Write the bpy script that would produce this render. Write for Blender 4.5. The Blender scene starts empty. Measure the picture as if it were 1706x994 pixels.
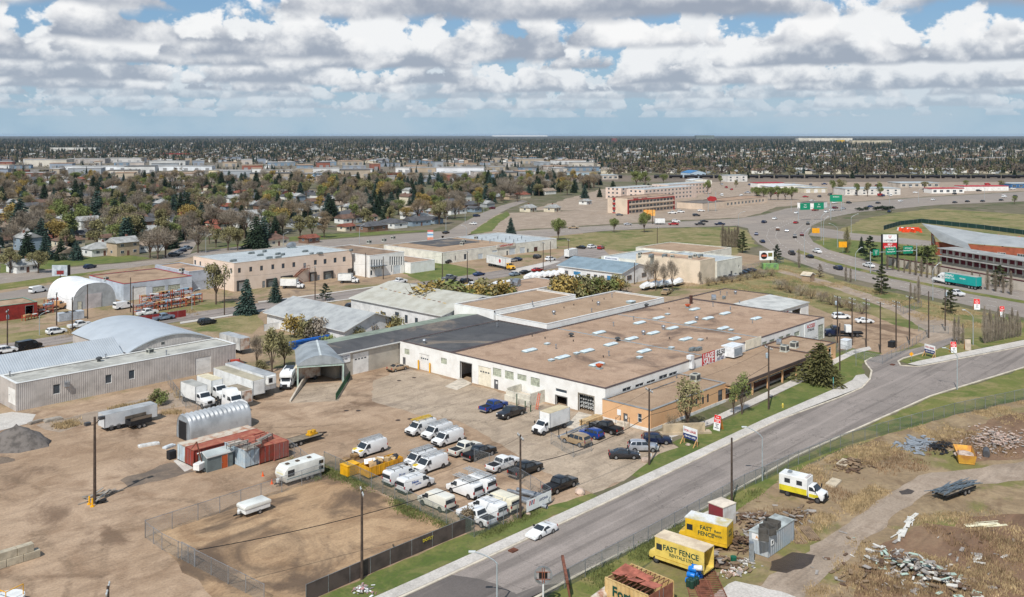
import bpy,bmesh,math,random
import numpy as np
from mathutils import Vector,Matrix
R=math.radians
PI=math.pi;COS=math.cos;SIN=math.sin;AT2=math.atan2
rnd=random.Random(7)
sc=bpy.context.scene
col=sc.collection
# == camera
CH=50.0;CF=1555.0;HOR=224.0;PCX=853.0
CAMA,CAMB=-131.8,-100.7
cam=bpy.data.cameras.new('camera');camo=bpy.data.objects.new('camera',cam);col.objects.link(camo)
cam.sensor_width=36;cam.lens=36*CF/1706;cam.shift_y=-(497-HOR)/1706
cam.clip_start=1;cam.clip_end=60000
FWD=AT2(.6830,.7302)
camo.location=(CAMA,CAMB,CH);camo.rotation_euler=(R(90),0,FWD-R(90))
sc.camera=camo
# == world, sun
SUN_EL=50.0;SUN_AZ=AT2(-.401,-.912)      # direction the sun stands in
sc.render.engine='CYCLES'
sc.cycles.use_denoising=True
sc.cycles.max_bounces=6;sc.cycles.transparent_max_bounces=24
sc.cycles.diffuse_bounces=3;sc.cycles.glossy_bounces=3;sc.cycles.transmission_bounces=4
sc.cycles.volume_bounces=0
sc.view_settings.view_transform='Standard';sc.view_settings.look='None'
sc.view_settings.exposure=-.2;sc.view_settings.gamma=1.0;sc.view_settings.use_curve_mapping=False
sun=bpy.data.lights.new('sun','SUN');sun.energy=5.0;sun.angle=R(.5);sun.color=(1,.97,.925)
suno=bpy.data.objects.new('sun',sun);col.objects.link(suno);suno.location=(0,0,400)
sd=Vector((COS(SUN_AZ)*COS(R(SUN_EL)),SIN(SUN_AZ)*COS(R(SUN_EL)),SIN(R(SUN_EL))))
suno.rotation_euler=sd.to_track_quat('Z','Y').to_euler()
world=bpy.data.worlds.new('World');sc.world=world;world.use_nodes=True
SKY_STRENGTH=.1;SKY_SEED=0.
class NT:
 def __init__(s,nt): s.nt=nt;nt.nodes.clear()
 def n(s,t,**k):
  x=s.nt.nodes.new(t)
  for a,b in k.items(): setattr(x,a,b)
  return x
 def put(s,sock,v):
  if v is None: return
  if hasattr(v,'is_output'): s.nt.links.new(v,sock)
  else: sock.default_value=v
 def m(s,op,a,b=None,c=None,clamp=False):
  x=s.n('ShaderNodeMath',operation=op,use_clamp=clamp)
  for i,v in enumerate((a,b,c)): s.put(x.inputs[i],v)
  return x.outputs[0]
 def vm(s,op,a,b=None,sc_=None):
  x=s.n('ShaderNodeVectorMath',operation=op);s.put(x.inputs[0],a);s.put(x.inputs[1],b)
  if sc_ is not None: s.put(x.inputs[3],sc_)
  return x.outputs['Value' if op in('DOT_PRODUCT','LENGTH') else 'Vector']
 def sep(s,v):
  x=s.n('ShaderNodeSeparateXYZ');s.put(x.inputs[0],v);return x.outputs
 def com(s,a,b,c):
  x=s.n('ShaderNodeCombineXYZ')
  for i,v in enumerate((a,b,c)): s.put(x.inputs[i],v)
  return x.outputs[0]
 def noise(s,v,scale=1.,detail=4.,rough=.55,dist=0.,dim='3D'):
  x=s.n('ShaderNodeTexNoise',noise_dimensions=dim);s.put(x.inputs['Vector'],v)
  x.inputs['Scale'].default_value=scale;x.inputs['Detail'].default_value=detail
  x.inputs['Roughness'].default_value=rough;x.inputs['Distortion'].default_value=dist
  return x.outputs[0]
 def rng(s,v,a,b,c=0.,d=1.,smooth=True):
  x=s.n('ShaderNodeMapRange',interpolation_type='SMOOTHSTEP' if smooth else 'LINEAR')
  for i,q in enumerate((v,a,b,c,d)): s.put(x.inputs[i],q)
  return x.outputs[0]
 def mix(s,f,a,b,bt='MIX'):
  x=s.n('ShaderNodeMix',data_type='RGBA',blend_type=bt)
  s.put(x.inputs[0],f)
  for i,q in ((6,a),(7,b)):
   if isinstance(q,tuple) and len(q)==3: q=q+(1,)
   s.put(x.inputs[i],q)
  return x.outputs[2]
def build_sky():
 t=NT(world.node_tree)
 out=t.n('ShaderNodeOutputWorld');bg=t.n('ShaderNodeBackground')
 bg.inputs[1].default_value=SKY_STRENGTH
 sky=t.n('ShaderNodeTexSky',sky_type='NISHITA');sky.sun_disc=False
 sky.sun_elevation=R(SUN_EL);sky.sun_rotation=AT2(sd.x,sd.y);sky.altitude=600
 sky.dust_density=1.0;sky.air_density=1.0;sky.ozone_density=1.5
 g=t.n('ShaderNodeTexCoord').outputs['Generated']
 d=t.sep(g);hd=t.m('SQRT',t.m('ADD',t.m('MULTIPLY',d[0],d[0]),t.m('MULTIPLY',d[1],d[1])))
 hd=t.m('MAXIMUM',hd,.02)
 ax=t.m('DIVIDE',d[0],hd);ay=t.m('DIVIDE',d[1],hd);T=t.m('DIVIDE',d[2],hd)
 V=t.com(ax,ay,T);A=t.com(ax,ay,0.)
 k=1/SKY_STRENGTH
 def K(r,g_,b): return (r*k,g_*k,b*k,1)
 # clear air: sky texture, paler and greyer low down
 c=t.mix(.45,sky.outputs[0],K(.2,.47,.82))
 lowf=t.rng(T,0.,.085,1.,0.)
 c=t.mix(t.m('MULTIPLY',lowf,.92),c,K(.46,.63,.77))
 # distant overcast veil and rain near the horizon
 veil=t.noise(t.vm('MULTIPLY',V,(9.,9.,16.)),1.,4.,.5)
 vf=t.m('MULTIPLY',t.rng(T,.012,.05,1.,0.),t.rng(veil,.4,.62))
 c=t.mix(t.m('MULTIPLY',vf,.3),c,K(.62,.70,.78))
 vf2=t.m('MULTIPLY',t.rng(T,.0,.055,1.,0.),t.rng(veil,.5,.36))
 c=t.mix(t.m('MULTIPLY',vf2,.35),c,K(.33,.50,.66))
 # high overhead cover for what lies above the rows of cumulus (cheap branch)
 ov=t.noise(t.com(t.m('DIVIDE',d[0],t.m('MAXIMUM',d[2],.1)),t.m('DIVIDE',d[1],t.m('MAXIMUM',d[2],.1)),0.),1.1,4.,.55)
 of=t.m('MULTIPLY',t.rng(ov,.48,.6),t.rng(T,.2,.34))
 chigh=t.mix(of,c,t.mix(t.rng(ov,.5,.7),K(.54,.56,.6),K(.3,.33,.38)))
 c=chigh
 Z0=1.25
 shells=[(70.,.455),(55.,.445),(44.,.435),(35.5,.425),(29.,.42),(23.5,.425),(19.5,.435),(16.2,.445),(13.5,.455),(11.3,.463),(9.6,.472),(8.3,.48)]
 for i,(rad,thr) in enumerate(shells):
  off=(13.7*i+SKY_SEED,7.1*i,3.3*i)
  cov=t.noise(t.vm('ADD',t.vm('MULTIPLY',A,(rad/2.8,)*3),off),1.,1.,.5,dim='2D')
  q=t.vm('ADD',t.vm('MULTIPLY',V,(rad/.92,rad/.92,rad/.74)),(off[1],off[2],off[0]))
  puff=t.noise(q,1.,5.,.55,.1)
  thick=1.35 if i%2 else 1.0
  h=t.m('DIVIDE',t.m('SUBTRACT',t.m('MULTIPLY',T,rad),Z0+.08*SIN(i*2.3)),thick)
  dens=t.m('ADD',t.m('MULTIPLY',cov,.62),t.m('MULTIPLY',puff,.42))
  e=t.m('SUBTRACT',dens,t.m('MULTIPLY_ADD',t.m('MAXIMUM',h,0.),.135,thr))
  base=t.rng(t.m('ADD',h,t.m('MULTIPLY',t.m('SUBTRACT',puff,.5),.22)),-.01,.10)
  al=t.m('MULTIPLY',t.rng(e,0.,.03),base)
  lit=t.rng(t.m('ADD',t.m('MULTIPLY_ADD',t.m('SUBTRACT',puff,.5),2.1,h),t.m('MULTIPLY',e,-.9)),-.08,.44)
  cc=t.mix(lit,K(.40,.455,.55),K(1.1,1.1,1.1))
  fade=min(.82,max(0,(rad-12)/56))
  cc=t.mix(fade,cc,K(.56,.68,.79))
  if rad>30: al=t.m('MULTIPLY',al,.75)
  c=t.mix(al,c,cc)
 # two branches: the rows of cumulus low in the sky, the plain cover above them
 bg2=t.n('ShaderNodeBackground');bg2.inputs[1].default_value=SKY_STRENGTH
 t.nt.links.new(c,bg.inputs[0]);t.nt.links.new(chigh,bg2.inputs[0])
 mx=t.n('ShaderNodeMixShader');t.put(mx.inputs[0],t.m('GREATER_THAN',T,.36))
 t.nt.links.new(bg.outputs[0],mx.inputs[1]);t.nt.links.new(bg2.outputs[0],mx.inputs[2]);t.nt.links.new(mx.outputs[0],out.inputs[0])
 world.cycles.sampling_method='MANUAL';world.cycles.sample_map_resolution=256
build_sky()
# == mapping from the picture to the site
# site axes: X runs up the street, Y back from it, origin at the near corner of the white warehouse
def P(x,y,z=0.0):
 t=(CH-z)/(y-HOR);X=(x-PCX)*t;Y=CF*t
 return Vector((X*.6832+Y*.7302+CAMA,-X*.7304+Y*.6830+CAMB,z))
def onx(x,y,a):            # hit of a sight line with the plane X=a
 dx=(x-PCX)*.6832+CF*.7302;dy=-(x-PCX)*.7304+CF*.6830;t=(a-CAMA)/dx
 return CAMB+dy*t,CH-(y-HOR)*t
def ony(x,y,b):
 dx=(x-PCX)*.6832+CF*.7302;dy=-(x-PCX)*.7304+CF*.6830;t=(b-CAMB)/dy
 return CAMA+dx*t,CH-(y-HOR)*t
def depth(p): return (p[0]-CAMA)*.7302+(p[1]-CAMB)*.6830
# == materials
def lin(c):
 r=[]
 for v in c:
  v/=255.;r.append(v/12.92 if v<=.04045 else ((v+.055)/1.055)**2.4)
 return tuple(r)
MATS={}
def M(name,rgb=None,rough=.75,var=.12,scale=.6,metal=0.,bump=0.,second=None,spec=.4,coord='pos',coat=0.):
 if name in MATS: return MATS[name]
 m=bpy.data.materials.new(name);m.use_nodes=True;t=NT(m.node_tree)
 o=t.n('ShaderNodeOutputMaterial');b=t.n('ShaderNodeBsdfPrincipled');t.nt.links.new(b.outputs[0],o.inputs[0])
 c=lin(rgb)
 b.inputs['Roughness'].default_value=rough;b.inputs['Metallic'].default_value=metal
 b.inputs['Specular IOR Level'].default_value=spec;b.inputs['Coat Weight'].default_value=coat
 if var>0:
  if coord=='pos': v=t.n('ShaderNodeNewGeometry').outputs['Position']
  else: v=t.n('ShaderNodeTexCoord').outputs['Object']
  n1=t.noise(v,scale,5.,.6);
  s2=second if second else tuple(max(0,x*(1-var*2.2)) for x in rgb)
  f=t.rng(n1,.38,.68)
  if not second: f=t.m('MULTIPLY',f,.75)
  cc=t.mix(f,c,lin(s2))
  n2=t.noise(v,scale*9,3.,.6)
  cc=t.mix(t.m('MULTIPLY',t.rng(n2,.3,.7),var*1.2),cc,tuple(x*.55 for x in c))
  t.put(b.inputs['Base Color'],cc)
  if bump>0:
   bp=t.n('ShaderNodeBump');bp.inputs['Strength'].default_value=bump;bp.inputs['Distance'].default_value=.05
   t.put(bp.inputs['Height'],n2);t.put(b.inputs['Normal'],bp.outputs[0])
 else: b.inputs['Base Color'].default_value=c+(1,)
 MATS[name]=m;return m
def corr(name,rgb,axis,period=.25,depth_=.6,rough=.5,metal=0.,var=.1,second=None):
 if name in MATS: return MATS[name]
 m=M(name,rgb,rough,var,.35,metal,second=second);t=NT.__new__(NT);t.nt=m.node_tree
 b=[x for x in t.nt.nodes if x.type=='BSDF_PRINCIPLED'][0]
 p=t.n('ShaderNodeNewGeometry').outputs['Position'];s=t.sep(p)
 s1=t.m('SINE',t.m('MULTIPLY',t.m('ADD',s[0],s[1]) if axis==2 else s[axis],2*PI/period))
 bp=t.n('ShaderNodeBump');bp.inputs['Strength'].default_value=depth_;bp.inputs['Distance'].default_value=.04
 t.put(bp.inputs['Height'],s1);t.put(b.inputs['Normal'],bp.outputs[0])
 return m
def ground_mat(name,c1,c2,c3,s1=.03,s2=.16,grain=2.5,stain=None,streak=None,stain_lo=.55,rough=.95,bump=.25,green=None,crack=0,ruts=0):
 m=bpy.data.materials.new(name);m.use_nodes=True;t=NT(m.node_tree)
 o=t.n('ShaderNodeOutputMaterial');b=t.n('ShaderNodeBsdfPrincipled');t.nt.links.new(b.outputs[0],o.inputs[0])
 b.inputs['Roughness'].default_value=rough;b.inputs['Specular IOR Level'].default_value=.2
 p=t.n('ShaderNodeNewGeometry').outputs['Position']
 c=t.mix(t.rng(t.noise(p,s1,5.,.6,.6),.36,.64),lin(c1),lin(c2))
 c=t.mix(t.m('MULTIPLY',t.rng(t.noise(p,s2,6.,.65,.8),.42,.68),.75),c,lin(c3))
 if streak:
  rz,stretch,amt=streak
  mp=t.n('ShaderNodeMapping');t.put(mp.inputs[0],p);mp.inputs[2].default_value=(0,0,rz);mp.inputs[3].default_value=(stretch,1.,1.)
  w=t.noise(mp.outputs[0],.55,4.,.6,.3)
  c=t.mix(t.m('MULTIPLY',t.rng(w,.48,.66),amt),c,tuple(x*.45 for x in lin(c2)))
  w2=t.noise(t.vm('ADD',mp.outputs[0],(31.,17.,0.)),.8,3.,.5,.2)
  c=t.mix(t.m('MULTIPLY',t.rng(w2,.54,.7),amt*.8),c,tuple(min(1,x*1.35) for x in lin(c1)))
 if stain:
  c=t.mix(t.m('MULTIPLY',t.rng(t.noise(t.vm('ADD',p,(71.,29.,0.)),.07,7.,.62,.9),stain_lo,stain_lo+.14),.8),c,lin(stain))
 if ruts:
  q=t.m('ABSOLUTE',t.m('SUBTRACT',t.m('FRACT',t.m('MULTIPLY',t.noise(p,.013,2.,.45,.3),26.)),.5))
  f=t.m('MULTIPLY',t.rng(q,.05,.16,1.,0.),t.rng(t.noise(p,.05,3.,.6),.42,.6));f=t.m('MULTIPLY',f,t.rng(t.noise(p,1.3,2.,.6),.3,.6))
  c=t.mix(t.m('MULTIPLY',f,ruts),c,tuple(x*.5 for x in lin(c2)))
 if crack:
  q=t.m('ABSOLUTE',t.m('SUBTRACT',t.noise(p,.09,5.,.6,.4),.5))
  c=t.mix(t.m('MULTIPLY',t.rng(q,.0,.007,1.,0.),crack),c,tuple(x*.35 for x in lin(c2)))
 if green:
  c=t.mix(t.m('MULTIPLY',t.rng(t.noise(t.vm('ADD',p,(11.,53.,0.)),.055,7.,.68,.5),.5,.62),.85),c,lin(green))
 gr=t.noise(p,grain,4.,.7)
 c=t.mix(t.m('MULTIPLY',t.rng(gr,.35,.75),.32),c,(.06,.05,.04))
 t.put(b.inputs['Base Color'],c)
 if bump:
  bp=t.n('ShaderNodeBump');bp.inputs['Strength'].default_value=bump;bp.inputs['Distance'].default_value=.15
  t.put(bp.inputs['Height'],gr);t.put(b.inputs['Normal'],bp.outputs[0])
 MATS[name]=m;return m
def glass(name='window_glass',c=(.03,.04,.05)):
 if name in MATS: return MATS[name]
 m=bpy.data.materials.new(name);m.use_nodes=True;t=NT(m.node_tree)
 o=t.n('ShaderNodeOutputMaterial');b=t.n('ShaderNodeBsdfPrincipled');t.nt.links.new(b.outputs[0],o.inputs[0])
 p=t.n('ShaderNodeNewGeometry').outputs['Position']
 t.put(b.inputs['Base Color'],t.mix(t.noise(p,.8,3.),c,tuple(x*2.4 for x in c)))
 b.inputs['Roughness'].default_value=.08;b.inputs['Specular IOR Level'].default_value=.6
 MATS[name]=m;return m
def mesh_fence_mat(name,c,alpha):
 m=bpy.data.materials.new(name);m.use_nodes=True;t=NT(m.node_tree)
 o=t.n('ShaderNodeOutputMaterial');b=t.n('ShaderNodeBsdfPrincipled');tr=t.n('ShaderNodeBsdfTransparent');mx=t.n('ShaderNodeMixShader')
 b.inputs['Base Color'].default_value=lin(c)+(1,);b.inputs['Roughness'].default_value=.5;b.inputs['Metallic'].default_value=.3
 p=t.sep(t.n('ShaderNodeNewGeometry').outputs['Position']);s=t.m('ADD',p[0],p[1])
 def w(v): return t.m('GREATER_THAN',t.m('FRACT',t.m('MULTIPLY',v,9.)),1-alpha)
 f=t.m('MAXIMUM',w(t.m('ADD',s,p[2])),w(t.m('SUBTRACT',s,p[2])))
 t.put(mx.inputs[0],f);t.nt.links.new(tr.outputs[0],mx.inputs[1]);t.nt.links.new(b.outputs[0],mx.inputs[2]);t.nt.links.new(mx.outputs[0],o.inputs[0])
 MATS[name]=m;return m
# == mesh building
class MB:
 def __init__(s): s.v=[];s.f=[];s.mi=[]
 def quad(s,*p,m=0):
  n=len(s.v);s.v+= [tuple(q) for q in p];s.f.append(tuple(range(n,n+len(p))));s.mi.append(m);return s
 def box(s,x0,y0,z0,x1,y1,z1,m=0):
  n=len(s.v)
  s.v+=[(x0,y0,z0),(x1,y0,z0),(x1,y1,z0),(x0,y1,z0),(x0,y0,z1),(x1,y0,z1),(x1,y1,z1),(x0,y1,z1)]
  for q in ((0,3,2,1),(4,5,6,7),(0,1,5,4),(1,2,6,5),(2,3,7,6),(3,0,4,7)): s.f.append(tuple(n+i for i in q));s.mi.append(m)
  return s
 def prism(s,poly,z0,z1,m=0,top=None):
  n=len(s.v);k=len(poly)
  s.v+=[(p[0],p[1],z0) for p in poly]+[(p[0],p[1],z1) for p in poly]
  for i in range(k):
   j=(i+1)%k;s.f.append((n+i,n+j,n+k+j,n+k+i));s.mi.append(m)
  s.f.append(tuple(n+k+i for i in range(k)));s.mi.append(m if top is None else top)
  s.f.append(tuple(n+k-1-i for i in range(k)));s.mi.append(m)
  return s
 def cyl(s,p0,p1,r0,r1=None,n=8,m=0,cap=True):
  r1=r0 if r1 is None else r1;p0=Vector(p0);p1=Vector(p1);d=(p1-p0)
  if d.length<1e-6: return s
  d.normalize();a=d.orthogonal().normalized();b=d.cross(a);k=len(s.v)
  for p,r in ((p0,r0),(p1,r1)):
   for i in range(n):
    w=2*PI*i/n;q=p+(a*COS(w)+b*SIN(w))*r;s.v.append(tuple(q))
  for i in range(n):
   j=(i+1)%n;s.f.append((k+i,k+j,k+n+j,k+n+i));s.mi.append(m)
  if cap: s.f.append(tuple(k+n-1-i for i in range(n)));s.mi.append(m);s.f.append(tuple(k+n+i for i in range(n)));s.mi.append(m)
  return s
 def bar(s,p0,p1,w,h=None,m=0):
  h=w if h is None else h;p0=Vector(p0);p1=Vector(p1);d=(p1-p0).normalized()
  up=Vector((0,0,1)) if abs(d.z)<.95 else Vector((1,0,0));a=d.cross(up).normalized();b=a.cross(d);k=len(s.v)
  for p in (p0,p1):
   for i,j in ((-1,-1),(1,-1),(1,1),(-1,1)): s.v.append(tuple(p+a*(i*w/2)+b*(j*h/2)))
  for q in ((3,2,1,0),(4,5,6,7),(0,1,5,4),(1,2,6,5),(2,3,7,6),(3,0,4,7)): s.f.append(tuple(k+i for i in q));s.mi.append(m)
  return s
 def lathe(s,prof,n=10,m=0,c=(0,0,0)):
  k=len(s.v)
  for r,z in prof:
   for i in range(n):
    w=2*PI*i/n;s.v.append((c[0]+r*COS(w),c[1]+r*SIN(w),c[2]+z))
  for a in range(len(prof)-1):
   for i in range(n):
    j=(i+1)%n;s.f.append((k+a*n+i,k+a*n+j,k+(a+1)*n+j,k+(a+1)*n+i));s.mi.append(m)
  s.f.append(tuple(k+(len(prof)-1)*n+i for i in range(n)));s.mi.append(m)
  return s
 def side(s,poly,wf,m=0):
  k=len(s.v);n=len(poly)
  s.v+=[(x,-wf(z),z) for x,z in poly]+[(x,wf(z),z) for x,z in poly]
  for i in range(n):
   j=(i+1)%n;s.f.append((k+i,k+n+i,k+n+j,k+j));s.mi.append(m)
  s.f.append(tuple(k+i for i in range(n)));s.mi.append(m);s.f.append(tuple(k+2*n-1-i for i in range(n)));s.mi.append(m)
  return s
 def mesh(s,name,mats,smooth=False,bevel=0.,seg=2,fix=False):
  me=bpy.data.meshes.new(name);me.from_pydata(s.v,[],s.f)
  for m in mats: me.materials.append(m)
  me.polygons.foreach_set('material_index',s.mi)
  if bevel or fix:
   bm=bmesh.new();bm.from_mesh(me)
   bmesh.ops.recalc_face_normals(bm,faces=bm.faces)
   if bevel:
    ed=[e for e in bm.edges if len(e.link_faces)==2 and e.calc_face_angle(0)>R(28)]
    bmesh.ops.bevel(bm,geom=ed,offset=bevel,segments=seg,profile=.6,affect='EDGES',clamp_overlap=True)
   bm.to_mesh(me);bm.free()
  if smooth:
   me.polygons.foreach_set('use_smooth',[True]*len(me.polygons))
   try: me.set_sharp_from_angle(angle=R(40))
   except Exception: pass
  return me
def obj(name,me,parent=None,loc=None,rz=0.,mat=None):
 o=bpy.data.objects.new(name,me);col.objects.link(o)
 if parent is not None: o.parent=parent
 if loc is not None: o.location=loc
 if rz: o.rotation_euler=(0,0,rz)
 if mat is not None and me is not None and len(me.materials):
  o.material_slots[0].link='OBJECT';o.material_slots[0].material=mat
 return o
def ob(name,mb,mats,*a,**k): return obj(name,mb.mesh(name,mats),*a,**k)
def tag(o,label,cat,group=None,kind=None):
 if label: o['label']=label
 if cat: o['category']=cat
 if group: o['group']=group
 if kind: o['kind']=kind
 return o
def thing(name,label,cat,loc=(0,0,0),rz=0.,group=None):
 o=obj(name,None,None,loc,rz);o.empty_display_size=.3
 return tag(o,label,cat,group)
def struct(name,me): return tag(obj(name,me),None,None,kind='structure')
TXT={};BASE_TXT={}
for _s in ('LEASE|SALE|$5.50|/SF|PSF NET|ACCESS|STORAGE|LIVE|1-INSPECT AUTO|REPAIR / TIRES|LANDING POINT|BOARDS STORE|Sands|Inn & Suites|AVONA|Nova|plumbing|DOTLY|FOR LEASE|780-421-2420|FOR|Royal|LePage|780-|448-0800|North|East|<-|Fort Road|Manning Drive|'
   '127 Avenue|Yellowhead Trail|Fort|Road|50|Street|66 Street|U|U-STORE-IT|SELF|FAST FENCE|RENTALS LTD.|FAST|FENCE|Rent|Fence|A-1|DISCOUNT|ROSENAU|TRANSPORT LTD.|FEDORA|RESCUE|LOUNGE').split('|'):
 _c=bpy.data.curves.new('lettering','FONT');_c.body=_s;_c.size=1.;_c.align_x='CENTER';_c.align_y='CENTER';_c.offset=.022;_c.resolution_u=2;_c.extrude=.008
 _o=bpy.data.objects.new('lettering',_c);col.objects.link(_o)
 BASE_TXT[_s]=bpy.data.meshes.new_from_object(_o.evaluated_get(bpy.context.evaluated_depsgraph_get()))
 bpy.data.objects.remove(_o);bpy.data.curves.remove(_c)
def text_mesh(s,size,mat,bold=0.0,depth_=.004):
 key=(s,size,mat.name)
 if key not in TXT:
  me=BASE_TXT[s].copy();me.transform(Matrix.Scale(size,4));me.materials.clear();me.materials.append(mat);TXT[key]=me
 return TXT[key]
def text_on(parent,s,size,mat,loc,face,bold=0.,wide=1.,name='lettering',tilt=0.):
 o=obj(name,text_mesh(s,size,mat,bold),parent,loc)
 rz={'F':-90,'S':0,'E':90,'N':180}.get(face,face)
 o.rotation_euler=(R(90),tilt,R(rz));o.scale=(wide,1,1)
 return o
# == the ground and its surfaces
G_SUB=ground_mat('suburb_ground',(112,104,84),(100,98,70),(134,122,104),.012,.06,1.2,green=(78,88,50))
G_DIRT=ground_mat('yard_dirt',(186,160,134),(168,142,116),(144,118,94),.035,.17,3.,stain=(112,90,72),streak=(.75,.3,.26),stain_lo=.53,ruts=.6)
G_DIRT2=ground_mat('fenced_yard_dirt',(188,158,124),(172,141,108),(144,115,87),.05,.2,3.,stain=(84,70,60),streak=(.2,.25,.3),stain_lo=.45)
G_LOT=ground_mat('lot_asphalt',(186,167,145),(174,155,133),(156,139,120),.06,.22,3.,stain=(124,112,102),streak=(.3,.12,.35),stain_lo=.57,ruts=.35,crack=.5)
G_ROAD=ground_mat('street_asphalt',(156,145,137),(147,137,129),(136,127,120),.03,.1,5.,streak=(0.,.035,.5),rough=.9,bump=.12,crack=.55)
G_ROADD=ground_mat('fresh_asphalt',(118,110,104),(108,101,97),(98,92,89),.05,.14,5.,streak=(0.,.05,.55),rough=.9,bump=.12)
G_HWY=ground_mat('highway_asphalt',(160,148,136),(150,140,130),(138,128,120),.02,.1,3.,rough=.9,bump=.05)
G_CONC=ground_mat('sidewalk_concrete',(210,203,194),(200,193,183),(184,177,168),.1,.4,4.,rough=.9,bump=.1)
G_LAWN=ground_mat('lawn_grass',(86,102,48),(104,114,58),(130,126,76),.09,.28,2.,stain=(150,134,88),stain_lo=.6)
G_STRIP=ground_mat('verge_grass',(92,106,48),(116,118,62),(150,134,92),.08,.25,2.,stain=(158,138,100),stain_lo=.56)
G_WILD=ground_mat('wild_grass',(140,128,88),(118,116,70),(160,144,106),.05,.2,1.8,green=(90,104,50))
G_JUNK=ground_mat('junkyard_soil',(152,130,102),(136,116,90),(172,150,118),.06,.2,1.2,stain=(112,90,70),green=(116,116,62),stain_lo=.55)
G_BROWN=ground_mat('bare_brown_soil',(134,106,84),(120,94,74),(150,124,98),.05,.24,2.,streak=(.9,.08,.4))
G_PATH=ground_mat('gravel_track',(176,158,140),(162,145,127),(146,128,110),.1,.3,3.,streak=(.5,.1,.3))
G_BLACK=ground_mat('asphalt_millings',(124,110,97),(108,97,87),(140,122,104),.2,.5,4.)
G_PAINT=M('road_paint',(222,218,208),.8,.12,.8)
def wob(pts,step,j,r):
 out=[]
 n=len(pts)
 for i in range(n):
  a=pts[i];b=pts[(i+1)%n];k=max(1,int((b-a).length/step)) if step else 1
  for q in range(k):
   p=a.lerp(b,q/k)
   if q and j: p=p+Vector((r.uniform(-j,j),r.uniform(-j,j),0))
   out.append(p)
 return out
def patch(name,px,z,mat,step=0,jit=0,parent=None,world_pts=None):
 pts=[P(*q) for q in px] if world_pts is None else [Vector((q[0],q[1],0)) for q in world_pts]
 pts=wob(pts,step,jit,random.Random(len(px)*31+int(z*1e4)))
 mb=MB();mb.quad(*[(p.x,p.y,z) for p in pts])
 o=obj(name,mb.mesh(name,[mat],fix=True),parent)
 if o.data.polygons[0].normal.z<0: o.data.flip_normals()
 if parent is None: tag(o,None,None,kind='structure')
 return o
mb=MB();S=30000.
mb.quad((-S,-S,0),(S,-S,0),(S,S,0),(-S,S,0));struct('ground',mb.mesh('ground',[G_SUB]))
patch('woodland_ground',[(-4000,252),(6000,252),(20000,226.6),(-18000,226.6)],.02,ground_mat('wood_floor',(82,80,68),(70,72,58),(94,88,78),.004,.02,.2))
# industrial quarter: bare ground
patch('industrial_ground',[(-600,620),(0,470),(330,424),(640,392),(900,382),(1100,400),(1290,430),(1420,520),(1100,700),(700,1100),(-900,1100)],.012,
  ground_mat('industrial_soil',(174,150,124),(160,136,110),(142,121,96),.04,.15,2.,green=(118,116,74),stain=(120,104,90)))
patch('yard_ground',[(-700,1200),(-600,720),(20,694),(200,655),(400,616),(480,612),(600,600),(680,611),(1008,697),(1088,727),(1132,746),(1055,790),(985,823),(790,885),(500,1010),(300,1200)],.022,G_DIRT,4,.8)
patch('fenced_yard_ground',[(245,893),(540,790),(770,878),(500,998),(430,1060)],.03,G_DIRT2,3,.5)
patch('lot_pavement',[(622,634),(672,612),(1008,697),(1088,726),(1130,745),(1078,772),(1052,792),(988,822),(930,800),(845,748),(760,700),(690,690),(620,668)],.034,G_LOT,2.,.5)
patch('loading_ramp_pavement',[(500,640),(572,636),(565,668),(482,672)],.036,G_LOT,2,.2)
patch('millings_patch',[(200,800),(285,770),(325,785),(270,800),(215,812)],.036,G_BLACK,1.5,.5)
patch('concrete_slab',[(289,768),(303,762),(322,780),(308,786)],.05,G_CONC)
patch('dirt_lane',[(60,708),(250,662),(400,630),(470,640),(380,668),(200,690),(100,720)],.026,G_PATH,3,.6)
patch('driveway_slab',[(-60,700),(20,686),(60,690),(52,704),(-50,730)],.03,G_CONC)
# grass strips and lawn beside the street
patch('verge',[(470,1030),(512,1005),(650,944),(785,887),(862,867),(920,841),(985,822),(995,826),(985,835),(960,843),(700,961),(580,1016)],.04,G_LAWN,2,.3)
patch('lawn',[(1052,792),(1078,772),(1098,756),(1132,745),(1120,737),(1180,712),(1262,675),(1345,630),(1352,618),(1372,596),(1420,580),(1470,588),(1448,598),(1436,606),(1440,622),(1424,632),(1271,700),(1143,760),(1066,797)],.04,G_LAWN,2.,.25)
patch('building_walk',[(1086,729),(1180,699),(1262,660),(1345,621),(1350,630),(1263,671),(1182,708),(1096,737)],.06,G_CONC)
patch('side_walkway',[(1376,604),(1420,583),(1448,577),(1452,582),(1425,589),(1384,610)],.06,G_CONC)
patch('verge_far_side',[(760,1100),(962,962),(1080,903),(1165,855),(1327,763),(1550,662),(1706,614),(2000,560),(2000,600),(1706,664),(1590,690),(1480,722),(1380,757),(1290,806),(1200,865),(1100,925),(1000,985),(860,1100)],.03,G_STRIP,3,.5)
patch('junkyard_ground',[(860,1100),(1000,985),(1100,925),(1200,865),(1290,806),(1380,757),(1480,722),(1590,690),(1706,664),(2000,600),(2300,1200),(900,1200)],.02,G_JUNK,4,.8)
patch('junkyard_bare_soil',[(1420,1010),(1450,930),(1520,880),(1640,860),(1760,850),(1900,900),(1900,1100),(1440,1100)],.03,G_BROWN,2.5,1.)
patch('junkyard_bare_soil',[(1600,720),(1680,690),(1760,680),(1800,740),(1700,765),(1620,770)],.03,G_BROWN,2.5,.8)
patch('junkyard_track',[(1180,1040),(1250,985),(1325,930),(1400,880),(1480,822),(1530,792),(1600,783),(1706,768),(1800,765),(1800,800),(1706,800),(1630,806),(1560,812),(1500,850),(1430,910),(1360,975),(1300,1040)],.034,G_PATH,2,.6)
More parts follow.
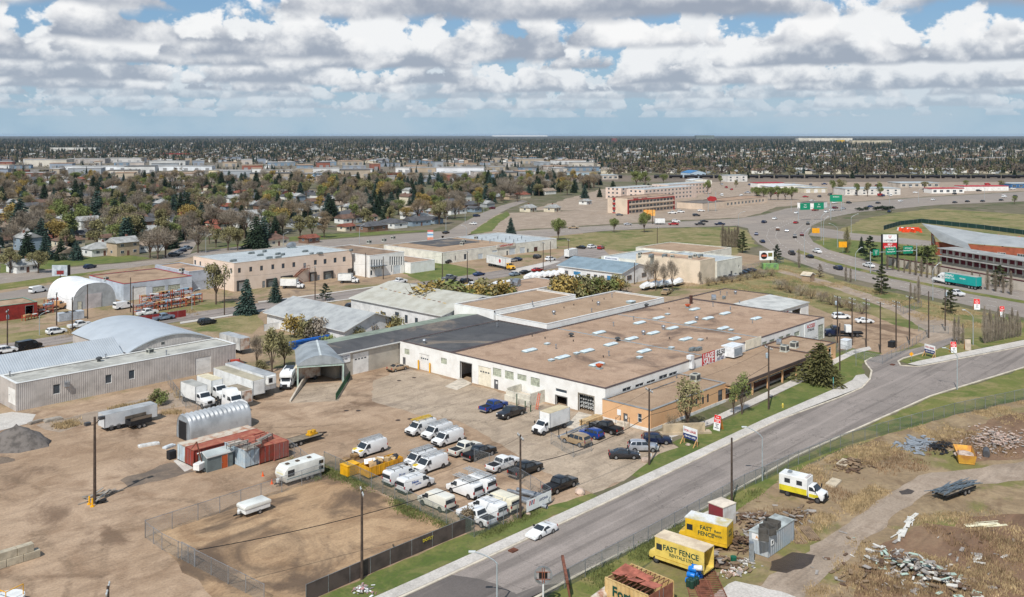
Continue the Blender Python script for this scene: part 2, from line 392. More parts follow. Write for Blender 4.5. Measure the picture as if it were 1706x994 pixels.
patch('wet_puddle',[(1285,935),(1320,920),(1358,925),(1345,943),(1310,955),(1282,950)],.04,ground_mat('wet_soil',(74,62,50),(66,54,44),(84,70,58),.3,.6,3.,rough=.35),1.,.3)
patch('puddle',[(1497,818),(1512,814),(1524,818),(1518,823),(1502,824)],.04,MATS['wet_soil'],.8,.2)
patch('yard_apron',[(1090,905),(1150,868),(1186,848),(1196,853),(1186,870),(1140,895),(1100,915)],.036,G_CONC,2,.3)
patch('track_slab',[(1180,994),(1225,968),(1300,985),(1345,1000),(1330,1060),(1190,1060)],.042,G_CONC,1.,.2)
# the street
ROAD_W=[(420,1108),(700,981),(1000,842.5),(1172,760),(1297,700),(1400,662),(1436,646),(1449,632),(1452,618),(1443,607),(1441,602),(1452,596),(1472,591),(1530,579),(1588,561),(1606,562),(1560,582),(1505,597),(1496,602),(1500,609),(1530,611),(1706,577),(2000,522)]
ROAD_E=[(2000,558),(1706,612),(1550,660),(1326,760),(1163,853),(1078,901),(960,960),(680,1112)]
patch('street',ROAD_W+ROAD_E,.05,G_ROAD)
patch('street_resurfaced_patch',[(420,1108),(700,981),(752,958),(800,965),(860,990),(960,962),(680,1112)],.055,G_ROADD,2.,.6)
patch('sidewalk',[(395,1098),(700,962.5),(960,844.7),(1143.6,760),(1271,700),(1396,646),(1420,634),(1426,626),(1440,624),(1448,632),(1434,646),(1396,661),(1295,700),(1171,760),(998,842),(698,980),(410,1108)],.17,G_CONC)
def kerb(name,px,h=.16,w=.35):
 mb=MB();pts=[P(*q) for q in px]
 for a,b in zip(pts,pts[1:]): mb.bar((a.x,a.y,h/2),(b.x,b.y,h/2),w,h)
 return struct(name,mb.mesh(name,[M('kerb_concrete',(214,202,182),.9,.1,.5)]))
kerb('kerb_west',ROAD_W[:12]);kerb('kerb_island',ROAD_W[16:])
kerb('kerb_east',ROAD_E)
patch('island_walk',[(1512,607),(1530,602),(1706,567),(2000,515),(2000,521),(1706,576),(1530,610)],.17,G_CONC)
patch('island_grass',[(1498,601),(1560,582),(1620,563),(1706,546),(2000,495),(2000,514),(1706,566),(1530,601),(1512,606)],.045,G_STRIP,2,.3)
# sidewalk joints and stains are real grooves: thin dark strips between slabs
# east side: embankment, gravel lot, path, highway
patch('embankment_grass',[(1040,478),(1160,476),(1240,452),(1290,428),(1304,431),(1417,472),(1547,500),(1706,534),(2100,610),(2000,500),(1706,548),(1600,566),(1480,590),(1390,525),(1330,500),(1210,482)],.016,G_WILD,5,1.)
patch('gravel_lot',[(1386,530),(1400,518),(1440,520),(1490,541),(1545,552),(1560,560),(1500,583),(1470,592),(1440,583),(1395,583)],.032,G_DIRT,2,.4)
patch('gravel_path',[(1600,562),(1604,548),(1590,536),(1540,524),(1500,508),(1440,487),(1380,468),(1300,449),(1295,453),(1370,474),(1430,495),(1490,520),(1520,536),(1545,552),(1530,570),(1560,580)],.036,G_PATH,3,.4)
HW_L=[(2000,588),(1706,529),(1641,515),(1509,485),(1380,454.7),(1304,428),(1264,406),(1250,392),(1246,380),(1225,376),(1100,379),(1000,385),(900,396),(860,402),(740,402),(735,393),(870,384),(1000,376),(1100,370.5),(1230,364),(1275,357),(1310,347),(1380,340),(1500,331),(1706,319),(2100,300)]
HW_R=[(2100,330),(1706,335),(1560,341),(1500,347),(1430,353),(1380,363),(1352,376),(1346,390),(1355,403),(1380,416),(1446,434.6),(1492.7,449.7),(1635.5,470.8),(1706,485),(2000,545)]
patch('highway',HW_L+HW_R,.05,G_HWY)
patch('ramp_road',[(1346,392),(1362,378),(1420,388),(1540,400),(1640,412),(1706,420),(1706,427),(1600,416),(1480,404),(1400,398)],.046,G_HWY)
patch('highway_median',[(1330,416),(1380,434),(1484.6,460),(1607,484),(1706,501),(2000,560),(2000,568),(1706,505.5),(1607,488),(1484,464),(1378,438),(1326,420)],.08,G_STRIP,3,.2)
patch('far_side_grass',[(1352,404),(1390,386),(1440,364),(1500,353),(1560,347),(1706,357),(2100,380),(2100,560),(1706,484),(1635,470),(1492,449),(1446,434),(1380,416)],.02,G_WILD,5,1.)
patch('far_side_lawn',[(1360,404),(1385,398),(1480,405),(1556,414),(1550,440),(1500,449),(1446,433),(1380,415)],.03,G_LAWN,4,.6)
patch('vacant_field',[(800,404),(900,397),(1000,386),(1100,380),(1225,378),(1246,384),(1252,397),(1262,408),(1225,425),(1090,422),(1000,414),(940,410),(870,412)],.02,G_WILD,5,1.2)
patch('hotel_parking',[(770,390),(830,355),(1000,350),(1180,345),(1300,342),(1270,354),(1240,362),(1100,368),(1000,374),(870,382)],.024,G_PATH,6,1.)
patch('commercial_ground',[(880,350),(1000,315),(1200,300),(1706,300),(2100,300),(2100,300),(1706,318),(1500,330),(1380,339),(1300,344),(1100,352)],.02,G_PATH,10,2.)
patch('rail_side_ground',[(-1500,306),(0,304),(1000,303),(1000,268),(0,264),(-1500,262)],.024,ground_mat('rail_side_soil',(140,128,114),(120,110,98),(104,100,84),.01,.05,.5,green=(96,96,66)))
patch('rail_yard',[(-900,305),(0,303),(850,302),(1300,303),(2500,303),(2500,292),(1300,293),(850,291),(0,290),(-900,291)],.03,ground_mat('rail_ballast',(128,114,100),(112,102,92),(140,124,106),.02,.1,1.))
# avenue, middle street, side streets
patch('avenue',[(-500,500),(0,455),(110,446),(217,437),(300,428),(330,419),(440,406),(560,398),(735,385),(740,393),(735,402),(700,404),(640,406),(560,410),(430,418),(318,428),(290,436),(217,446),(110,459),(0,475),(-500,530)],.05,G_HWY)
patch('avenue_boulevard',[(-400,560),(0,483),(60,474),(110,464),(200,447),(110,458),(0,473),(-400,527)],.06,G_STRIP,3,.3)
patch('service_road',[(-400,575),(0,488),(60,478),(120,468),(160,474),(100,492),(0,505),(-400,600)],.04,G_HWY)
patch('middle_street',[(-500,668),(0,573.7),(93,560),(290,525),(398,510),(447,502),(559,488.5),(629,478.5),(698,470),(808,454),(888,441),(930,430),(950,418),(965,412),(1000,410),(1015,424),(990,432),(930,446),(848,460),(722,480),(607,494),(557,500),(398,521.5),(290,537),(93,574),(0,585),(-500,690)],.05,G_ROAD)
patch('middle_street_walk',[(300,536.5),(398,522),(557,500.5),(607,494.5),(607,496),(557,502.3),(398,524.5),(300,540)],.12,G_CONC)
patch('middle_street_walk',[(430,502.5),(559,486.3),(629,476.3),(629,478),(559,488),(430,504.5)],.12,G_CONC)
patch('middle_street_walk',[(850,450),(920,434),(935,436),(860,457)],.12,G_CONC)
patch('street_verge',[(-200,592),(0,558),(93,545),(200,528),(300,512),(390,500),(398,509),(290,524),(93,559),(0,572.5),(-200,612)],.03,G_WILD,3,.5)
patch('street_verge',[(708,472),(650,444),(730,436),(790,448),(800,454)],.03,G_LAWN,3,.4)
patch('back_lawn',[(290,541),(398,526),(430,523),(440,540),(420,556),(380,552),(340,552)],.03,G_WILD,3,.5)
patch('residential_street',[(262,438),(282,420),(300,405),(318,392),(336,392),(326,408),(316,424),(312,429),(290,436)],.045,G_HWY)
patch('residential_street',[(735,392),(765,374),(800,356),(835,342),(870,333),(880,335),(850,346),(822,360),(795,378),(775,392)],.045,G_HWY)
patch('corner_lawn',[(778,392),(798,378),(825,360),(845,352),(850,358),(830,372),(820,385)],.05,G_LAWN,4,.5)
for px in ([(0,458),(0,440),(110,430),(215,425),(255,430),(217,435),(110,444)],[(-300,520),(0,482),(0,472),(-300,505)],[(330,418),(470,395),(640,385),(735,383),(560,396),(440,404)]):
 patch('front_lawn',px,.04,G_LAWN,3,.5)
# painted lines
def dashes(name,px,n,ln,w,z=.062):
 pts=[P(*q) for q in px];seg=[(b-a).length for a,b in zip(pts,pts[1:])];tot=sum(seg);mb=MB()
 def at(d):
  for a,b,l in zip(pts,pts[1:],seg):
   if d<=l: return a.lerp(b,d/l),(b-a).normalized()
   d-=l
  return pts[-1],(pts[-1]-pts[-2]).normalized()
 for i in range(n):
  p,d=at(tot*(i+.5)/n);q=Vector((-d.y,d.x,0))*w/2;e=d*ln/2
  mb.quad(*[(k.x,k.y,z) for k in (p-e-q,p+e-q,p+e+q,p-e+q)])
 return struct(name,mb.mesh(name,[G_PAINT]))
def off(pxa,pxb,f): return [(a[0]+(b[0]-a[0])*f,a[1]+(b[1]-a[1])*f) for a,b in zip(pxa,pxb)]
la=[(1706,529),(1641,515),(1509,485),(1380,454.7),(1310,430),(1275,410),(1262,396),(1264,384),(1290,370),(1340,356),(1420,344),(1520,334)]
lb=[(1706,503),(1607,486),(1484,461),(1379,435),(1330,417),(1312,404),(1306,392),(1312,380),(1335,368),(1380,357),(1440,348),(1530,339)]
lc=[(1706,485),(1620,469),(1492,449),(1400,423),(1358,405),(1346,392),(1350,378),(1378,364),(1420,355),(1470,349),(1540,342)]
for f in (.34,.67): dashes('lane_marking',off(la,lb,f),70,3.,.18)
lb2=lb[:-1]
for f in (.4,.72): dashes('lane_marking',off(lb2,lc,f),60,3.,.18)
dashes('lane_marking',[(740,397),(900,389),(1000,380.5),(1100,374.5),(1230,369)],40,3.,.2)
dashes('lane_marking',[(0,465),(110,452.5),(217,441.5),(318,424),(440,412),(640,396)],40,3.,.15)
dashes('edge_line',la[:6],1,.1,.1)
# tar-black oil stains, manhole covers in the lot
for i,(x,y) in enumerate([(690,629),(665,634),(577,684),(683,698),(663,700),(597,684)]):
 p=P(x,y);mb=MB();mb.lathe([(.45,0),(.45,.02),(.36,.025)],12,0,(p.x,p.y,.035))
 tag(obj('manhole_cover',mb.mesh('manhole_cover',[M('cast_iron',(78,62,52),.7,.2,2.)])),['drain cover nearest the beige shed','drain cover on the lot left of the one by the shed','leftmost drain cover on the dirt below the canopy','right one of two drain covers behind the ladder vans','left one of two drain covers behind the ladder vans','drain cover on the dirt right of the leftmost one'][i],'manhole cover','drain covers in the lot')
# == building helpers
GL=glass();DARKM=M('doorway_shade',(30,30,32),.8,.1,2.)
TRIMB=M('brown_trim',(92,76,72),.6,.12,.5);WHITE_TRIM=M('white_trim',(226,226,222),.6,.06,.5);ALU=M('aluminium',(168,174,178),.45,.12,1.,.5)
DOORG=M('grey_door_paint',(98,98,100),.6,.08,1.);OHD=M('overhead_door_white',(232,230,224),.55,.06,.7);CREAM=M('cream_paint',(236,228,206),.6,.06,.7)
ROOFT=ground_mat('tan_gravel_roof',(186,158,134),(174,146,122),(154,127,105),.05,.25,4.,stain=(108,90,78),stain_lo=.53,bump=.1,crack=.3)
ROOFO=ground_mat('ochre_gravel_roof',(180,154,128),(168,142,117),(152,127,103),.06,.25,4.,stain=(128,106,86),stain_lo=.6,bump=.1)
ROOFB=ground_mat('black_bitumen_roof',(98,97,97),(84,85,87),(72,73,76),.06,.2,3.,stain=(146,132,116),stain_lo=.53,bump=.08)
ROOFG=ground_mat('grey_membrane_roof',(190,196,196),(178,184,185),(164,170,172),.05,.2,2.,stain=(136,138,136),stain_lo=.6,bump=.05)
SKYL=M('skylight_acrylic',(214,226,228),.25,.08,.8,spec=.5);CURB=M('galvanised_curb',(150,166,168),.5,.12,1.)
PALEP=M('weathered_glazing_panel',(192,196,176),.5,.15,1.6);GALV=M('galvanised_steel',(168,172,176),.42,.15,1.2,.55)
def part(root,name,mb,mats,parent=None,smooth=False,fix=False,label=None):
 me=mb.mesh(name,mats,smooth=smooth,fix=fix)
 o=obj(name,me,parent or root)
 if parent is None: o.location=(-root.location.x,-root.location.y,-root.location.z)
 if label: o['label']=label
 return o
def window_mesh(w,h,mul=1,fr=.07,mat=None,pane=None,rows=1):
 mb=MB()
 mb.box(0,-.03,0,w,.05,fr).box(0,-.03,h-fr,w,.05,h).box(0,-.03,fr,fr,.05,h-fr).box(w-fr,-.03,fr,w,.05,h-fr)
 for i in range(1,mul+1):
  x=w*i/(mul+1);mb.box(x-fr/2,-.02,fr,x+fr/2,.04,h-fr)
 for i in range(1,rows):
  z=h*i/rows;mb.box(fr,-.018,z-fr/2,w-fr,.04,z+fr/2)
 mb.quad((fr,.03,fr),(w-fr,.03,fr),(w-fr,.03,h-fr),(fr,.03,h-fr),m=1)
 return mb.mesh('window',[mat or WHITE_TRIM,pane or GL])
def ohdoor_mesh(w,h,mat,lights=True,n=4):
 mb=MB();s=h/n
 for i in range(n): mb.box(0,0,i*s+.015,w,.06,(i+1)*s-.015)
 mb.box(0,.02,0,w,.05,h)
 if lights:
  for k in range(4):
   x=w*(.12+.2*k);mb.box(x,-.012,h*.68,x+w*.13,.0,h*.68+.28,m=1)
 return mb.mesh('overhead_door',[mat,GL])
def mandoor_mesh(w,h,mat,paper=False):
 mb=MB();mb.box(0,0,0,w,.05,h).box(-.06,-.03,0,0,.06,h+.06,m=1).box(w,-.03,0,w+.06,.06,h+.06,m=1).box(0,-.03,h,w,.06,h+.06,m=1)
 mb.box(w*.1,-.06,h*.45,w*.18,0,h*.49,m=2)
 if paper: mb.box(w*.35,-.006,h*.55,w*.75,0,h*.8,m=3)
 return mb.mesh('door',[mat,ALU,GALV,WHITE_TRIM])
class Bld:
 def __init__(s,name,label,cat,a0,a1,b0,b1,h,wall,roof,trim=None,par=.25,th=.3,group=None,base=0.,wallF=None):
  s.r=thing(name,label,cat,(a0,b0,0),0.,group);s.d=(a0,a1,b0,b1,h);s.wall=wall;s.th=th;s.holes={'F':[],'S':[]};s.par=par;s.trim=trim or TRIMB;s.roofm=roof;s.base=base;s.wallF=wallF or wall
 def rect(s,face,x0,x1,yt,yb):
  a0,a1,b0,b1,h=s.d;xm=(x0+x1)/2
  if face=='F':
   p=onx(x0,yt,a0)[0];q=onx(x1,yt,a0)[0];zt=onx(xm,yt,a0)[1];zb=onx(xm,yb,a0)[1];L0,L1=b0,b1
  else:
   p=ony(x0,yt,b0)[0];q=ony(x1,yt,b0)[0];zt=ony(xm,yt,b0)[1];zb=ony(xm,yb,b0)[1];L0,L1=a0,a1
  lo,hi=min(p,q),max(p,q);lo=max(lo,L0+.1);hi=min(hi,L1-.1)
  if zb<.55: zb=0.
  return lo,hi,max(zb,s.base),min(zt,h-.12)
 def add(s,face,kind,items,conv=None,**k):
  for it in items:
   if conv: it=conv(*it)
   r=s.rect(face,*it)
   if r[1]-r[0]<.25 or r[3]-r[2]<.25: continue
   s.holes[face].append((r,kind,k))
  return s
 def put(s,face,kind,rects,**k):
  for r in rects: s.holes[face].append((tuple(r),kind,k))
  return s
 def wallmesh(s,face):
  a0,a1,b0,b1,h=s.d;th=s.th
  if face=='F': L0,L1=b0,b1
  else: L0,L1=a0+th,a1
  hs=[r for r,k,_ in s.holes[face] if k!='flat']
  us=sorted(set([L0,L1]+[x for r in hs for x in (r[0],r[1]) if L0<x<L1]));zs=sorted(set([s.base,h]+[x for r in hs for x in (r[2],r[3]) if s.base<x<h]))
  mb=MB()
  for u0,u1 in zip(us,us[1:]):
   for z0,z1 in zip(zs,zs[1:]):
    um,zm=(u0+u1)/2,(z0+z1)/2
    if any(r[0]<um<r[1] and r[2]<zm<r[3] for r in hs): continue
    if face=='F': mb.box(a0,u0,z0,a0+th,u1,z1)
    else: mb.box(u0,b0,z0,u1,b0+th,z1)
  return mb
 def done(s):
  a0,a1,b0,b1,h=s.d;th=s.th;r=s.r;p=s.par
  part(r,'wall',s.wallmesh('F'),[s.wallF]);part(r,'wall',s.wallmesh('S'),[s.wall])
  part(r,'wall',MB().box(a0+th,b1-th,s.base,a1-th,b1,h).box(a1-th,b0+th,s.base,a1,b1,h),[s.wall])
  part(r,'roof',MB().box(a0+th+.002,b0+th+.002,h-p-.2,a1-th-.002,b1-th-.002,h-p),[s.roofm])
  t=MB();w=.42;z=h+.1
  t.box(a0-.05,b0-.05,h+.003,a1+.05,b0+w,z).box(a0-.05,b1-w,h+.003,a1+.05,b1+.05,z).box(a0-.05,b0+w,h+.003,a0+w,b1-w,z).box(a1-w,b0+w,h+.003,a1+.05,b1-w,z)
  part(r,'roof_edge',t,[s.trim])
  for face in 'FS':
   for (lo,hi,z0,z1),k,kw in s.holes[face]:
    w=hi-lo;hh=z1-z0
    if k=='w': me=window_mesh(w,hh,kw.get('mul',1 if w>.9 else 0),kw.get('fr',.07),kw.get('mat'),kw.get('pane'),kw.get('rows',1));nm='window'
    elif k=='p': me=window_mesh(w,hh,kw.get('mul',3),.05,PALEP,PALEP,4);nm='window_panel'
    elif k=='g': me=ohdoor_mesh(w,hh,kw.get('mat',OHD),kw.get('lights',True));nm='overhead_door'
    elif k=='d': me=mandoor_mesh(w,hh,kw.get('mat',DOORG),kw.get('paper',False));nm='door'
    elif k=='o':
     mb=MB();f=.16;mb.box(-f,-.05,0,0,.1,hh+f).box(w,-.05,0,w+f,.1,hh+f).box(0,-.05,hh,w,.1,hh+f);me=mb.mesh('door_frame',[kw.get('mat',M('steel_frame_grey',(120,118,114),.6,.12,1.))]);nm='door_frame'
    else: continue
    o=obj(nm,me,r);inset=.0 if k in('o',) else .1
    if face=='F': o.location=(inset,hi-b0,z0);o.rotation_euler=(0,0,R(-90))
    else: o.location=(lo-a0,inset,z0)
  return s
 def roof_px(s,x,y): return P(x,y,s.d[4]-s.par)
 def loc(s,p): return (p[0]-s.r.location.x,p[1]-s.r.location.y,p[2])
PROT={}
def roofbit(b,kind,x,y,rz=0.,sc_=1.):
 p=b.roof_px(x,y)
 if kind not in PROT:
  mb=MB();mats=[CURB,SKYL]
  if kind=='skylight':
   mb.box(-1.75,-.75,0,1.75,.75,.24)
   mb.quad((-1.7,-.7,.24),(1.7,-.7,.24),(1.45,-.35,.46),(-1.45,-.35,.46),m=1).quad((1.7,-.7,.24),(1.7,.7,.24),(1.45,.35,.46),(1.45,-.35,.46),m=1)
   mb.quad((1.7,.7,.24),(-1.7,.7,.24),(-1.45,.35,.46),(1.45,.35,.46),m=1).quad((-1.7,.7,.24),(-1.7,-.7,.24),(-1.45,-.35,.46),(-1.45,.35,.46),m=1).quad((-1.45,-.35,.46),(1.45,-.35,.46),(1.45,.35,.46),(-1.45,.35,.46),m=1)
  elif kind=='roof_hatch': mb.box(-.55,-.45,0,.55,.45,.28).box(-.6,-.5,.28,.6,.5,.34,m=1)
  elif kind=='mushroom_vent': mb.lathe([(.35,0),(.3,.5),(.62,.55),(.62,.75),(.3,.95),(.05,1.0)],12);mats=[M('weathered_vent_metal',(96,98,98),.5,.25,2.,.4)]
  elif kind=='turbine_vent': mb.lathe([(.3,0),(.28,.35),(.45,.5),(.5,.72),(.38,.95),(.1,1.05)],14);mats=[GALV]
  elif kind=='vent_pipe': mb.lathe([(.12,0),(.12,.85),(.2,.86),(.2,1.0),(.05,1.1)],8);mats=[GALV]
  elif kind=='small_vent': mb.lathe([(.1,0),(.1,.3),(.16,.31),(.12,.42)],8);mats=[M('dark_vent',(70,62,58),.7,.2,2.)]
  elif kind=='exhaust_hood':
   mb.box(-.45,-.45,0,.45,.45,.35,m=1).box(-.3,-.3,.35,.3,.3,.7).prism([(-.6,-.5),(.6,-.5),(.5,.5),(-.5,.5)],.7,1.0)
   mats=[M('orange_hood_paint',(206,92,44),.55,.15,2.),CURB]
  elif kind=='chimney_flue': mb.box(-.3,-.3,0,.3,.3,2.1).box(-.36,-.36,2.0,.36,.36,2.2);mats=[M('rusty_flue',(92,62,52),.8,.2,2.)]
  elif kind=='air_conditioner':
   mb.box(-.9,-.7,.12,.9,.7,1.35).box(-1.,-.8,0,1.,.8,.12).box(-.92,-.55,.35,-.905,.55,1.15,m=1).box(-.7,-.72,.35,.7,-.705,1.15,m=1)
   mb.lathe([(.5,0),(.5,.06),(.1,.08)],12,1,(0,0,1.352))
   mats=[M('unit_beige_metal',(196,196,184),.55,.12,1.5),M('grille_dark',(84,86,84),.7,.15,3.)]
  elif kind=='duct_unit': mb.box(-1.6,-.8,.15,1.6,.8,1.3).box(-1.7,-.9,0,1.7,.9,.15,m=1).box(-2.6,-.4,.25,-1.6,.4,.95);mats=[M('unit_grey_metal',(138,146,146),.5,.15,1.2,.2),M('grille_dark',(84,86,84),.7,.15,3.)]
  elif kind=='hooded_blower':
   mb.box(-.7,-.7,0,.7,.7,.25,m=1);k=len(mb.v);mb.side([(-1.0,.25),(.8,.25),(1.1,.9),(.6,1.35),(-.4,1.2),(-1.,.8)],lambda z:.6);mats=[GALV,CURB]
  PROT[kind]=mb.mesh(kind,mats,fix=True)
 o=obj(kind,PROT[kind],b.r,b.loc(p),rz);o.scale=(sc_,sc_,sc_);return o
C1=lambda x0,x1,yt,yb:(640+x0*.161,640+x1*.161,540+yt*.161,540+yb*.161)
C2=lambda x0,x1,yt,yb:(840+x0*.161,840+x1*.161,570+yt*.161,570+yb*.161)
C4=lambda x0,x1,yt,yb:(1200+x0*.161,1200+x1*.161,540+yt*.161,540+yb*.161)
C6=lambda x0,x1,yt,yb:(980+x0*.2012,980+x1*.2012,560+yt*.2012,560+yb*.2012)
D=lambda x,y:(840+x*.252,420+y*.252)
# == the long white warehouse
WWALL=M('white_painted_block',(236,235,230),.8,.07,.5,second=(224,221,214))
wh=Bld('warehouse','long white industrial warehouse with tan gravel roof and rows of skylights','warehouse',0,88.3,0,40,5.05,WWALL,ROOFT,par=.12)
wh.add('F','o',[(790,905,400,600)],C1).add('F','g',[(975,1105,440,655)],C1,mat=CREAM).add('F','d',[(1137,1180,572,682)],C1,paper=True)
wh.add('F','p',[(1125,1212,455,540),(1250,1340,485,570),(1378,1472,520,580),(1515,1610,553,640)],C1).add('F','d',[(1380,1415,640,760)],C1)
wh.add('F','o',[(770,928,545,725)],C2,mat=M('weathered_timber_frame',(160,150,134),.8,.15,1.)).add('F','o',[(535,648,562,655)],C2).add('F','w',[(530,648,485,520)],C2,mul=0)
wh.add('S','w',[(1225,1315,465,522),(1358,1445,425,478),(1475,1565,392,445)],C2,mul=1)
wh.add('S','w',[(588,657,318,362),(670,738,295,338)],C6,mul=1)
wh.add('S','p',[(435,482,180,215),(510,563,155,190),(605,655,125,150),(680,725,100,135),(765,820,75,120)],C4,mul=1).add('S','p',[(1013,1068,0,135)],C4,mul=0)
wh.done()
for x,y in [(168,645),(385,690),(548,648),(613,738),(705,605),(842,567),(925,650),(628,527),(895,462),(985,530),(1112,497),(1200,570),(1022,430),(1232,462),(1258,372),(1348,432),(1460,400),(1448,498),(1522,568),(1665,433)]:
 roofbit(wh,'skylight',*D(x,y+8))
for x,y in [(480,667),(312,712),(895,694),(284,604),(1105,630),(1298,577),(1080,407),(1500,512)]: roofbit(wh,'roof_hatch',*D(x,y+6))
for x,y in [(443,560),(750,588),(941,362)]: roofbit(wh,'mushroom_vent',*D(x,y))
for x,y in [(920,545),(1052,510),(1272,450)]: roofbit(wh,'turbine_vent',*D(x,y))
for x,y in [(628,772),(1213,368)]: roofbit(wh,'exhaust_hood',*D(x,y))
roofbit(wh,'chimney_flue',*D(1235,340))
for x,y in [(855,450),(722,490),(1495,385),(1555,345),(342,640),(692,686),(1380,360),(1640,470)]: roofbit(wh,'vent_pipe',*D(x,y))
for x,y in [(655,695),(457,590),(185,557),(1092,572),(1090,377),(1340,575),(270,572)]: roofbit(wh,'small_vent',*D(x,y))
for x,y in [(1245,650),(1285,648)]: roofbit(wh,'duct_unit',*D(x,y),0.,.5)
# raised seams across the roof
for a in (33.8,57.1):
 part(wh.r,'roof_seam',MB().box(a-.14,.45,4.932,a+.14,39.55,5.02),[M('blue_grey_flashing',(150,164,170),.5,.1,1.)])
# black stains are the roof's own soot: flat sooty patches round the vents
# sign boards and ducts on the street side
b0=-.0
x0,_=ony(1170,600,-.1);x1,_=ony(1190.7,600,-.1);x2,_=ony(1210,600,-.1);zt=ony(1180,588,-.1)[1]
REDS=M('sign_red',(196,40,44),.5,.06,1.);WS=M('sign_white',(240,240,238),.5,.04,1.);BLK=M('lettering_black',(28,28,34),.6,0);NAVY=M('sign_navy',(30,50,110),.5,.05,1.)
sg=thing('lease_banner','red and white LEASE SALE banner hung on the warehouse edge','banner',(x0,-.12,0))
zb=3.05;zt=5.75
part(sg,'red_board',MB().box(x0,-.13,zb,x1,-.06,zt),[REDS]);part(sg,'white_board',MB().box(x1+.02,-.13,zb+.1,x2,-.06,zt-.1),[WS])
part(sg,'mounting_rail',MB().box(x0,-.06,zb+.3,x2,-.003,zb+.4).box(x0,-.06,zt-.8,x2,-.003,zt-.7),[GALV])
w=x1-x0
text_on(sg,'LEASE',w*.33,WS,(w/2,-.02,(zb+zt)/2+.55),'S',.012);text_on(sg,'SALE',w*.40,WS,(w/2,-.02,(zb+zt)/2-.6),'S',.012)
w2=x2-x1
text_on(sg,'$5.50',w2*.32,BLK,(w+w2/2,-.02,4.9),'S',.01);text_on(sg,'/SF',w2*.2,BLK,(w+w2/2,-.02,4.25),'S',.005);text_on(sg,'PSF NET',w2*.17,NAVY,(w+w2/2,-.02,3.65),'S',.004)
DUCT=M('white_duct',(232,234,234),.4,.08,1.)
a,_=ony(1154,600,-.6);part(wh.r,'exhaust_duct',MB().box(a-.45,-.75,3.7,a+.35,-.05,5.6).box(a-.9,-.75,5.6,a+.35,.25,6.3),[DUCT])
a,_=ony(1222,585,-1.2);mb=MB();mb.box(a-1.6,-2.2,3.75,a+1.9,-.06,5.7);mb.prism([(a-1.6,-2.2),(a+2.9,-2.2),(a+2.9,.8),(a-1.6,.8)],5.705,5.9);
for i in range(9): mb.box(a-1.4+i*.36,-2.26,4.0,a-1.15+i*.36,-2.205,5.5,m=1)
part(wh.r,'air_intake',mb,[DUCT,M('louvre_grey',(150,160,168),.5,.1,2.)])
a0_=ony(1280,560,-.05)[0];a1_=ony(1266,560,-.05)[0]
part(wh.r,'cream_panel',MB().box(ony(1242,560,-.05)[0],-.1,3.5,ony(1268,560,-.05)[0],-.004,5.55),[CREAM])
a,_=ony(1351,560,-.05);part(wh.r,'tenant_sign',MB().box(a-3.4,-.12,1.0,a+3.2,-.004,4.9),[WS])
text_on(wh.r,'ACCESS',1.2,REDS,(a-.2,-.14,4.1),'S',.02);text_on(wh.r,'STORAGE',.8,BLK,(a-.2,-.14,3.2),'S',.008)
# loading dock tongue, ramp inside the open bay, racks of pipe
RAMPC=M('ramp_concrete',(206,194,176),.9,.12,.8)
def ramp(name,label,pts,h0,h1):
 q=[P(*p) for p in pts];mb=MB();n=4
 mb.quad(*[(q[i].x,q[i].y,(h0,h1,h1,h0)[i]) for i in range(4)]);k=[(q[i].x,q[i].y,.03) for i in range(4)]
 tp=[(q[i].x,q[i].y,(h0,h1,h1,h0)[i]) for i in range(4)]
 for i in range(4): j=(i+1)%4;mb.quad(k[i],k[j],tp[j],tp[i])
 return tag(obj(name,mb.mesh(name,[RAMPC],fix=True)),label,'ramp')
ramp('loading_ramp','pale concrete ramp leading up into the open middle bay of the warehouse',[(741,644),(768,632),(786,641),(761,650)],.06,.4)
ramp('loading_ramp','worn concrete apron sloping up into the bay full of stacked pipe',[(941,711),(964,688),(992,695),(968,718)],.06,.3)
y0,y1=wh.rect('F',*C2(770,928,545,725))[:2]
for i in range(5):
 t=thing('pipe_bundle','bundle of grey pipes on the %s rack level in the open bay'%['lowest','second lowest','middle','second highest','highest'][i],'pipes',(2.2,y0+.5,.5+i*.72))
 mb=MB();mb.box(-.1,0,-.12,.1,y1-y0-1.,-.02);part_=ob('support_beam',mb,[M('rack_dark',(70,70,72),.7,.1,1.)],t)
 pm=MB();
 for k in range(7): pm.cyl((-1.6,.15+k*.55,.13+.05*(k%2)),(3.5,.3+k*.55,.13+.05*(k%2)),.16,n=8)
 obj('pipes',pm.mesh('pipes',[M('pipe_grey',(196,198,196),.5,.1,1.,.2)],smooth=True),t)
# dock box, fence posts and ladder beside it
db=thing('dock_enclosure','low pale concrete dock enclosure against the white warehouse wall','enclosure',(-5,14.5,0))
yA=onx(868,640,0)[0];yB=onx(908,640,0)[0];db.location=(-4.2,yB,0)
mb=MB();W_=yA-yB;mb.box(0,0,0,.2,W_,1.9).box(.2,0,0,4.1,.2,2.3).box(.2,W_-.2,0,4.1,W_,2.3).box(-.3,-.2,0,-.02,W_+.1,1.1)
ob('wall',mb,[M('enclosure_concrete',(214,208,192),.85,.12,.8)],db)
mb=MB();mb.box(.5,.25,0,3.9,W_-.25,.9);ob('platform',mb,[RAMPC],db)
ld=thing('ladder','orange step ladder leaning by the dock enclosure','ladder',(-4.9,onx(894,660,-4.9)[0],0),0.)
mb=MB()
for s in (-.22,.22): mb.bar((0,s,0),(.75,s,2.9),.08)
for i in range(9): mb.bar((.07+i*.08,-.22,.27+i*.3),(.07+i*.08,.22,.27+i*.3),.05)
ob('frame',mb,[M('ladder_orange',(226,96,62),.5,.08,1.)],ld)
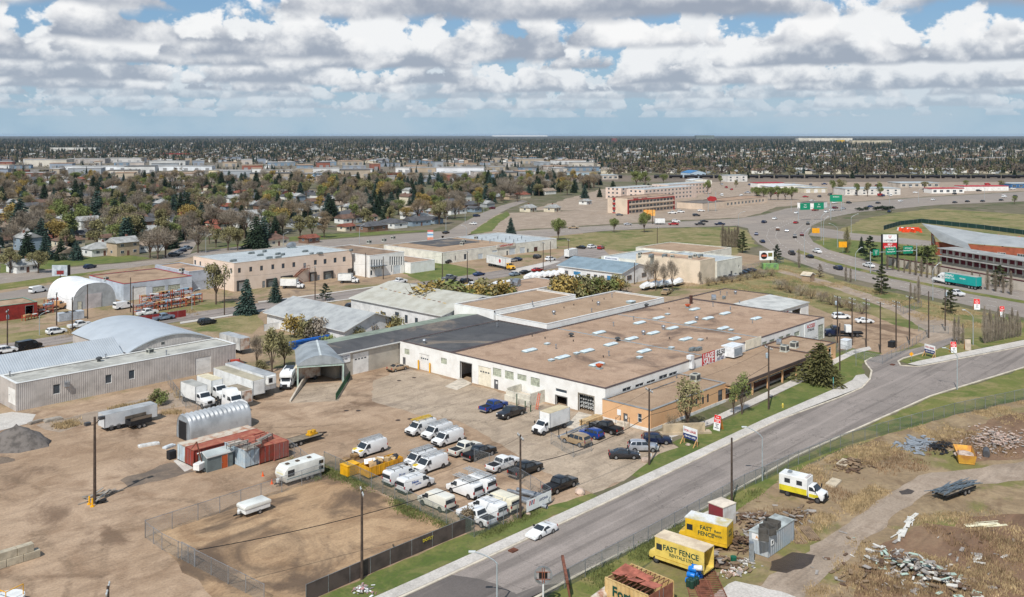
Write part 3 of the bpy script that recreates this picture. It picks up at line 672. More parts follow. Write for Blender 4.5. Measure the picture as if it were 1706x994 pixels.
for i,(x,y) in enumerate([(861,676),(875,679),(884,686)]):
 p=P(x,y);tag(ob('bollard',MB().cyl((0,0,0),(0,0,2.2 if i==0 else 1.2),.1,n=8),[M('dark_green_paint',(38,78,52),.6,.1,1.)],None,(p.x,p.y,.03)),['tall dark green post beside the grey warehouse door','short green post behind the charcoal pickup','short green post by the orange ladder'][i],'post')
for i,x in enumerate((697,716)):
 yb=onx(x,620,-.35)[0];tag(obj('bollard',MB().cyl((0,0,0),(0,0,2.0),.16,n=10).mesh('bollard',[M('safety_yellow',(240,176,24),.5,.08,1.)],smooth=True),None,(-.35,yb,.02)),['left of two yellow posts guarding the white overhead door','right of two yellow posts guarding the white overhead door'][i],'bollard')
# black-roofed annex with the yellow-posted door
ax=Bld('warehouse_annex','white annex with black bitumen roof at the warehouse end','warehouse',0,31,40.02,56,5.05,WWALL,ROOFB,par=.12)
ax.add('F','p',[(210,262,255,312),(588,648,350,410)],C1,mul=1).add('F','d',[(193,222,340,432)],C1).add('F','g',[(365,467,310,495)],C1).done()
roofbit(ax,'turbine_vent',707,572);roofbit(ax,'vent_pipe',828,545)
# raised block behind
ub=Bld('raised_block','raised white block with ochre gravel roof behind the warehouse roof','building',31,79,40.6,57,6.2,WWALL,ROOFO,trim=WHITE_TRIM,par=.3,base=0)
ub.done()
for x,y in [(328,412),(622,350)]: roofbit(ub,'turbine_vent',*D(x,y))
for x,y in [(578,398),(712,298)]: roofbit(ub,'vent_pipe',*D(x,y))
for x,y in [(395,370),(460,352),(583,325),(660,312)]: roofbit(ub,'small_vent',*D(x,y))
roofbit(ub,'roof_hatch',*D(838,336),0.,1.8)
u2=Bld('rear_block','square white block with ochre roof and tall parapet beside the bushes','building',30.6,62,57.3,71.2,7.2,WWALL,ROOFO,trim=WHITE_TRIM,par=.35);u2.done()
roofbit(u2,'vent_pipe',887,508);roofbit(u2,'small_vent',824,520)
# rear extension with pale metal roof
rx=Bld('rear_extension','tan-roofed rear extension with blower units at the warehouse far end','building',88.6,110,25,40.2,5.05,WWALL,ROOFO,par=.1);rx.done()
roofbit(rx,'hooded_blower',1189,499,.6);roofbit(rx,'turbine_vent',1225,490);roofbit(rx,'vent_pipe',1200,491);roofbit(rx,'vent_pipe',1211,492);roofbit(rx,'duct_unit',1206,497,.4,.5)
mr=thing('metal_roof_bay','white bay with pale ribbed metal roof beside the rear extension','building',(88.6,13.5,0))
part(mr,'wall',MB().box(88.6,13.5,0,88.8,24.9,4.6).box(88.8,24.6,0,108,24.9,4.9).box(107.8,13.5,0,108,24.6,4.6).box(88.8,13.5,0,98.5,13.8,4.4).box(98.5,13.5,3.6,103.5,13.8,4.4).box(103.5,13.5,0,107.8,13.8,4.4),[WWALL])
part(mr,'roof',MB().quad((88.4,13.2,4.62),(108.3,13.2,4.62),(108.3,25.2,5.3),(88.4,25.2,5.3)).quad((88.4,13.2,4.45),(108.3,13.2,4.45),(108.3,13.2,4.62),(88.4,13.2,4.62)),[corr('pale_metal_roof',(206,204,196),0,.4,.3)])
text_on(mr,'LIVE',1.4,REDS,(6.5,-.02,3.3),'S',.03)
# == stucco office block and brick office wing
STUC=M('orange_stucco',(220,176,132),.85,.05,.4,second=(210,164,120));BRICK=M('brown_brick',(112,76,60),.85,.2,1.5)
of=Bld('office_block','flat-roofed apricot stucco office block on the near warehouse corner','office building',-1.3,23,-10.6,-.35,3.55,STUC,ROOFO,trim=M('grey_roof_edge',(150,150,148),.6,.1,1.),par=.1)
of.add('F','d',[(1232,1277,735,870)],C2,paper=True).add('F','w',[(1380,1422,738,828)],C2,mul=0,rows=2)
of.add('S','w',[(845,866,530,602),(890,908,513,582),(942,961,492,562),(983,1001,478,548),(1075,1113,442,535)],C6,mul=0,rows=2,mat=M('dark_window_frame',(60,58,54),.5,.05,1.))
of.done()
part(of.r,'plinth',MB().box(-1.36,-10.66,0,23,-10.603,.55).box(-1.36,-10.6,0,-1.303,-.36,.55),[M('white_plinth',(226,224,218),.8,.08,.8)])
roofbit(of,'air_conditioner',1158,634,.1);roofbit(of,'vent_pipe',1127,630)
for i,(x,y) in enumerate([(1110,641),(1090,648)]):
 p=of.roof_px(x,y);part(of.r,'roof_pipe',MB().bar((p.x-2,p.y,p.z+.1),(p.x+3,p.y,p.z+.1),.12),[GALV])
st=thing('entry_steps','small concrete steps with metal handrail at the office side door','steps',(-2.9,-6.6,0))
yd=onx(1042,700,-1.3)[0];st.location=(-2.9,yd-1.,0)
mb=MB();mb.box(.5,0,0,1.5,2.,.75).box(0,0,0,.5,2.,.38);ob('step',mb,[RAMPC],st)
mb=MB()
for y in (.05,1.95):
 for x in (.1,1.4): mb.bar((x,y,0),(x,y,1.6),.05)
 mb.bar((.1,y,1.3),(1.4,y,1.65),.05)
ob('handrail',mb,[M('handrail_dark',(90,84,78),.6,.1,1.)],st)
yq=onx(1031,692,-1.36)[0];tag(ob('wall_notice',MB().box(-.03,-.4,-.5,0,.4,.5),[WS],None,(-1.305,yq,2.0)),'small white notice on the stucco wall left of the door','notice')
bw=thing('brick_office_wing','low brown brick office wing with wide flat roof and window band','office building',(23,-12,0))
part(bw,'roof',MB().box(23.02,-12.3,3.1,56.,-.35,3.4),[ROOFO]);part(bw,'fascia',MB().box(23.0,-12.42,2.85,56.1,-12.303,3.46).box(56.003,-12.3,2.85,56.1,-.4,3.46),[TRIMB])
part(bw,'soffit',MB().box(23.02,-12.3,2.6,56.,-10.2,2.82),[STUC])
BRK=ground_mat('brick_course',(116,80,64),(104,70,56),(92,62,50),.3,1.2,6.)
bmb=MB()
for k in range(13):
 for i in range(140):
  xx=23.1+i*.235+(.115 if k%2 else 0)
  if xx>55.7: break
  bmb.box(xx,-10.2,.05+k*.085,xx+.22,-10.08,.05+k*.085+.075)
bo=part(bw,'brick_facing',bmb,[BRK]);bo['kind']='stuff'
part(bw,'wall',MB().box(23.02,-10.08,0,56,-9.8,2.6).box(55.7,-9.8,0,56,-.4,2.6),[BRICK])
FRM=M('white_window_frame',(216,220,216),.5,.05,1.)
n=14
for i in range(n):
 x=23.5+i*2.3;h=1.35
 if i in (4,):
  o=obj('door',mandoor_mesh(1.0,2.2,M('glazed_door_frame',(180,186,182),.4,.05,1.),False),bw,(x-23+.4,-10.25+12,.05));continue
 o=obj('window',window_mesh(2.0,h,1,.07,FRM),bw,(x-23,-10.13+12,1.2))
for i in range(6): part(bw,'column',MB().box(24.6+i*6.1,-12.0,0,24.9+i*6.1,-11.7,2.6),[STUC])
part(bw,'plinth',MB().box(23.1,-10.6,0,56,-10.25,.3),[RAMPC])
fo=Bld('far_office_block','apricot stucco end block carrying two rooftop coolers near the big evergreen','office building',56.3,70,-11,-.35,3.5,STUC,ROOFO,par=.1)
fo.add('S','w',[(1120,1148,235,300)],C4,mul=0).put('S','w',[(57.5,58.6,.9,2.6),(60,61.1,.9,2.6),(66.5,67.8,.7,2.7)],mul=0).done()
roofbit(fo,'air_conditioner',1307,585,.1);roofbit(fo,'air_conditioner',1323,579,.1);roofbit(fo,'hooded_blower',1298,573,.3,.8)
# == lean-to with black roof, canopy over the loading pit
BSID=corr('beige_siding',(186,178,164),0,.3,.5,var=.08);BSIDY=corr('beige_siding_end',(186,178,164),1,.3,.5,var=.08)
lt=thing('lean_to_shed','long beige metal shed with black roof joined to the warehouse annex','shed',(-17,56.3,0))
part(lt,'wall',MB().box(-17,56.3,0,-12.5,56.5,4.9).box(-12.5,56.3,4.3,-8.3,56.5,4.9).box(-8.3,56.3,0,-.05,56.5,4.9).box(-.05,56.3,0,30.5,56.5,4.9),[BSID])
part(lt,'wall',MB().box(-17,56.5,0,-16.8,69,4.9).box(-16.8,68.8,0,30.5,69,4.9),[BSIDY])
o=obj('overhead_door',ohdoor_mesh(4.1,4.25,OHD),lt,(4.55,.02,0));o=obj('door',mandoor_mesh(1.1,2.2,DOORG),lt,(1.2,-.03,0))
part(lt,'roof_slope',MB().quad((-17.4,55.9,4.95),(30.5,55.9,4.95),(30.5,62.8,5.75),(-17.4,62.8,5.75)),[ROOFB])
part(lt,'roof_slope',MB().quad((-17.4,62.8,5.75),(30.5,62.8,5.75),(30.5,69.4,4.9),(-17.4,69.4,4.9)),[M('mossy_metal_roof',(150,160,142),.7,.15,.3)],label='pale green weathered roof slope')
part(lt,'roof_edge',MB().box(-17.45,55.82,4.75,-.06,55.899,5.0),[WHITE_TRIM])
part(lt,'sign_board',MB().box(-16.6,56.18,2.9,-13.2,56.295,4.6),[WS])
text_on(lt,'1-INSPECT AUTO',.38,NAVY,(2.1,-.14,4.2),'S');text_on(lt,'REPAIR / TIRES',.3,BLK,(2.1,-.14,3.6),'S')
# canopy
c0=P(497,644);c1=P(571,639);dv=(c1-c0);wv=dv.length;ang=AT2(dv.y,dv.x)
cn=thing('loading_canopy','grey ribbed metal canopy with open front over the loading pit','canopy',(c0.x,c0.y,0),ang)
CAN=corr('canopy_metal',(164,170,172),2,.3,.35,.5,.15);PAL=M('canopy_cladding',(206,212,210),.5,.08,.8)
L=14.;hb=4.2;ridge=6.0
mb=MB();
ar=[(-.3+(wv+.6)*i/12,hb+(ridge-hb)*SIN(PI*i/12)**.75) for i in range(13)]
for a,b in zip(ar,ar[1:]): mb.quad((a[0],-.3,a[1]),(b[0],-.3,b[1]),(b[0],L,b[1]),(a[0],L,a[1]))
mb.mi=mb.mi;ob('roof',mb,[CAN],cn)
mb=MB();mb.box(-.1,0,0,.0,L,hb-.05).box(wv,0,0,wv+.1,L,hb-.05).box(0,L-.1,0,wv,L,hb);ob('side_wall',mb,[PAL],cn)
mb=MB();mb.box(-.25,-.15,0,.05,.1,hb-.05).box(wv-.05,-.15,0,wv+.25,.1,hb-.05).box(.05,-.15,hb-.45,wv-.05,.1,hb-.05);ob('frame',mb,[M('pale_green_steel',(178,196,184),.5,.08,1.)],cn)
mb=MB();mb.quad(*[(x,-.28,z-.03) for x,z in ar]);ob('gable',mb,[CAN],cn)
mb=MB();mb.bar((wv/2,-.32,ridge+.04),(wv/2,L,ridge+.04),.4,.12);ob('ridge_cap',mb,[PAL],cn)
a=P(515.8,624);b=P(482,670);mb=MB();mb.quad((a.x,a.y,1.6),(b.x,b.y,.3),(b.x,b.y,0),(a.x,a.y,0));d=(b-a).normalized();q=Vector((d.y,-d.x,0))*-.3
mb=MB();A=[(a.x,a.y),(b.x,b.y),(b.x+q.x,b.y+q.y),(a.x+q.x,a.y+q.y)];z=[1.7,.35,.35,1.7]
tp=[(A[i][0],A[i][1],z[i]) for i in range(4)];bt=[(A[i][0],A[i][1],0) for i in range(4)]
mb.quad(*tp)
for i in range(4): j=(i+1)%4;mb.quad(bt[i],bt[j],tp[j],tp[i])
tag(obj('retaining_wall',mb.mesh('retaining_wall',[RAMPC],fix=True)),'sloping pale concrete wall along the left edge of the canopy ramp','wall')
def railing(name,label,pxs,h,mat,step=.45,r=.06):
 pts=[P(*q) for q in pxs];t=thing(name,label,'railing',(pts[0].x,pts[0].y,0));o_=pts[0]
 mb=MB()
 for a,b in zip(pts,pts[1:]): mb.bar((a.x-o_.x,a.y-o_.y,h),(b.x-o_.x,b.y-o_.y,h),r*1.4)
 ob('rail',mb,[mat],t)
 n=int((pts[-1]-pts[0]).length/step);me=MB().cyl((0,0,0),(0,0,h),r,n=6).mesh('picket',[mat])
 for i in range(n+1):
  p=pts[0].lerp(pts[-1],i/n)-o_;obj('picket',me,t,(p.x,p.y,0))
 return t
railing('safety_railing','dark green picket railing along the right side of the canopy ramp',[(560,666),(583,628)],1.2,MATS['dark_green_paint'],.6,.09)
# == neighbouring buildings
E5=lambda x0,x1,yt,yb:(300+x0*.1993,300+x1*.1993,380+yt*.1993,380+yb*.1993)
E6=lambda x0,x1,yt,yb:(560+x0*.2345,560+x1*.2345,380+yt*.2345,380+yb*.2345)
E7=lambda x0,x1,yt,yb:(960+x0*.2227,960+x1*.2227,280+yt*.2227,280+yb*.2227)
L5=lambda x0,x1,yt,yb:(x0*.252,x1*.252,420+yt*.252,420+yb*.252)
GSID=corr('grey_ribbed_siding',(194,187,180),0,.35,.5,var=.08);GSIDY=corr('grey_ribbed_siding_end',(194,187,180),1,.35,.5,var=.08)
STUCR=M('membrane_light',(188,186,176),.8,.15,.3,second=(150,148,140))
DKF=MATS['dark_window_frame']
lb=Bld('long_grey_shed','long grey ribbed metal building with flat roof beside the dirt yard','building',-69.9,-25.8,79.8,88.0,5.0,GSID,STUCR,trim=WHITE_TRIM,par=.12,wallF=GSIDY)
lb.add('S','w',[(352,400,872,936),(697,740,808,866),(852,892,778,838)],L5,mul=0,mat=WHITE_TRIM).add('S','g',[(1292,1395,690,808)],L5,lights=False).add('F','d',[(52,102,895,1000)],L5,mat=OHD).done()
p=lb.rect('S',*L5(425,455,855,885));part(lb.r,'wall_hood',MB().box(p[0],79.2,p[2],p[1],79.78,p[3]),[GALV])
for x,y in [(66,822),(280,690),(348,710),(655,722),(700,705),(1100,680),(783,600)]: roofbit(lb,'vent_pipe' if x!=655 else 'mushroom_vent',*(x*.252,420+y*.252))
roofbit(lb,'air_conditioner',250,588,.2,.7)
def gable(name,label,cat,a0,a1,b0,b1,eave,ridge,axis,wall,roof,over=.5,group=None,fascia=None,th=.18):
 t=thing(name,label,cat,(a0,b0,0),0.,group);w,d=a1-a0,b1-b0;mb=MB();o=over
 if axis==0:
  mb.prism([(0,0),(w,0),(w,d),(0,d)],0,eave)
  for x in (0.,w): mb.quad((x,0,eave),(x,d,eave),(x,d/2,ridge))
  s1=[(-o,-o,eave-o*(ridge-eave)/(d/2)),(w+o,-o,eave-o*(ridge-eave)/(d/2)),(w+o,d/2,ridge),(-o,d/2,ridge)]
  s2=[(w+o,d+o,eave-o*(ridge-eave)/(d/2)),(-o,d+o,eave-o*(ridge-eave)/(d/2)),(-o,d/2,ridge),(w+o,d/2,ridge)]
 else:
  mb.prism([(0,0),(w,0),(w,d),(0,d)],0,eave)
  for y in (0.,d): mb.quad((0,y,eave),(w,y,eave),(w/2,y,ridge))
  e=eave-o*(ridge-eave)/(w/2)
  s1=[(-o,d+o,e),(-o,-o,e),(w/2,-o,ridge),(w/2,d+o,ridge)]
  s2=[(w+o,-o,e),(w+o,d+o,e),(w/2,d+o,ridge),(w/2,-o,ridge)]
 ob('wall',mb,[wall],t)
 for s in (s1,s2):
  m2=MB();up=[(p[0],p[1],p[2]+th) for p in s];m2.quad(*up).quad(*[ (p[0],p[1],p[2]+.01) for p in reversed(s)],m=1)
  for i in range(4): j=(i+1)%4;m2.quad((s[i][0],s[i][1],s[i][2]+.01),(s[j][0],s[j][1],s[j][2]+.01),up[j],up[i],m=1)
  ob('roof_slope',m2,[roof,fascia or WHITE_TRIM],t)
 t['h']=eave
 return t
def stick(t,face,kind,rects,**k):
 for lo,hi,z0,z1 in rects:
  w,h=hi-lo,z1-z0
  me={'w':lambda:window_mesh(w,h,k.get('mul',0),.08,k.get('mat'),k.get('pane'),k.get('rows',1)),'g':lambda:ohdoor_mesh(w,h,k.get('mat',OHD),k.get('lights',False)),'d':lambda:mandoor_mesh(w,h,k.get('mat',DOORG))}[kind]()
  o=obj({'w':'window','g':'overhead_door','d':'door'}[kind],me,t)
  if face=='F': o.location=(-.07,hi,z0);o.rotation_euler=(0,0,R(-90))
  else: o.location=(lo,-.07,z0)
METR=corr('zinc_roof',(178,184,188),0,.45,.5,.5,.1,.03)
g=gable('metal_gable_shed','grey standing-seam gable shed behind the long grey building','shed',-69.9,-46.8,88.3,97.5,5.2,7.7,0,GSID,METR,.3)
# barrel-roofed hall
bh=thing('barrel_roof_hall','hall with broad curved zinc roof behind the long grey building','hall',(-46,88.3,0))
a0,a1,b0,b1=-45.5,-26.5,88.3,116.;e=5.1;pk=7.6;n=16
arc=[(a0-.3+(a1-a0+.6)*i/n,e+(pk-e)*SIN(PI*i/n)**.85) for i in range(n+1)]
mb=MB()
for (x0,z0),(x1,z1) in zip(arc,arc[1:]): mb.quad((x0,b0-.3,z0),(x1,b0-.3,z1),(x1,b1+.3,z1),(x0,b1+.3,z0)).quad((x0,b0-.3,z0-.25),(x1,b0-.3,z1-.25),(x1,b0-.3,z1),(x0,b0-.3,z0))
part(bh,'roof',mb,[M('smooth_zinc',(186,192,196),.45,.03,.25,.12)],smooth=False)
mb=MB();mb.quad(*[(x,b0,z-.26) for x,z in arc]+[(a1,b0,0),(a0,b0,0)]);part(bh,'gable_wall',mb,[GSID])
part(bh,'wall',MB().box(a0,b0+.02,0,a0+.2,b1,e).box(a1-.2,b0+.02,0,a1,b1,e).box(a0+.2,b1-.2,0,a1-.2,b1,e),[GSIDY]);part(bh,'vent_grille',MB().box(-38.3,b0-.05,5.6,-37.6,b0-.003,6.1),[M('grille_dark',(84,86,84))])
# white fabric tunnel
def tunnel(name,label,a0,a1,b0,b1,h,mat,endmat,ribs,cat,rib=.0,n=14,power=.75,axis=1,door=True):
 t=thing(name,label,cat,(a0,b0,0));w=a1-a0;d=b1-b0;mb=MB();rows=ribs*2+1
 pr=[]
 for i in range(n+1):
  th=PI*i/n;cx,sx=COS(th),SIN(th)
  pr.append((w/2-w/2*math.copysign(abs(cx)**power,cx),h*abs(sx)**power))
 for r in range(rows):
  y=d*r/(rows-1);s=1+(rib if r%2 else 0.)
  for x,z in pr: mb.v.append(((x-w/2)*s+w/2,y,z*s))
 for r in range(rows-1):
  for i in range(n):
   k=r*(n+1)+i;mb.f.append((k,k+1,k+n+2,k+n+1));mb.mi.append(0)
 o=obj('cover',mb.mesh('cover',[mat],smooth=True),t)
 ob('end_wall',MB().quad(*[(x,.05,z) for x,z in pr]),[endmat],t);ob('end_wall',MB().quad(*[(x,d-.05,z) for x,z in pr]),[endmat],t)
 return t,w,d,pr
tt,w,d,pr=tunnel('fabric_storage_tent','big white fabric storage tunnel with grey end wall',-23.5,-11.0,171.5,190,7.2,M('white_fabric',(232,232,230),.6,.06,.2),M('grey_fabric_end',(176,178,178),.7,.1,.3),5,'tent',.012)
stick(tt,'S','g',[(3.6,8.2,0,4.2)],mat=M('tent_door',(196,188,186),.7,.08,.5));stick(tt,'S','d',[(1.4,2.5,0,2.4)],mat=M('tent_mandoor',(200,196,176),.7,.05,1.))
# blue-white shop with red trim
REDT=M('red_trim',(168,52,56),.6,.12,.5);BWW=M('pale_blue_block',(196,204,212),.8,.08,.4)
bb=Bld('pale_blue_shop','pale blue flat-roofed shop with red roof edge behind the rack yard','shop',-7,15,175.5,200,5.2,BWW,ROOFO,trim=REDT,par=.15);bb.put('S','g',[(-4.5,0,0,3.8)],lights=False).put('S','p',[(2,6,1.,3.2),(7,11,1.,3.2)],mul=4).done()
roofbit(bb,'air_conditioner',177,466,.3,.7)
b3=Bld('grey_blue_extension','taller grey-blue extension with tan roof next to the red-trimmed shop','shop',15.2,24.2,178,201,6.2,M('grey_blue_block',(176,184,194),.8,.08,.4),ROOFT,trim=BWW,par=.2);b3.done();roofbit(b3,'air_conditioner',303,452,.3,.8)
rb=Bld('red_corner_shed','small red-fronted shed at the left picture edge','shed',-46,-33.5,170,180,4.0,M('red_oxide_wall',(158,52,44),.8,.15,.5),ROOFO,trim=M('green_edge',(120,150,130),.6,.1,1.),par=.1,wallF=M('pale_pink_wall',(214,190,182),.8,.1,.5));rb.put('S','o',[(-36.5,-34.6,0,3.2)]).done()
# tan two-storey block
TANW=M('salmon_stucco',(226,206,188),.85,.05,.3,second=(216,194,174))
tb=Bld('salmon_two_storey_block','two-storey salmon stucco block with loading docks and fire stair','building',24.8,71.2,166.9,193,9.0,TANW,ROOFG,trim=M('pale_edge',(200,190,176),.7,.08,.5),par=.15)
tb.add('S','w',[(c-12,c+12,v-20,v+20) for c,v in [(497,352),(592,342),(682,333),(776,322),(863,314),(952,304),(1132,285),(1213,277),(1297,267),(1373,258),(1455,250)]],E5,mul=0,mat=DKF)
tb.add('S','g',[(485,545,447,522)],E5,lights=False).add('S','g',[(730,795,432,500),(1208,1265,368,445),(1412,1470,345,410),(852,925,408,490)],E5,lights=True,mat=M('dock_door_grey',(170,180,178),.5,.1,.6))
tb.add('S','d',[(688,712,440,500),(1032,1055,290,335),(1147,1170,390,432)],E5,mat=ALU).add('S','g',[(1088,1124,378,445)],E5,lights=False)
tb.add('F','w',[(118,134,265,305),(162,176,276,314),(374,389,322,364),(419,434,334,376)],E5,mul=0).done()
for r_,k,_ in tb.holes['S']:
 if k=='g' and r_[1]-r_[0]<5.6 and r_[3]<4.6: part(tb.r,'dock_seal',MB().box(r_[0]-.5,166.3,r_[2],r_[0]-.02,166.88,r_[3]+.5).box(r_[1]+.02,166.3,r_[2],r_[1]+.5,166.88,r_[3]+.5).box(r_[0]-.02,166.3,r_[3]+.02,r_[1]+.02,166.88,r_[3]+.5),[M('dock_seal_black',(62,60,58),.8,.1,1.)])
for x,y in [(450,270),(600,205),(675,222),(707,190),(820,212),(750,245),(825,240),(860,217),(1050,190),(1100,212),(1170,208),(930,155),(1430,182)]: roofbit(tb,'duct_unit' if x!=930 else 'hooded_blower',300+x*.1993,380+(y+8)*.1993,.3*(x%3),.55 if x!=930 else 1.5)
fs=thing('fire_stair','rusty red steel fire stair zigzagging down the salmon block','stair',(50,166.8,0));RUST=M('rusted_steel',(140,88,68),.85,.25,1.2)
r_=tb.rect('S',*E5(1032,1055,290,335));x_=r_[0];fs.location=(x_,166.8,0);zt=r_[2]
mb=MB();mb.box(-.6,-1.4,zt-.15,1.6,-.05,zt-.02);ob('landing',mb,[RUST],fs)
for nm,xa,za,xb,zb in (('upper_flight',-.6,zt-.1,-4.2,zt*.48),('lower_flight',-4.2,zt*.48,-1.2,.05)):
 mb=MB();mb.bar((xa,-.1,za),(xb,-.1,zb),.1,.3).bar((xa,-1.3,za),(xb,-1.3,zb),.1,.3).bar((xa,-1.3,za+1.),(xb,-1.3,zb+1.),.07)
 for i in range(12): f=i/11;mb.box(xa+(xb-xa)*f-.14,-1.25,za+(zb-za)*f-.02,xa+(xb-xa)*f+.14,-.15,za+(zb-za)*f+.03)
 obj(nm,mb.mesh(nm,[RUST]),fs)
mb=MB()
for x in (-.6,.5,1.6): mb.bar((x,-1.38,zt),(x,-1.38,zt+1.05),.07)
mb.bar((-.6,-1.38,zt+1.05),(1.6,-1.38,zt+1.05),.07).bar((1.6,-1.38,zt+1.05),(1.6,-.1,zt+1.05),.07).bar((1.4,-1.3,0),(1.4,-1.3,zt),.1).bar((-4.3,-1.2,0),(-4.3,-1.2,zt*.48),.1);ob('railing',mb,[RUST],fs)
# white office with fins, low store, long white plaza
w2=Bld('white_finned_office','white two-storey office with tall slit windows and brown roof','office building',72.5,88.2,158.5,190,7.6,WWALL,M('brown_roof',(150,126,104),.9,.15,.3),trim=WHITE_TRIM,par=.2)
w2.add('S','w',[(x-5,x+5,222,292) for x in range(255,330,18)]+[(x-5,x+5,200,262) for x in range(385,485,16)],E6,mul=0,mat=WHITE_TRIM).add('S','g',[(407,458,262,332),(275,325,280,345)],E6,lights=False,mat=M('pale_blue_door',(206,214,218),.5,.06,1.)).add('S','w',[(244,260,298,335),(392,400,262,310)],E6,mul=0).done()
for x,y in [(640,402),(655,398),(615,405)]: roofbit(w2,'air_conditioner',x,y,.2,.9)
part(w2.r,'awning',MB().box(72.8,156.8,3.7,79,158.45,3.95),[M('dark_awning',(110,116,120),.6,.1,1.)])
w3=Bld('low_white_store','low white store with tan roof between office and lawn','store',88.5,100.2,155.3,172,3.8,WWALL,ROOFT,trim=WHITE_TRIM,par=.15);w3.done()
PLZ=M('cream_block',(230,226,212),.8,.07,.4)
w4=Bld('long_plaza','long cream single-storey plaza with mixed tan, black and grey roofs','building',113.3,181,165,201,4.4,PLZ,ROOFO,trim=WHITE_TRIM,par=.2)
w4.add('S','g',[(1010,1042,180,220),(1230,1272,140,192),(1305,1342,135,182),(1110,1145,155,170)],E6,lights=False,mat=M('pale_blue_door',(206,214,218))).add('S','d',[(738,750,200,245),(845,852,195,228),(1210,1222,160,195),(1357,1368,145,180)],E6).add('S','w',[(908,928,182,222)],E6,mul=0).add('S','g',[(1405,1432,132,172)],E6,lights=False,mat=M('brown_door',(96,60,52),.6,.1,1.)).done()
part(w4.r,'roof_section',MB().box(126,181,4.22,150,200.4,4.3),[ROOFB],label='black roof section');part(w4.r,'roof_section',MB().box(155,165.6,4.22,180.4,200.4,4.32),[ROOFG],label='pale grey roof section')
part(w4.r,'sign_board',MB().box(143,164.6,3.6,154,164.95,4.9),[M('pale_sign',(214,204,190),.6,.05,1.)]);text_on(w4.r,'LANDING POINT',1.05,REDS,(35.2,-.43,4.25),'S')
for i in range(20): roofbit(w4,'vent_pipe',790+i*4.4+(i%3)*2,397+(i*7%9),0.,1.1)
for x,y in [(770,408),(773,404),(793,398)]: roofbit(w4,'air_conditioner',x,y,.3,.9)
# shingled halls either side of the middle street
SHG=M('grey_shingle',(172,174,172),.9,.14,.35,second=(148,150,150));SHB=M('pale_grey_sheet_roof',(186,184,172),.85,.1,.3,second=(168,164,150))
ga=gable('grey_shingle_hall','white hall with broad grey shingle roof beside two spruces','hall',2.5,19.5,79,112.5,3.7,6.6,1,M('offwhite_wall',(222,222,220),.8,.08,.4),SHG,.8)
stick(ga,'S','w',[(7.,9.2,1.,2.2),(3.5,5.3,1.2,2.2)]);stick(ga,'F','d',[(6,7.2,0,2.2)]);stick(ga,'F','w',[(12,13.5,1.2,2.4),(20,21.5,1.2,2.4)])
gb=gable('pale_roofed_hall','white hall with pale sheet roof patched in rust and ochre','hall',27,55,72,109,4.6,7.6,1,M('offwhite_wall',(222,222,220)),SHB,.5)
stick(gb,'F','w',[(9,10.,1.5,2.8),(13,14,1.,3.),(16.5,18.,2.4,3.3),(22,24,1.4,2.6)],mat=DKF)
for i in range(14):
 y=34-i*2.2;f=.62-.012*i;m=[M('rust_patch',(140,84,62),.9,.2,1.),M('ochre_patch',(206,170,96),.9,.2,1.),M('dark_patch',(104,86,78),.9,.2,1.)][i%3]
 z=4.6+3.0*f+.2
 ob('roof_patch',MB().quad((14*f-.2,y,z-.04),(14*f+.2,y,z+.05),(14*f+.2,y+1.1,z+.05),(14*f-.2,y+1.1,z-.04)),[m],gb)
wd=Bld('white_block_shop','white flat-roofed block shop behind the bushes with a dark doorway','shop',58,90.3,81.6,97,4.6,M('stained_white_block',(226,224,218),.85,.12,.35,second=(190,186,178)),ROOFT,trim=WHITE_TRIM,par=.15);wd.add('S','o',[(1448,1492,478,530)],E6).done()
roofbit(wd,'vent_pipe',852,478,0.,2.4);roofbit(wd,'hooded_blower',860,476,.4,1.6)
BLR=corr('blue_grey_metal_roof',(146,164,172),1,.4,.3,.5,.2,.08)
gc=gable('blue_roofed_garage','white garage with blue-grey metal roof and blue doors','garage',119.5,138,84.5,112,3.9,6.2,1,M('offwhite_wall',(222,222,220)),BLR,.5)
BLD=M('blue_door',(64,132,176),.6,.1,.8)
stick(gc,'F','g',[(17.5,20.5,0,2.6),(3.,6.,0,2.6)],mat=BLD);stick(gc,'F','w',[(23,24.4,1.2,2.5),(13.2,14.6,1.2,2.4),(10.2,11.6,1.2,2.4),(7.2,8.6,1.2,2.4)],mat=M('tan_frame',(140,112,92),.6,.1,1.));stick(gc,'S','w',[(3,5.5,1.3,2.8),(11.5,14,1.3,2.8)],mat=M('tan_frame',(140,112,92)))
BEI=M('beige_block',(226,208,184),.85,.06,.3,second=(206,190,166))
be=Bld('beige_works','tall beige windowless works with rooftop units beside row of parked cars','building',139,148.5,66.5,92.5,7.8,BEI,ROOFT,trim=BEI,par=.3);be.done()
b2=Bld('beige_works_annex','lower cream annex with corner pier behind the beige works','building',148.8,166,66,90,6.6,PLZ,ROOFG,trim=PLZ,par=.3);b2.put('S','d',[(158,159.4,0,2.4)]).put('S','w',[(163.5,164.3,3.,4.)],mul=0).done()
for x,y in [(1085,428),(1107,428),(1120,430),(1150,430),(1158,428),(1167,428),(1066,425)]: roofbit(be,'duct_unit' if x%2 else 'air_conditioner',x,y,.3,.8)
b4=Bld('ochre_roof_works','cream works with ochre roof rising behind the beige block','building',166,190,84,112,6.2,PLZ,ROOFO,trim=PLZ,par=.2);b4.done()
b5=Bld('cream_parapet_shop','cream shop front with pale roof left of the beige works','shop',139,166,92.8,108,5.6,PLZ,ROOFG,trim=PLZ,par=.2);b5.done()
for x,y in [(1066,428),(1090,424),(1120,424),(1150,425)]: roofbit(b5,'duct_unit',x,y,.2,.7)
part(b5.r,'sign_board',MB().box(138.6,100,4.6,138.97,106.5,5.9),[WS]);text_on(b5.r,'BOARDS STORE',.75,NAVY,(-.42,10.4,5.25),'F')
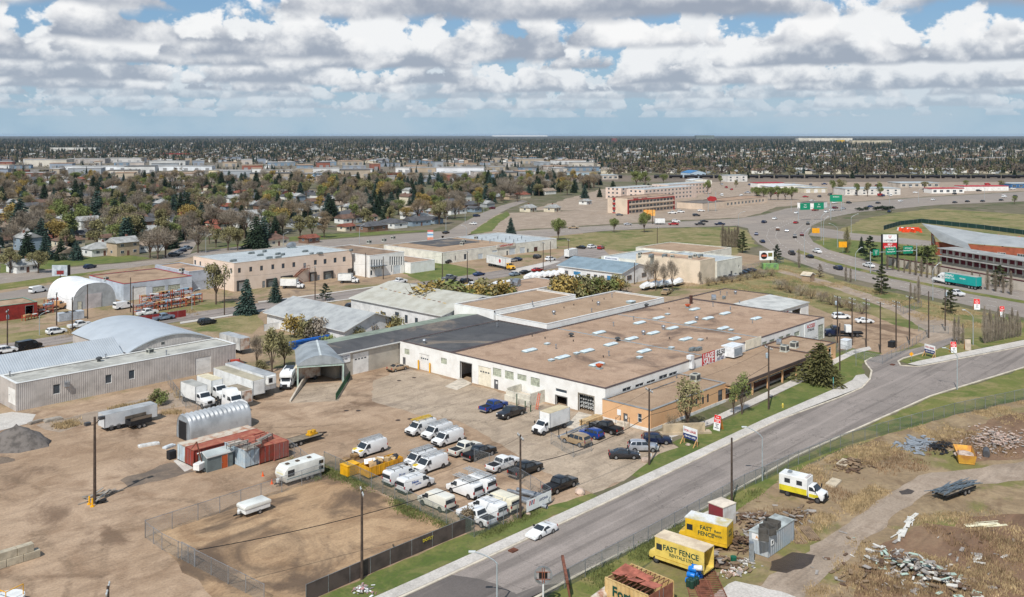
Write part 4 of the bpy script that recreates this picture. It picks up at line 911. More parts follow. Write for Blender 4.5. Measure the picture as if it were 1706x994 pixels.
# inn with red frame
INN=M('inn_stucco',(216,196,174),.85,.05,.2);INR=M('inn_red',(164,44,44),.7,.08,.5)
hx0,hx1,hy0,hy1,hh=346,399,247,262.5,9.9
ho=Bld('motor_inn','three-storey beige inn with red picture frame around window rows','hotel',hx0,hx1,hy0,hy1,hh,INN,ROOFT,trim=M('inn_edge',(110,84,76),.7,.1,.5),par=.2)
rects=[]
for f in range(3):
 for i in range(13): rects.append((hx0+1.2+(hx1-hx0-2.2)*(i/13.)+.3,hx0+1.2+(hx1-hx0-2.2)*((i+1)/13.)-.9,[.6,3.6,6.5][f],[2.2,5.2,8.1][f]))
ho.put('S','w',rects,mul=1,mat=WHITE_TRIM).put('F','w',[(hy0+9.5,hy0+11.2,z,z+1.4) for z in (.8,4.,7.)],mul=0).done()
part(ho.r,'red_frame',MB().box(hx0+.1,hy0-.5,0,hx0+1.1,hy0-.003,8.9).box(hx1-1.1,hy0-.5,0,hx1-.1,hy0-.003,8.9).box(hx0+1.1,hy0-.5,8.3,hx1-1.1,hy0-.003,8.9),[INR]);part(ho.r,'red_panel',MB().box(hx0-.2,hy0+9.2,0,hx0-.003,hy0+11.5,.7).box(hx0-.2,hy0+9.2,2.3,hx0-.003,hy0+11.5,3.9).box(hx0-.2,hy0+9.2,5.5,hx0-.003,hy0+11.5,6.9).box(hx0-.2,hy0+9.2,8.5,hx0-.003,hy0+11.5,9.9),[INR])
for z in (2.75,5.75): part(ho.r,'balcony',MB().box(hx0+1.2,hy0-.9,z,hx1-1.2,hy0-.01,z+.15).box(hx0+1.2,hy0-.9,z+.152,hx1-1.2,hy0-.82,z+.8),[INN])
text_on(ho.r,'Sands',2.4,INR,(9.,-.05,9.35),'S',.04);text_on(ho.r,'Inn & Suites',1.3,INR,(18.5,-.05,9.4),'S',.02)
ap=M('pink_stucco',(224,202,186),.85,.05,.3)
for i,(a0,a1,b0,b1,h,lab) in enumerate([(440,512,300,316,9.2,'long pink three-storey apartment block right behind the inn'),(452,500,330,345,8.6,'pink apartment block behind dark spruces left of the inn'),(505,570,322,338,9.4,'rear pink apartment block with balconies and red entrance')]):
 A_=Bld('apartment_block',lab,'apartment building',a0,a1,b0,b1,h,ap,ROOFG,trim=WHITE_TRIM,par=.2)
 A_.put('S','w',[(a0+2+k*5.,a0+4.4+k*5.,z,z+1.4) for k in range(int((a1-a0-3)/5)) for z in (1.,4.,7.)],mul=1).put('F','w',[(b0+3+k*4,b0+4.8+k*4,z,z+1.4) for k in range(3) for z in (1.,4.,7.)],mul=0).done()
rst=Bld('low_restaurant','low flat-roofed restaurant beside the inn with cars in front','restaurant',410,440,232,252,4.,INN,M('dark_roof',(120,112,104),.9,.1,.3),par=.15);rst.done()
rs2=Bld('motel_wing','long low beige wing with overhanging flat roof right of the inn','building',440,500,232,250,4.2,INN,ROOFT,par=.15);rs2.put('S','w',[(442+k*5,444.5+k*5,1.,2.8) for k in range(11)],mul=1).done()
rs3=Bld('gas_station','small white service station with awning near the intersection','building',462,482,178,190,4.,WWALL,M('dark_roof',(120,112,104)),par=.15);rs3.put('S','w',[(464,468,.8,2.8),(470,476,.8,2.8)],mul=2).done()
# == self storage by the highway, swoop-roofed hall
A=P(1478,441);B=P(1880,518);dv=(B-A);ln=dv.length;rz=AT2(dv.y,dv.x)
CONW=M('board_marked_concrete',(198,188,174),.9,.12,.15,second=(176,166,152));MAR=M('maroon_door',(112,32,44),.6,.1,.6);MARC=M('maroon_cap',(96,44,48),.7,.1,.6)
rw=thing('retaining_wall','tall pale concrete retaining wall with maroon cap along the highway','wall',A,rz)
def local(mb,root,name,mats): return obj(name,mb.mesh(name,mats),root)
k=int(ln/6)
pm=MB().box(.03,0,0,5.97,.35,3.0).mesh('panel',[CONW])
for i in range(k): obj('panel',pm,rw,(i*6.,0,0))
local(MB().box(0,-.08,3.003,k*6.,.43,3.3),rw,'cap',[MARC])
ss=thing('self_storage_building','long two-storey storage building with rows of maroon doors','storage building',A+Vector((COS(rz)*22-SIN(rz)*5,SIN(rz)*22+COS(rz)*5,0)),rz)
L2=ln-24
local(MB().box(0,.5,0,L2,7.,4.1).box(0,.5,5.9,L2,.6,7.0).box(0,.8,4.1,L2,7.,8.7),ss,'wall',[CONW])
local(MB().box(-.5,-1.2,8.703,L2+.5,7.5,8.95),ss,'roof',[M('storage_roof',(164,164,160),.85,.1,.2)]);local(MB().box(-.4,-1.0,5.95,L2+.4,.49,6.2),ss,'walkway',[M('grey_concrete',(176,174,168),.9,.1,.3)])
dm=MB().box(.25,.35,0,2.75,.46,1.65).mesh('storage_door',[MAR]);cm=MB().box(-.22,-.05,0,.22,.7,2.0).mesh('pillar',[M('white_pillar',(222,216,208),.8,.06,.5)])
dm2=MB().box(.25,.62,0,2.75,.76,1.55).mesh('storage_door',[MAR])
for i in range(int(L2/3.)):
 obj('storage_door',dm,ss,(i*3.,.0,4.2));obj('storage_door',dm2,ss,(i*3.,.0,7.02));obj('pillar',cm,ss,(i*3.,0,4.0));
 o=obj('pillar',cm,ss,(i*3.,0,6.7))
sw=thing('swoop_roof_hall','brick hall under a dramatic grey roof swooping to a point','hall',P(1567,430));o_=sw.location
def V3(x,y,z): q=P(x,y,z);return (q.x-o_.x,q.y-o_.y,z)
T_=V3(1535,371.5,11.5);M_=V3(1567,402,6.0);Rr=V3(1618,416,5.0);X1=V3(1850,432,5.5);X2=V3(1850,418,7.5);Bk=V3(1640,388,8.0)
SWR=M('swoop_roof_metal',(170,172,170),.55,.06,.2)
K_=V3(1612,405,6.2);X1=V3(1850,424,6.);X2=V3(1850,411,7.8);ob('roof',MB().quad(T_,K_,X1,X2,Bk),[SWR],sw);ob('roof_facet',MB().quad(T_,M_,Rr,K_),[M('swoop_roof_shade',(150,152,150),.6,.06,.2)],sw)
BRR=M('red_brick_wall',(168,92,66),.85,.12,.5)
def down(p): return (p[0],p[1],0)
Tb=V3(1541,385,8.);
mb=MB();m1=(M_[0]+3,M_[1]+3,M_[2]-.6);r1=(K_[0]+.3,K_[1]+.3,K_[2]-.3);t1=(T_[0]+6,T_[1]-2,T_[2]-2.2)
mb.quad(down(t1),down(m1),m1,t1).quad(down(m1),down(r1),r1,m1).quad(down(r1),down(X1),(X1[0],X1[1],X1[2]-.3),r1);obj('brick_wall',mb.mesh('brick_wall',[BRR],fix=False),sw)
wm=window_mesh(3.,1.6,2,.08)
dvx=(Vector(X1)-Vector(r1));an=AT2(dvx.y,dvx.x);
for i in range(6):
 q=Vector(r1)+dvx*((i+.6)/7.);obj('window',wm,sw,(q.x+SIN(an)*.06,q.y-COS(an)*.06,2.),an)
dvm=(Vector(m1)-Vector(t1));an=AT2(dvm.y,dvm.x)
q=Vector(t1)+dvm*.3;obj('glazing',window_mesh(8.,3.,5,.1),sw,(q.x+SIN(an)*.06,q.y-COS(an)*.06,3.5),an)
# commercial strip beyond the interchange
strip=[('red_white_shop','red and white repair shop with two big white doors','shop',1262,1306,312,9,'rw'),('white_arched_warehouse','white warehouse with shallow arched roof beyond the interchange','warehouse',1288,1365,319,18,'arch'),
 ('grey_warehouse_annex','tan metal annex in front of the arched warehouse','warehouse',1340,1378,321,9,'tan'),('white_office_block','white two-part office block with small square windows','office building',1408,1500,325,14,'win'),
 ('grey_works','long grey works with flat roof behind the office block','building',1500,1565,312,14,'flat'),('red_roof_diner','white diner with red roof beside its parking lot','restaurant',1552,1606,322,7,'red'),
 ('red_service_garage','white service garage with red band and open bays','garage',1606,1680,318,9,'rw2'),('blue_container_depot','blue depot building at the right picture edge','building',1684,1740,313,10,'blue'),
 ('white_twostorey_house','white two-storey commercial house behind car lot','building',1213,1245,303,10,'win'),('blue_gabled_barn','blue-roofed gabled barn near the railway','barn',1150,1176,296,12,'barn'),('arched_white_shed','white shed with ribbed roof among parked vehicles','shed',1152,1186,307,8,'arch'),
 ('corner_store','beige store with tall dark sign tower near the railway','store',986,1030,299,12,'flat'),('warehouse_row_block','low pale block beside the tree row','building',880,930,308,8,'flat')]
for nm,lab,cat,xa,xb,yb,dp,kd in strip:
 a=P(xa,yb);b=P(xb,yb-.6);dv=b-a;w=dv.length;rz=AT2(dv.y,dv.x);hpx={'rw':8,'arch':9,'tan':9,'win':17,'flat':11,'red':10,'rw2':8,'blue':9,'barn':13}[kd]
 h=max(4.,hpx*.62*50/(yb-HOR));t=thing(nm,lab,cat,a,rz);dp*=1.6
 wc={'rw':WWALL,'arch':PLZ,'tan':M('tan_metal_wall',(206,196,172),.7,.08,.3),'win':M('office_white',(222,218,210),.8,.06,.3),'flat':M('grey_beige_wall',(200,190,176),.8,.1,.3),'red':WWALL,'rw2':WWALL,'blue':M('blue_wall',(62,112,160),.6,.1,.4),'barn':M('pale_blue_wall',(188,206,218),.7,.06,.4)}[kd]
 local(MB().box(0,0,0,w,dp,h),t,'wall',[wc])
 if kd in('arch','barn'):
  mb=MB();n=8
  for i in range(n):
   x0,x1=-.3+(w+.6)*i/n,-.3+(w+.6)*(i+1)/n;f=(lambda q:h+h*.35*SIN(PI*q)) if kd=='arch' else (lambda q:h+h*.5*(1-abs(2*q-1)))
   mb.quad((x0,-.3,f(i/n)),(x1,-.3,f((i+1)/n)),(x1,dp+.3,f((i+1)/n)),(x0,dp+.3,f(i/n)));mb.quad((x0,0,h),(x1,0,h),(x1,0,f((i+1)/n)),(x0,0,f(i/n)),m=1)
  local(mb,t,'roof',[M('pale_metal_arch',(216,218,216),.5,.06,.3) if kd=='arch' else M('bright_blue_roof',(74,130,176),.5,.08,.4),wc])
 else: local(MB().box(-.3,-.3,h+.003,w+.3,dp+.3,h+.35),t,'roof',[REDS if kd in('red','rw2') else (M('dark_red_band',(176,44,50),.6,.05,.5) if kd=='rw' else ROOFG)])
 nb=max(2,int(w/6));
 for i in range(nb):
  x=w*(i+.25)/nb;ww=w/nb*.5
  if kd in('rw','rw2','arch','tan'): stick(t,'S','g',[(x,x+ww,0,h*.72)],mat=OHD)
  elif kd=='win': stick(t,'S','w',[(x,x+ww*.6,h*.2,h*.42),(x,x+ww*.6,h*.6,h*.85)])
  else: stick(t,'S','w',[(x,x+ww,h*.25,h*.75)],mul=1)
# == vehicles
TYRE=M('tyre_rubber',(34,33,33),.85,.1,3.);RIM=M('wheel_rim',(168,170,172),.35,.1,3.,.6);RIMD=M('steel_rim_dark',(96,96,98),.5,.1,3.,.4)
CARG=glass('car_glass',(.018,.022,.026));BLKP=M('black_plastic',(36,36,38),.7,.1,2.);HEADL=M('headlamp',(226,228,224),.2,.03,3.);TAILL=M('tail_lamp',(168,26,24),.3,.05,3.);UNDER=M('underbody',(26,26,27),.9,.05,2.);CHROME=M('chrome_trim',(190,192,194),.25,.05,2.,.8)
PAINTS={}
def paint(name,rgb,metal=0.,var=.03):
 return M('paint_'+name,rgb,.32 if metal==0 else .3,var,.8,metal,coat=.5,coord='obj')
WHT=paint('white',(232,232,230));
def arch(cx,r,z0,n=7): return [(cx+r*COS(PI*i/n),z0+r*SIN(PI*i/n)) for i in range(n+1)]
VP={}
def wheel_mesh(r,w,rim=RIM,key=None):
 k=('wheel',r,w,rim.name)
 if k in VP: return VP[k]
 t=MB();t.cyl((0,-w/2,0),(0,w/2,0),r,n=16);m1=t.mesh('tyre',[TYRE],smooth=True)
 q=MB();q.cyl((0,-w/2-.012,0),(0,-w/2+.02,0),r*.62,n=12).cyl((0,w/2-.02,0),(0,w/2+.012,0),r*.62,n=12);m2=q.mesh('rim',[rim])
 VP[k]=(m1,m2);return VP[k]
def wheels(root,xs,y,r,w=.24,rim=RIM):
 m1,m2=wheel_mesh(r,w,rim)
 for x in xs:
  for s in (-1,1):
   o=obj('wheel',m1,root,(x,s*y,r));obj('rim',m2,o)
def body_kind(kind):
 if kind=='van':
  f,rr=1.72,-1.72;prof=[(2.72,.42),(2.76,.75),(2.66,1.05),(1.85,1.24),(1.12,1.98),(.75,2.1),(-2.55,2.1),(-2.72,1.95),(-2.78,.75),(-2.74,.42)]+[(-2.2,.36)]+arch(rr,.42,.36)[::-1]+arch(f,.42,.36)[::-1]+[(2.3,.36)]
  wf=lambda z:1.0 if z<1.2 else 1.0-.16*(z-1.2)/.9
  side=[[(1.62,1.3),(1.14,1.86),(.62,1.86),(.62,1.3)]];front=((1.8,1.29),(1.16,1.93));rear=[((-2.765,1.25),(-2.735,1.75))];return prof,wf,side,front,rear,(f,rr),.36,2.76,-2.78
 if kind=='pickup':
  f,rr=1.85,-1.75;prof=[(2.85,.48),(2.9,.85),(2.82,1.12),(1.45,1.22),(.72,1.82),(.45,1.88),(-.72,1.86),(-1.02,1.22),(-1.04,.5)]+[(-1.02,.42),(1.35,.42)]+arch(f,.45,.42)[::-1]+[(2.4,.42)]
  wf=lambda z:.98 if z<1.2 else .98-.2*(z-1.2)/.66
  side=[[(1.22,1.27),(.7,1.73),(.28,1.75),(.28,1.27)],[(.2,1.27),(.2,1.75),(-.62,1.75),(-.86,1.27)]];front=((1.4,1.25),(.76,1.78));rear=[((-1.0,1.3),(-.76,1.78))];return prof,wf,side,front,rear,(f,rr),.4,2.9,-2.9
 if kind=='suv':
  f,rr=1.45,-1.4;prof=[(2.22,.4),(2.33,.55),(2.34,.8),(2.2,.98),(1.75,1.06),(1.05,1.12),(.76,1.36),(.4,1.59),(.0,1.69),(-.8,1.73),(-1.6,1.69),(-1.95,1.57),(-2.2,1.15),(-2.3,1.),(-2.34,.7),(-2.28,.4)]+[(-1.95,.34)]+arch(rr,.4,.34)[::-1]+arch(f,.4,.34)[::-1]+[(1.95,.34)]
  wf=lambda z:.94 if z<1.1 else .94-.25*(z-1.1)/.64
  side=[[(.92,1.15),(.42,1.6),(-.25,1.62),(-.25,1.15)],[(-.33,1.15),(-.33,1.62),(-1.1,1.62),(-1.15,1.15)],[(-1.25,1.2),(-1.2,1.6),(-1.8,1.6),(-2.0,1.2)]];front=((1.02,1.16),(.45,1.59));rear=[((-2.2,1.2),(-2.0,1.56))];return prof,wf,side,front,rear,(f,rr),.36,2.35,-2.35
 if kind=='sedan':
  f,rr=1.4,-1.35;prof=[(2.2,.35),(2.33,.5),(2.32,.68),(2.1,.81),(1.6,.9),(1.,.95),(.6,1.2),(.22,1.38),(-.2,1.45),(-.7,1.43),(-1.2,1.26),(-1.65,1.06),(-2.2,1.),(-2.32,.8),(-2.3,.5),(-2.25,.35)]+[(-1.9,.3)]+arch(rr,.36,.3)[::-1]+arch(f,.36,.3)[::-1]+[(1.9,.3)]
  wf=lambda z:.9 if z<.95 else .9-.27*(z-.95)/.49
  side=[[(.85,.99),(.28,1.34),(-.25,1.36),(-.25,.99)],[(-.32,.99),(-.32,1.36),(-.82,1.35),(-1.3,1.05)]];front=((.96,.99),(.3,1.37));rear=[((-1.58,1.1),(-.85,1.41))];return prof,wf,side,front,rear,(f,rr),.32,2.34,-2.34
 if kind=='sports':
  f,rr=1.25,-1.2;prof=[(2.1,.28),(2.15,.45),(1.9,.62),(.85,.84),(.1,1.2),(-.35,1.24),(-.9,1.15),(-1.3,.98),(-2.0,.92),(-2.1,.6),(-2.05,.28)]+[(-1.65,.24)]+arch(rr,.36,.24)[::-1]+arch(f,.36,.24)[::-1]+[(1.7,.24)]
  wf=lambda z:.86 if z<.8 else .86-.24*(z-.8)/.44
  side=[[(.68,.86),(.12,1.14),(-.42,1.17),(-.75,.9)]];front=((.8,.87),(.14,1.19));rear=[((-1.25,1.01),(-.92,1.13))];return prof,wf,side,front,rear,(f,rr),.31,2.15,-2.1
def vehicle_proto(kind):
 if kind in VP: return VP[kind]
 base=kind
 prof,wf,side,front,rear,(f,rr),wr,xf,xr=body_kind(base)
 mb=MB();mb.side(prof,wf);parts=[('body',mb.mesh('body',[WHT],smooth=True,bevel=.05,seg=2,fix=True),True)]
 if kind=='pickup':
  b=MB();b.side([(-1.06,.45),(-1.06,1.14),(-2.86,1.12),(-2.9,.6),(-2.8,.42),(-2.3,.42)]+arch(rr,.45,.42)[::-1],lambda z:.96)
  parts.append(('bed',b.mesh('bed',[WHT],smooth=True,bevel=.04,fix=True),True))
  parts.append(('bed_liner',MB().box(-2.75,-.8,1.1,-1.15,.8,1.16).mesh('bed_liner',[BLKP]),False))
  parts.append(('tailgate',MB().box(-2.93,-.75,.72,-2.905,.75,1.08).mesh('tailgate',[WHT]),True))
 for poly in side:
  for s in (-1,1):
   pts=[(x,s*(wf(z)+.012),z) for x,z in poly];parts.append(('side_window',MB().quad(*(pts if s<0 else pts[::-1])).mesh('side_window',[CARG]),False))
 (x0,z0),(x1,z1)=front;nx=(z1-z0);nz=(x0-x1);l=math.hypot(nx,nz);ox,oz=nx/l*.02,nz/l*.02
 g=MB().quad((x0+ox,-(wf(z0)-.1),z0+oz),(x0+ox,wf(z0)-.1,z0+oz),(x1+ox,wf(z1)-.06,z1+oz),(x1+ox,-(wf(z1)-.06),z1+oz));parts.append(('windshield',g.mesh('windshield',[CARG]),False))
 for (x0,z0),(x1,z1) in rear:
  g=MB().quad((x0-.03,wf(z0)-.12,z0),(x0-.03,-(wf(z0)-.12),z0),(x1-.03,-(wf(z1)-.1),z1),(x1-.03,wf(z1)-.1,z1));parts.append(('rear_window',g.mesh('rear_window',[CARG]),False))
 W=wf(.7)
 zb={'van':.48,'pickup':.5,'suv':.45,'sedan':.4,'sports':.3}[base];zl={'van':.92,'pickup':.95,'suv':.85,'sedan':.7,'sports':.52}[base]
 parts.append(('bumper',MB().box(xf-.1,-W+.03,zb-.08,xf+.07,W-.03,zb+.14).mesh('bumper',[BLKP if base in('van','pickup','suv') else WHT]),base not in('van','pickup','suv')))
 parts.append(('rear_bumper',MB().box(xr-.07,-W+.03,zb-.08,xr+.12,W-.03,zb+.14).mesh('rear_bumper',[CHROME if base=='pickup' else BLKP]),False))
 if base!='sports': parts.append(('grille',MB().box(xf-.04,-.5,zl-.22,xf+.025,.5,zl+.02).mesh('grille',[BLKP]),False))
 for s in (-1,1):
  parts.append(('headlight',MB().box(xf-.12,s*(W-.22)-.16,zl-.1,xf+.02,s*(W-.22)+.16,zl+.08).mesh('headlight',[HEADL]),False))
  zt={'van':1.1,'pickup':.95,'suv':1.0,'sedan':.85,'sports':.75}[base]
  parts.append(('tail_light',MB().box(xr-.02,s*(W-.12)-.09,zt-.2,xr+.1,s*(W-.12)+.09,zt+.15).mesh('tail_light',[TAILL]),False))
  mx=front[0][0]-.35;mz=front[0][1]+.05
  parts.append(('mirror',MB().box(mx-.08,s*(wf(mz)+.12)-.12,mz-.02,mx+.06,s*(wf(mz)+.12)+.12,mz+.22).mesh('mirror',[BLKP]),False))
 parts.append(('underbody',MB().box(xr+.3,-W+.12,.26,xf-.3,W-.12,zb+.25).mesh('underbody',[UNDER]),False))
 VP[kind]=(parts,(f,rr),wr,W);return VP[kind]
def place(px,heading,halfw=0.):
 p=P(*px)
 n=Vector((-SIN(heading),COS(heading),0));tocam=Vector((CAMA-p.x,CAMB-p.y,0))
 if n.dot(tocam)>0: n=-n
 return p+n*halfw
U,D_,L_,Rt=0.,PI,PI/2,-PI/2      # up the street, down it, back from it, toward it
WX=FWD-PI/2                                  # across the picture to the right
def vehicle(kind,px,heading,pm,label,cat=None,name=None,group=None,scale=1.,dz=.03):
 parts,ax,wr,W=vehicle_proto(kind)
 p=place(px,heading,W*scale);nm=name or {'van':'work_van','pickup':'pickup_truck','suv':'parked_suv','sedan':'parked_car','sports':'sports_car'}[kind]
 r=thing(nm,label,cat or {'van':'van','pickup':'pickup truck','suv':'suv','sedan':'car','sports':'car'}[kind],(p.x,p.y,dz),heading,group);r.scale=(scale,)*3
 for n,me,pt in parts: obj(n,me,r,mat=pm if pt else None)
 wheels(r,ax,W-.12,wr,.24,RIM if kind!='van' else RIMD)
 return r
LADA=M('ladder_aluminium',(196,198,198),.4,.08,2.,.4);LADY=M('ladder_yellow',(222,184,52),.5,.1,2.)
def ladder_mesh(L,mat):
 k=('lad',L,mat.name)
 if k not in VP:
  mb=MB()
  for s in (-.22,.22): mb.bar((-L/2,s,0),(L/2,s,0),.06,.1)
  n=int(L/.32)
  for i in range(n): mb.bar((-L/2+.15+i*.32,-.22,0),(-L/2+.15+i*.32,.22,0),.04)
  VP[k]=mb.mesh('ladder',[mat])
 return VP[k]
def roof_rack(r,ladders,lab,z=2.12,L=3.0,dark=False):
 k=('rack',z,L,dark)
 if k not in VP:
  mb=MB()
  for x in (-L/2-.4,-.4,L/2-.4):
   mb.bar((x,-.8,z+.22),(x,.8,z+.22),.06)
   for s in (-.8,.8): mb.bar((x,s,z-.06),(x,s,z+.24),.05)
  for s in (-.8,.8): mb.bar((-L/2-.45,s,z+.26),(L/2-.35,s,z+.26),.05)
  VP[k]=mb.mesh('roof_rack',[BLKP if dark else LADA])
 obj('roof_rack',VP[k],r)
 for i,(y,mat,Ln,cl) in enumerate(ladders):
  q=Matrix.Rotation(r.rotation_euler.z,3,'Z')@Vector((-.3,y,z+.34));
  tag(obj('ladder',ladder_mesh(Ln,mat),None,(r.location.x+q.x,r.location.y+q.y,r.location.z+q.z),r.rotation_euler.z),'%s ladder on the rack of %s'%(cl,lab),'ladder','ladders on van roofs')
BLUEL=M('logo_blue',(40,84,160),.4,.05,1.);YELP=paint('yellow_panel',(238,204,40));PURP=M('logo_purple',(88,56,150),.4,.05,1.)
def van_side_text(r,txt,mat,size=.5,side=-1,z=1.5,x=-.9):
 o=obj('lettering',text_mesh(txt,size,mat,.012,.002),r,(x,side*1.0*(.955 if z>1.3 else 1.01),z));o.rotation_euler=(R(90),0,0 if side<0 else PI)
BEIGEW=paint('aged_white',(226,222,208));BLACKP=paint('black',(22,23,26));BLUEP=paint('blue',(28,66,140),.2);CHARC=paint('charcoal',(54,52,54),.3);TANP=paint('tan',(170,148,118),.2);DBLUE=paint('dark_blue',(24,36,66),.2);SILV=paint('silver',(186,188,192),.4);GREYP=paint('grey',(110,114,118),.3);REDP=paint('red',(160,28,30));DREDP=paint('dark_red',(96,22,30));GOLD=paint('champagne',(176,152,124),.3);MBLUE=paint('mid_blue',(36,60,104),.2);LBLUE=paint('light_blue_grey',(136,152,168),.3)
# work vans in the yard
v=vehicle('van',(623,758),D_,WHT,'white van with yellow hood corners parked behind the yellow bin');roof_rack(v,[(-.35,LADA,4.2,'first aluminium'),(.35,LADA,3.8,'second aluminium')],'the yellow-hooded van behind the bin')
ob('hood_stripe',MB().box(1.95,-.98,1.02,2.6,-.5,1.235),[YELP],v);ob('hood_stripe',MB().box(1.95,.5,1.02,2.6,.98,1.235),[YELP],v)
v=vehicle('van',(708,723),D_,WHT,'white van with yellow ladder, farthest of the three by the lot');roof_rack(v,[(-.4,LADY,4.2,'yellow'),(.4,LADY,3.6,'dark yellow')],'the farthest of three vans',dark=True);van_side_text(v,'AVONA',BLUEL,.55)
v=vehicle('van',(735,730),D_,WHT,'middle white van of the three parked abreast by the lot');roof_rack(v,[(-.3,LADA,4.0,'long aluminium'),(.35,LADA,3.4,'short aluminium')],'the middle of three vans')
v=vehicle('van',(753,741),D_,WHT,'near white van with blue lettering and blue sill of the three');roof_rack(v,[(0,LADA,3.8,'single aluminium')],'the near blue-lettered van');van_side_text(v,'AVONA',BLUEL,.6)
ob('blue_sill',MB().box(-2.4,-1.012,.5,-.2,-.99,.85),[BLUEL],v)
v=vehicle('van',(707,777),D_,WHT,'plain white ladder van parked behind the purple-badged van');roof_rack(v,[(-.35,LADA,4.2,'left aluminium'),(.4,LADA,4.2,'right aluminium')],'the van behind the purple badge',dark=True)
v=vehicle('van',(724.5,785.5),D_,WHT,'white van with yellow hood stripe and purple side badge');roof_rack(v,[(.3,LADA,4.4,'long grey')],'the purple-badged van')
ob('badge',MB().quad((-.7,-.99,1.35),(-.15,-.99,1.35),(-.2,-.93,1.85),(-.65,-.93,1.85)),[PURP],v);ob('hood_stripe',MB().box(1.95,-.98,1.02,2.6,-.4,1.235),[YELP],v)
v=vehicle('van',(676,805),U,WHT,'white van with blue side lettering next to the scrap bin');roof_rack(v,[(0.2,LADA,4.4,'long dark')],'the van by the scrap bin',dark=True);van_side_text(v,'Nova',BLUEL,.5,-1,1.45,-.6)
v=vehicle('van',(699.7,817.6),U,WHT,'white van with blue lettering nearest the chain-link fence');roof_rack(v,[],'',dark=False);van_side_text(v,'Nova',BLUEL,.55,-1,1.45,-.8);van_side_text(v,'plumbing',BLUEL,.28,-1,1.1,-.3)
v=vehicle('van',(765.4,827),L_,WHT,'white van showing rear doors with dark ladders, left of pair');roof_rack(v,[(-.35,LADA,4.2,'left dark-edged'),(.35,LADA,4.2,'right dark-edged')],'the left van of the rear-facing pair',dark=True)
v=vehicle('van',(788,818),L_,WHT,'white van showing rear doors with tall aluminium ladders, right of pair');roof_rack(v,[(-.3,LADA,5.6,'very long left'),(.3,LADA,5.6,'very long right')],'the right van of the rear-facing pair')
v=vehicle('van',(717.7,848),L_,BEIGEW,'battered white cargo van with open rear standing alone by the fence')
v=vehicle('van',(803.6,861),L_,WHT,'white van with empty roof bars beside the roadside fence');roof_rack(v,[],'')
v=vehicle('van',(826,850),L_,paint('cream_white',(230,222,196)),'white van with rusty cream roof nearest the roadside pole')
v=vehicle('pickup',(785,873),L_,WHT,'white pickup with open dark bed in the fence corner')
vehicle('pickup',(782,757),U,BEIGEW,'off-white crew-cab pickup behind the black one in the van yard');vehicle('pickup',(806,764),U,BLACKP,'black pickup with bed cover next to the off-white pickup')
vehicle('pickup',(846,783),U,WHT,'white pickup with black bed inside the inner fence');vehicle('pickup',(883.5,792),U,BLACKP,'black pickup parked beside the tall wooden pole')
vehicle('pickup',(942,818),U,BLACKP,'black pickup at the yard entrance beside the grass verge')
vehicle('pickup',(828.5,684.5),U,BLUEP,'bright blue pickup near the warehouse wall');vehicle('pickup',(858.5,695.5),D_,CHARC,'charcoal pickup facing the camera beside the blue pickup')
vehicle('suv',(953,742),L_,TANP,'tan suv showing its tail beside the pipe racks',scale=1.08);vehicle('suv',(980,730),L_,BLUEP,'small blue hatchback between the tan suv and black pickup',scale=.9);vehicle('pickup',(1004,721),L_,BLACKP,'black pickup parked against the apricot office wall')
vehicle('sedan',(1041,766),WX,CHARC,'dark grey sedan parked nearest the street entrance');vehicle('suv',(1072.5,754),WX,SILV,'silver white crossover behind the dark grey sedan');vehicle('suv',(1095,741.5),WX,DBLUE,'dark blue crossover nearest the office lawn')
vehicle('sports',(911.4,894),D_,WHT,'white sports car parked at the kerb of the street');vehicle('sedan',(667.4,618),U,GOLD,'champagne sedan parked against the beige shed')
# == trucks, trailers, campers
BOXW=M('box_white',(232,232,228),.5,.08,.5,coord='obj');BOXG=M('box_grey_roof',(176,174,166),.7,.15,.4,coord='obj');CABW=paint('cab_white',(232,232,230))
def boxmesh(x0,x1,w,z0,z1,mats,door=False,rib=False,top=True):
 mb=MB();mb.box(x0,-w,z0,x1,w,z1-.06);mb.box(x0+.03,-w+.03,z1-.058,x1-.03,w-.03,z1,m=1)
 for x in (x0,x1):
  for s in (-1,1): mb.box(x-.04,s*w-.04,z0-.02,x+.04,s*w+.04,z1-.03,m=2)
 if rib:
  n=int((x1-x0)/.6)
  for i in range(1,n):
   x=x0+(x1-x0)*i/n
   for s in (-1,1): mb.box(x-.02,s*w-.015,z0+.1,x+.02,s*w+.015,z1-.1,m=2)
 if door:
  for s in (-.5,.5): mb.box(x0-.02,s*w-.02,z0+.1,x0-.045,s*w+.02,z1-.15,m=2)
 return mb.mesh('cargo_box',mats)
ROOFC={}
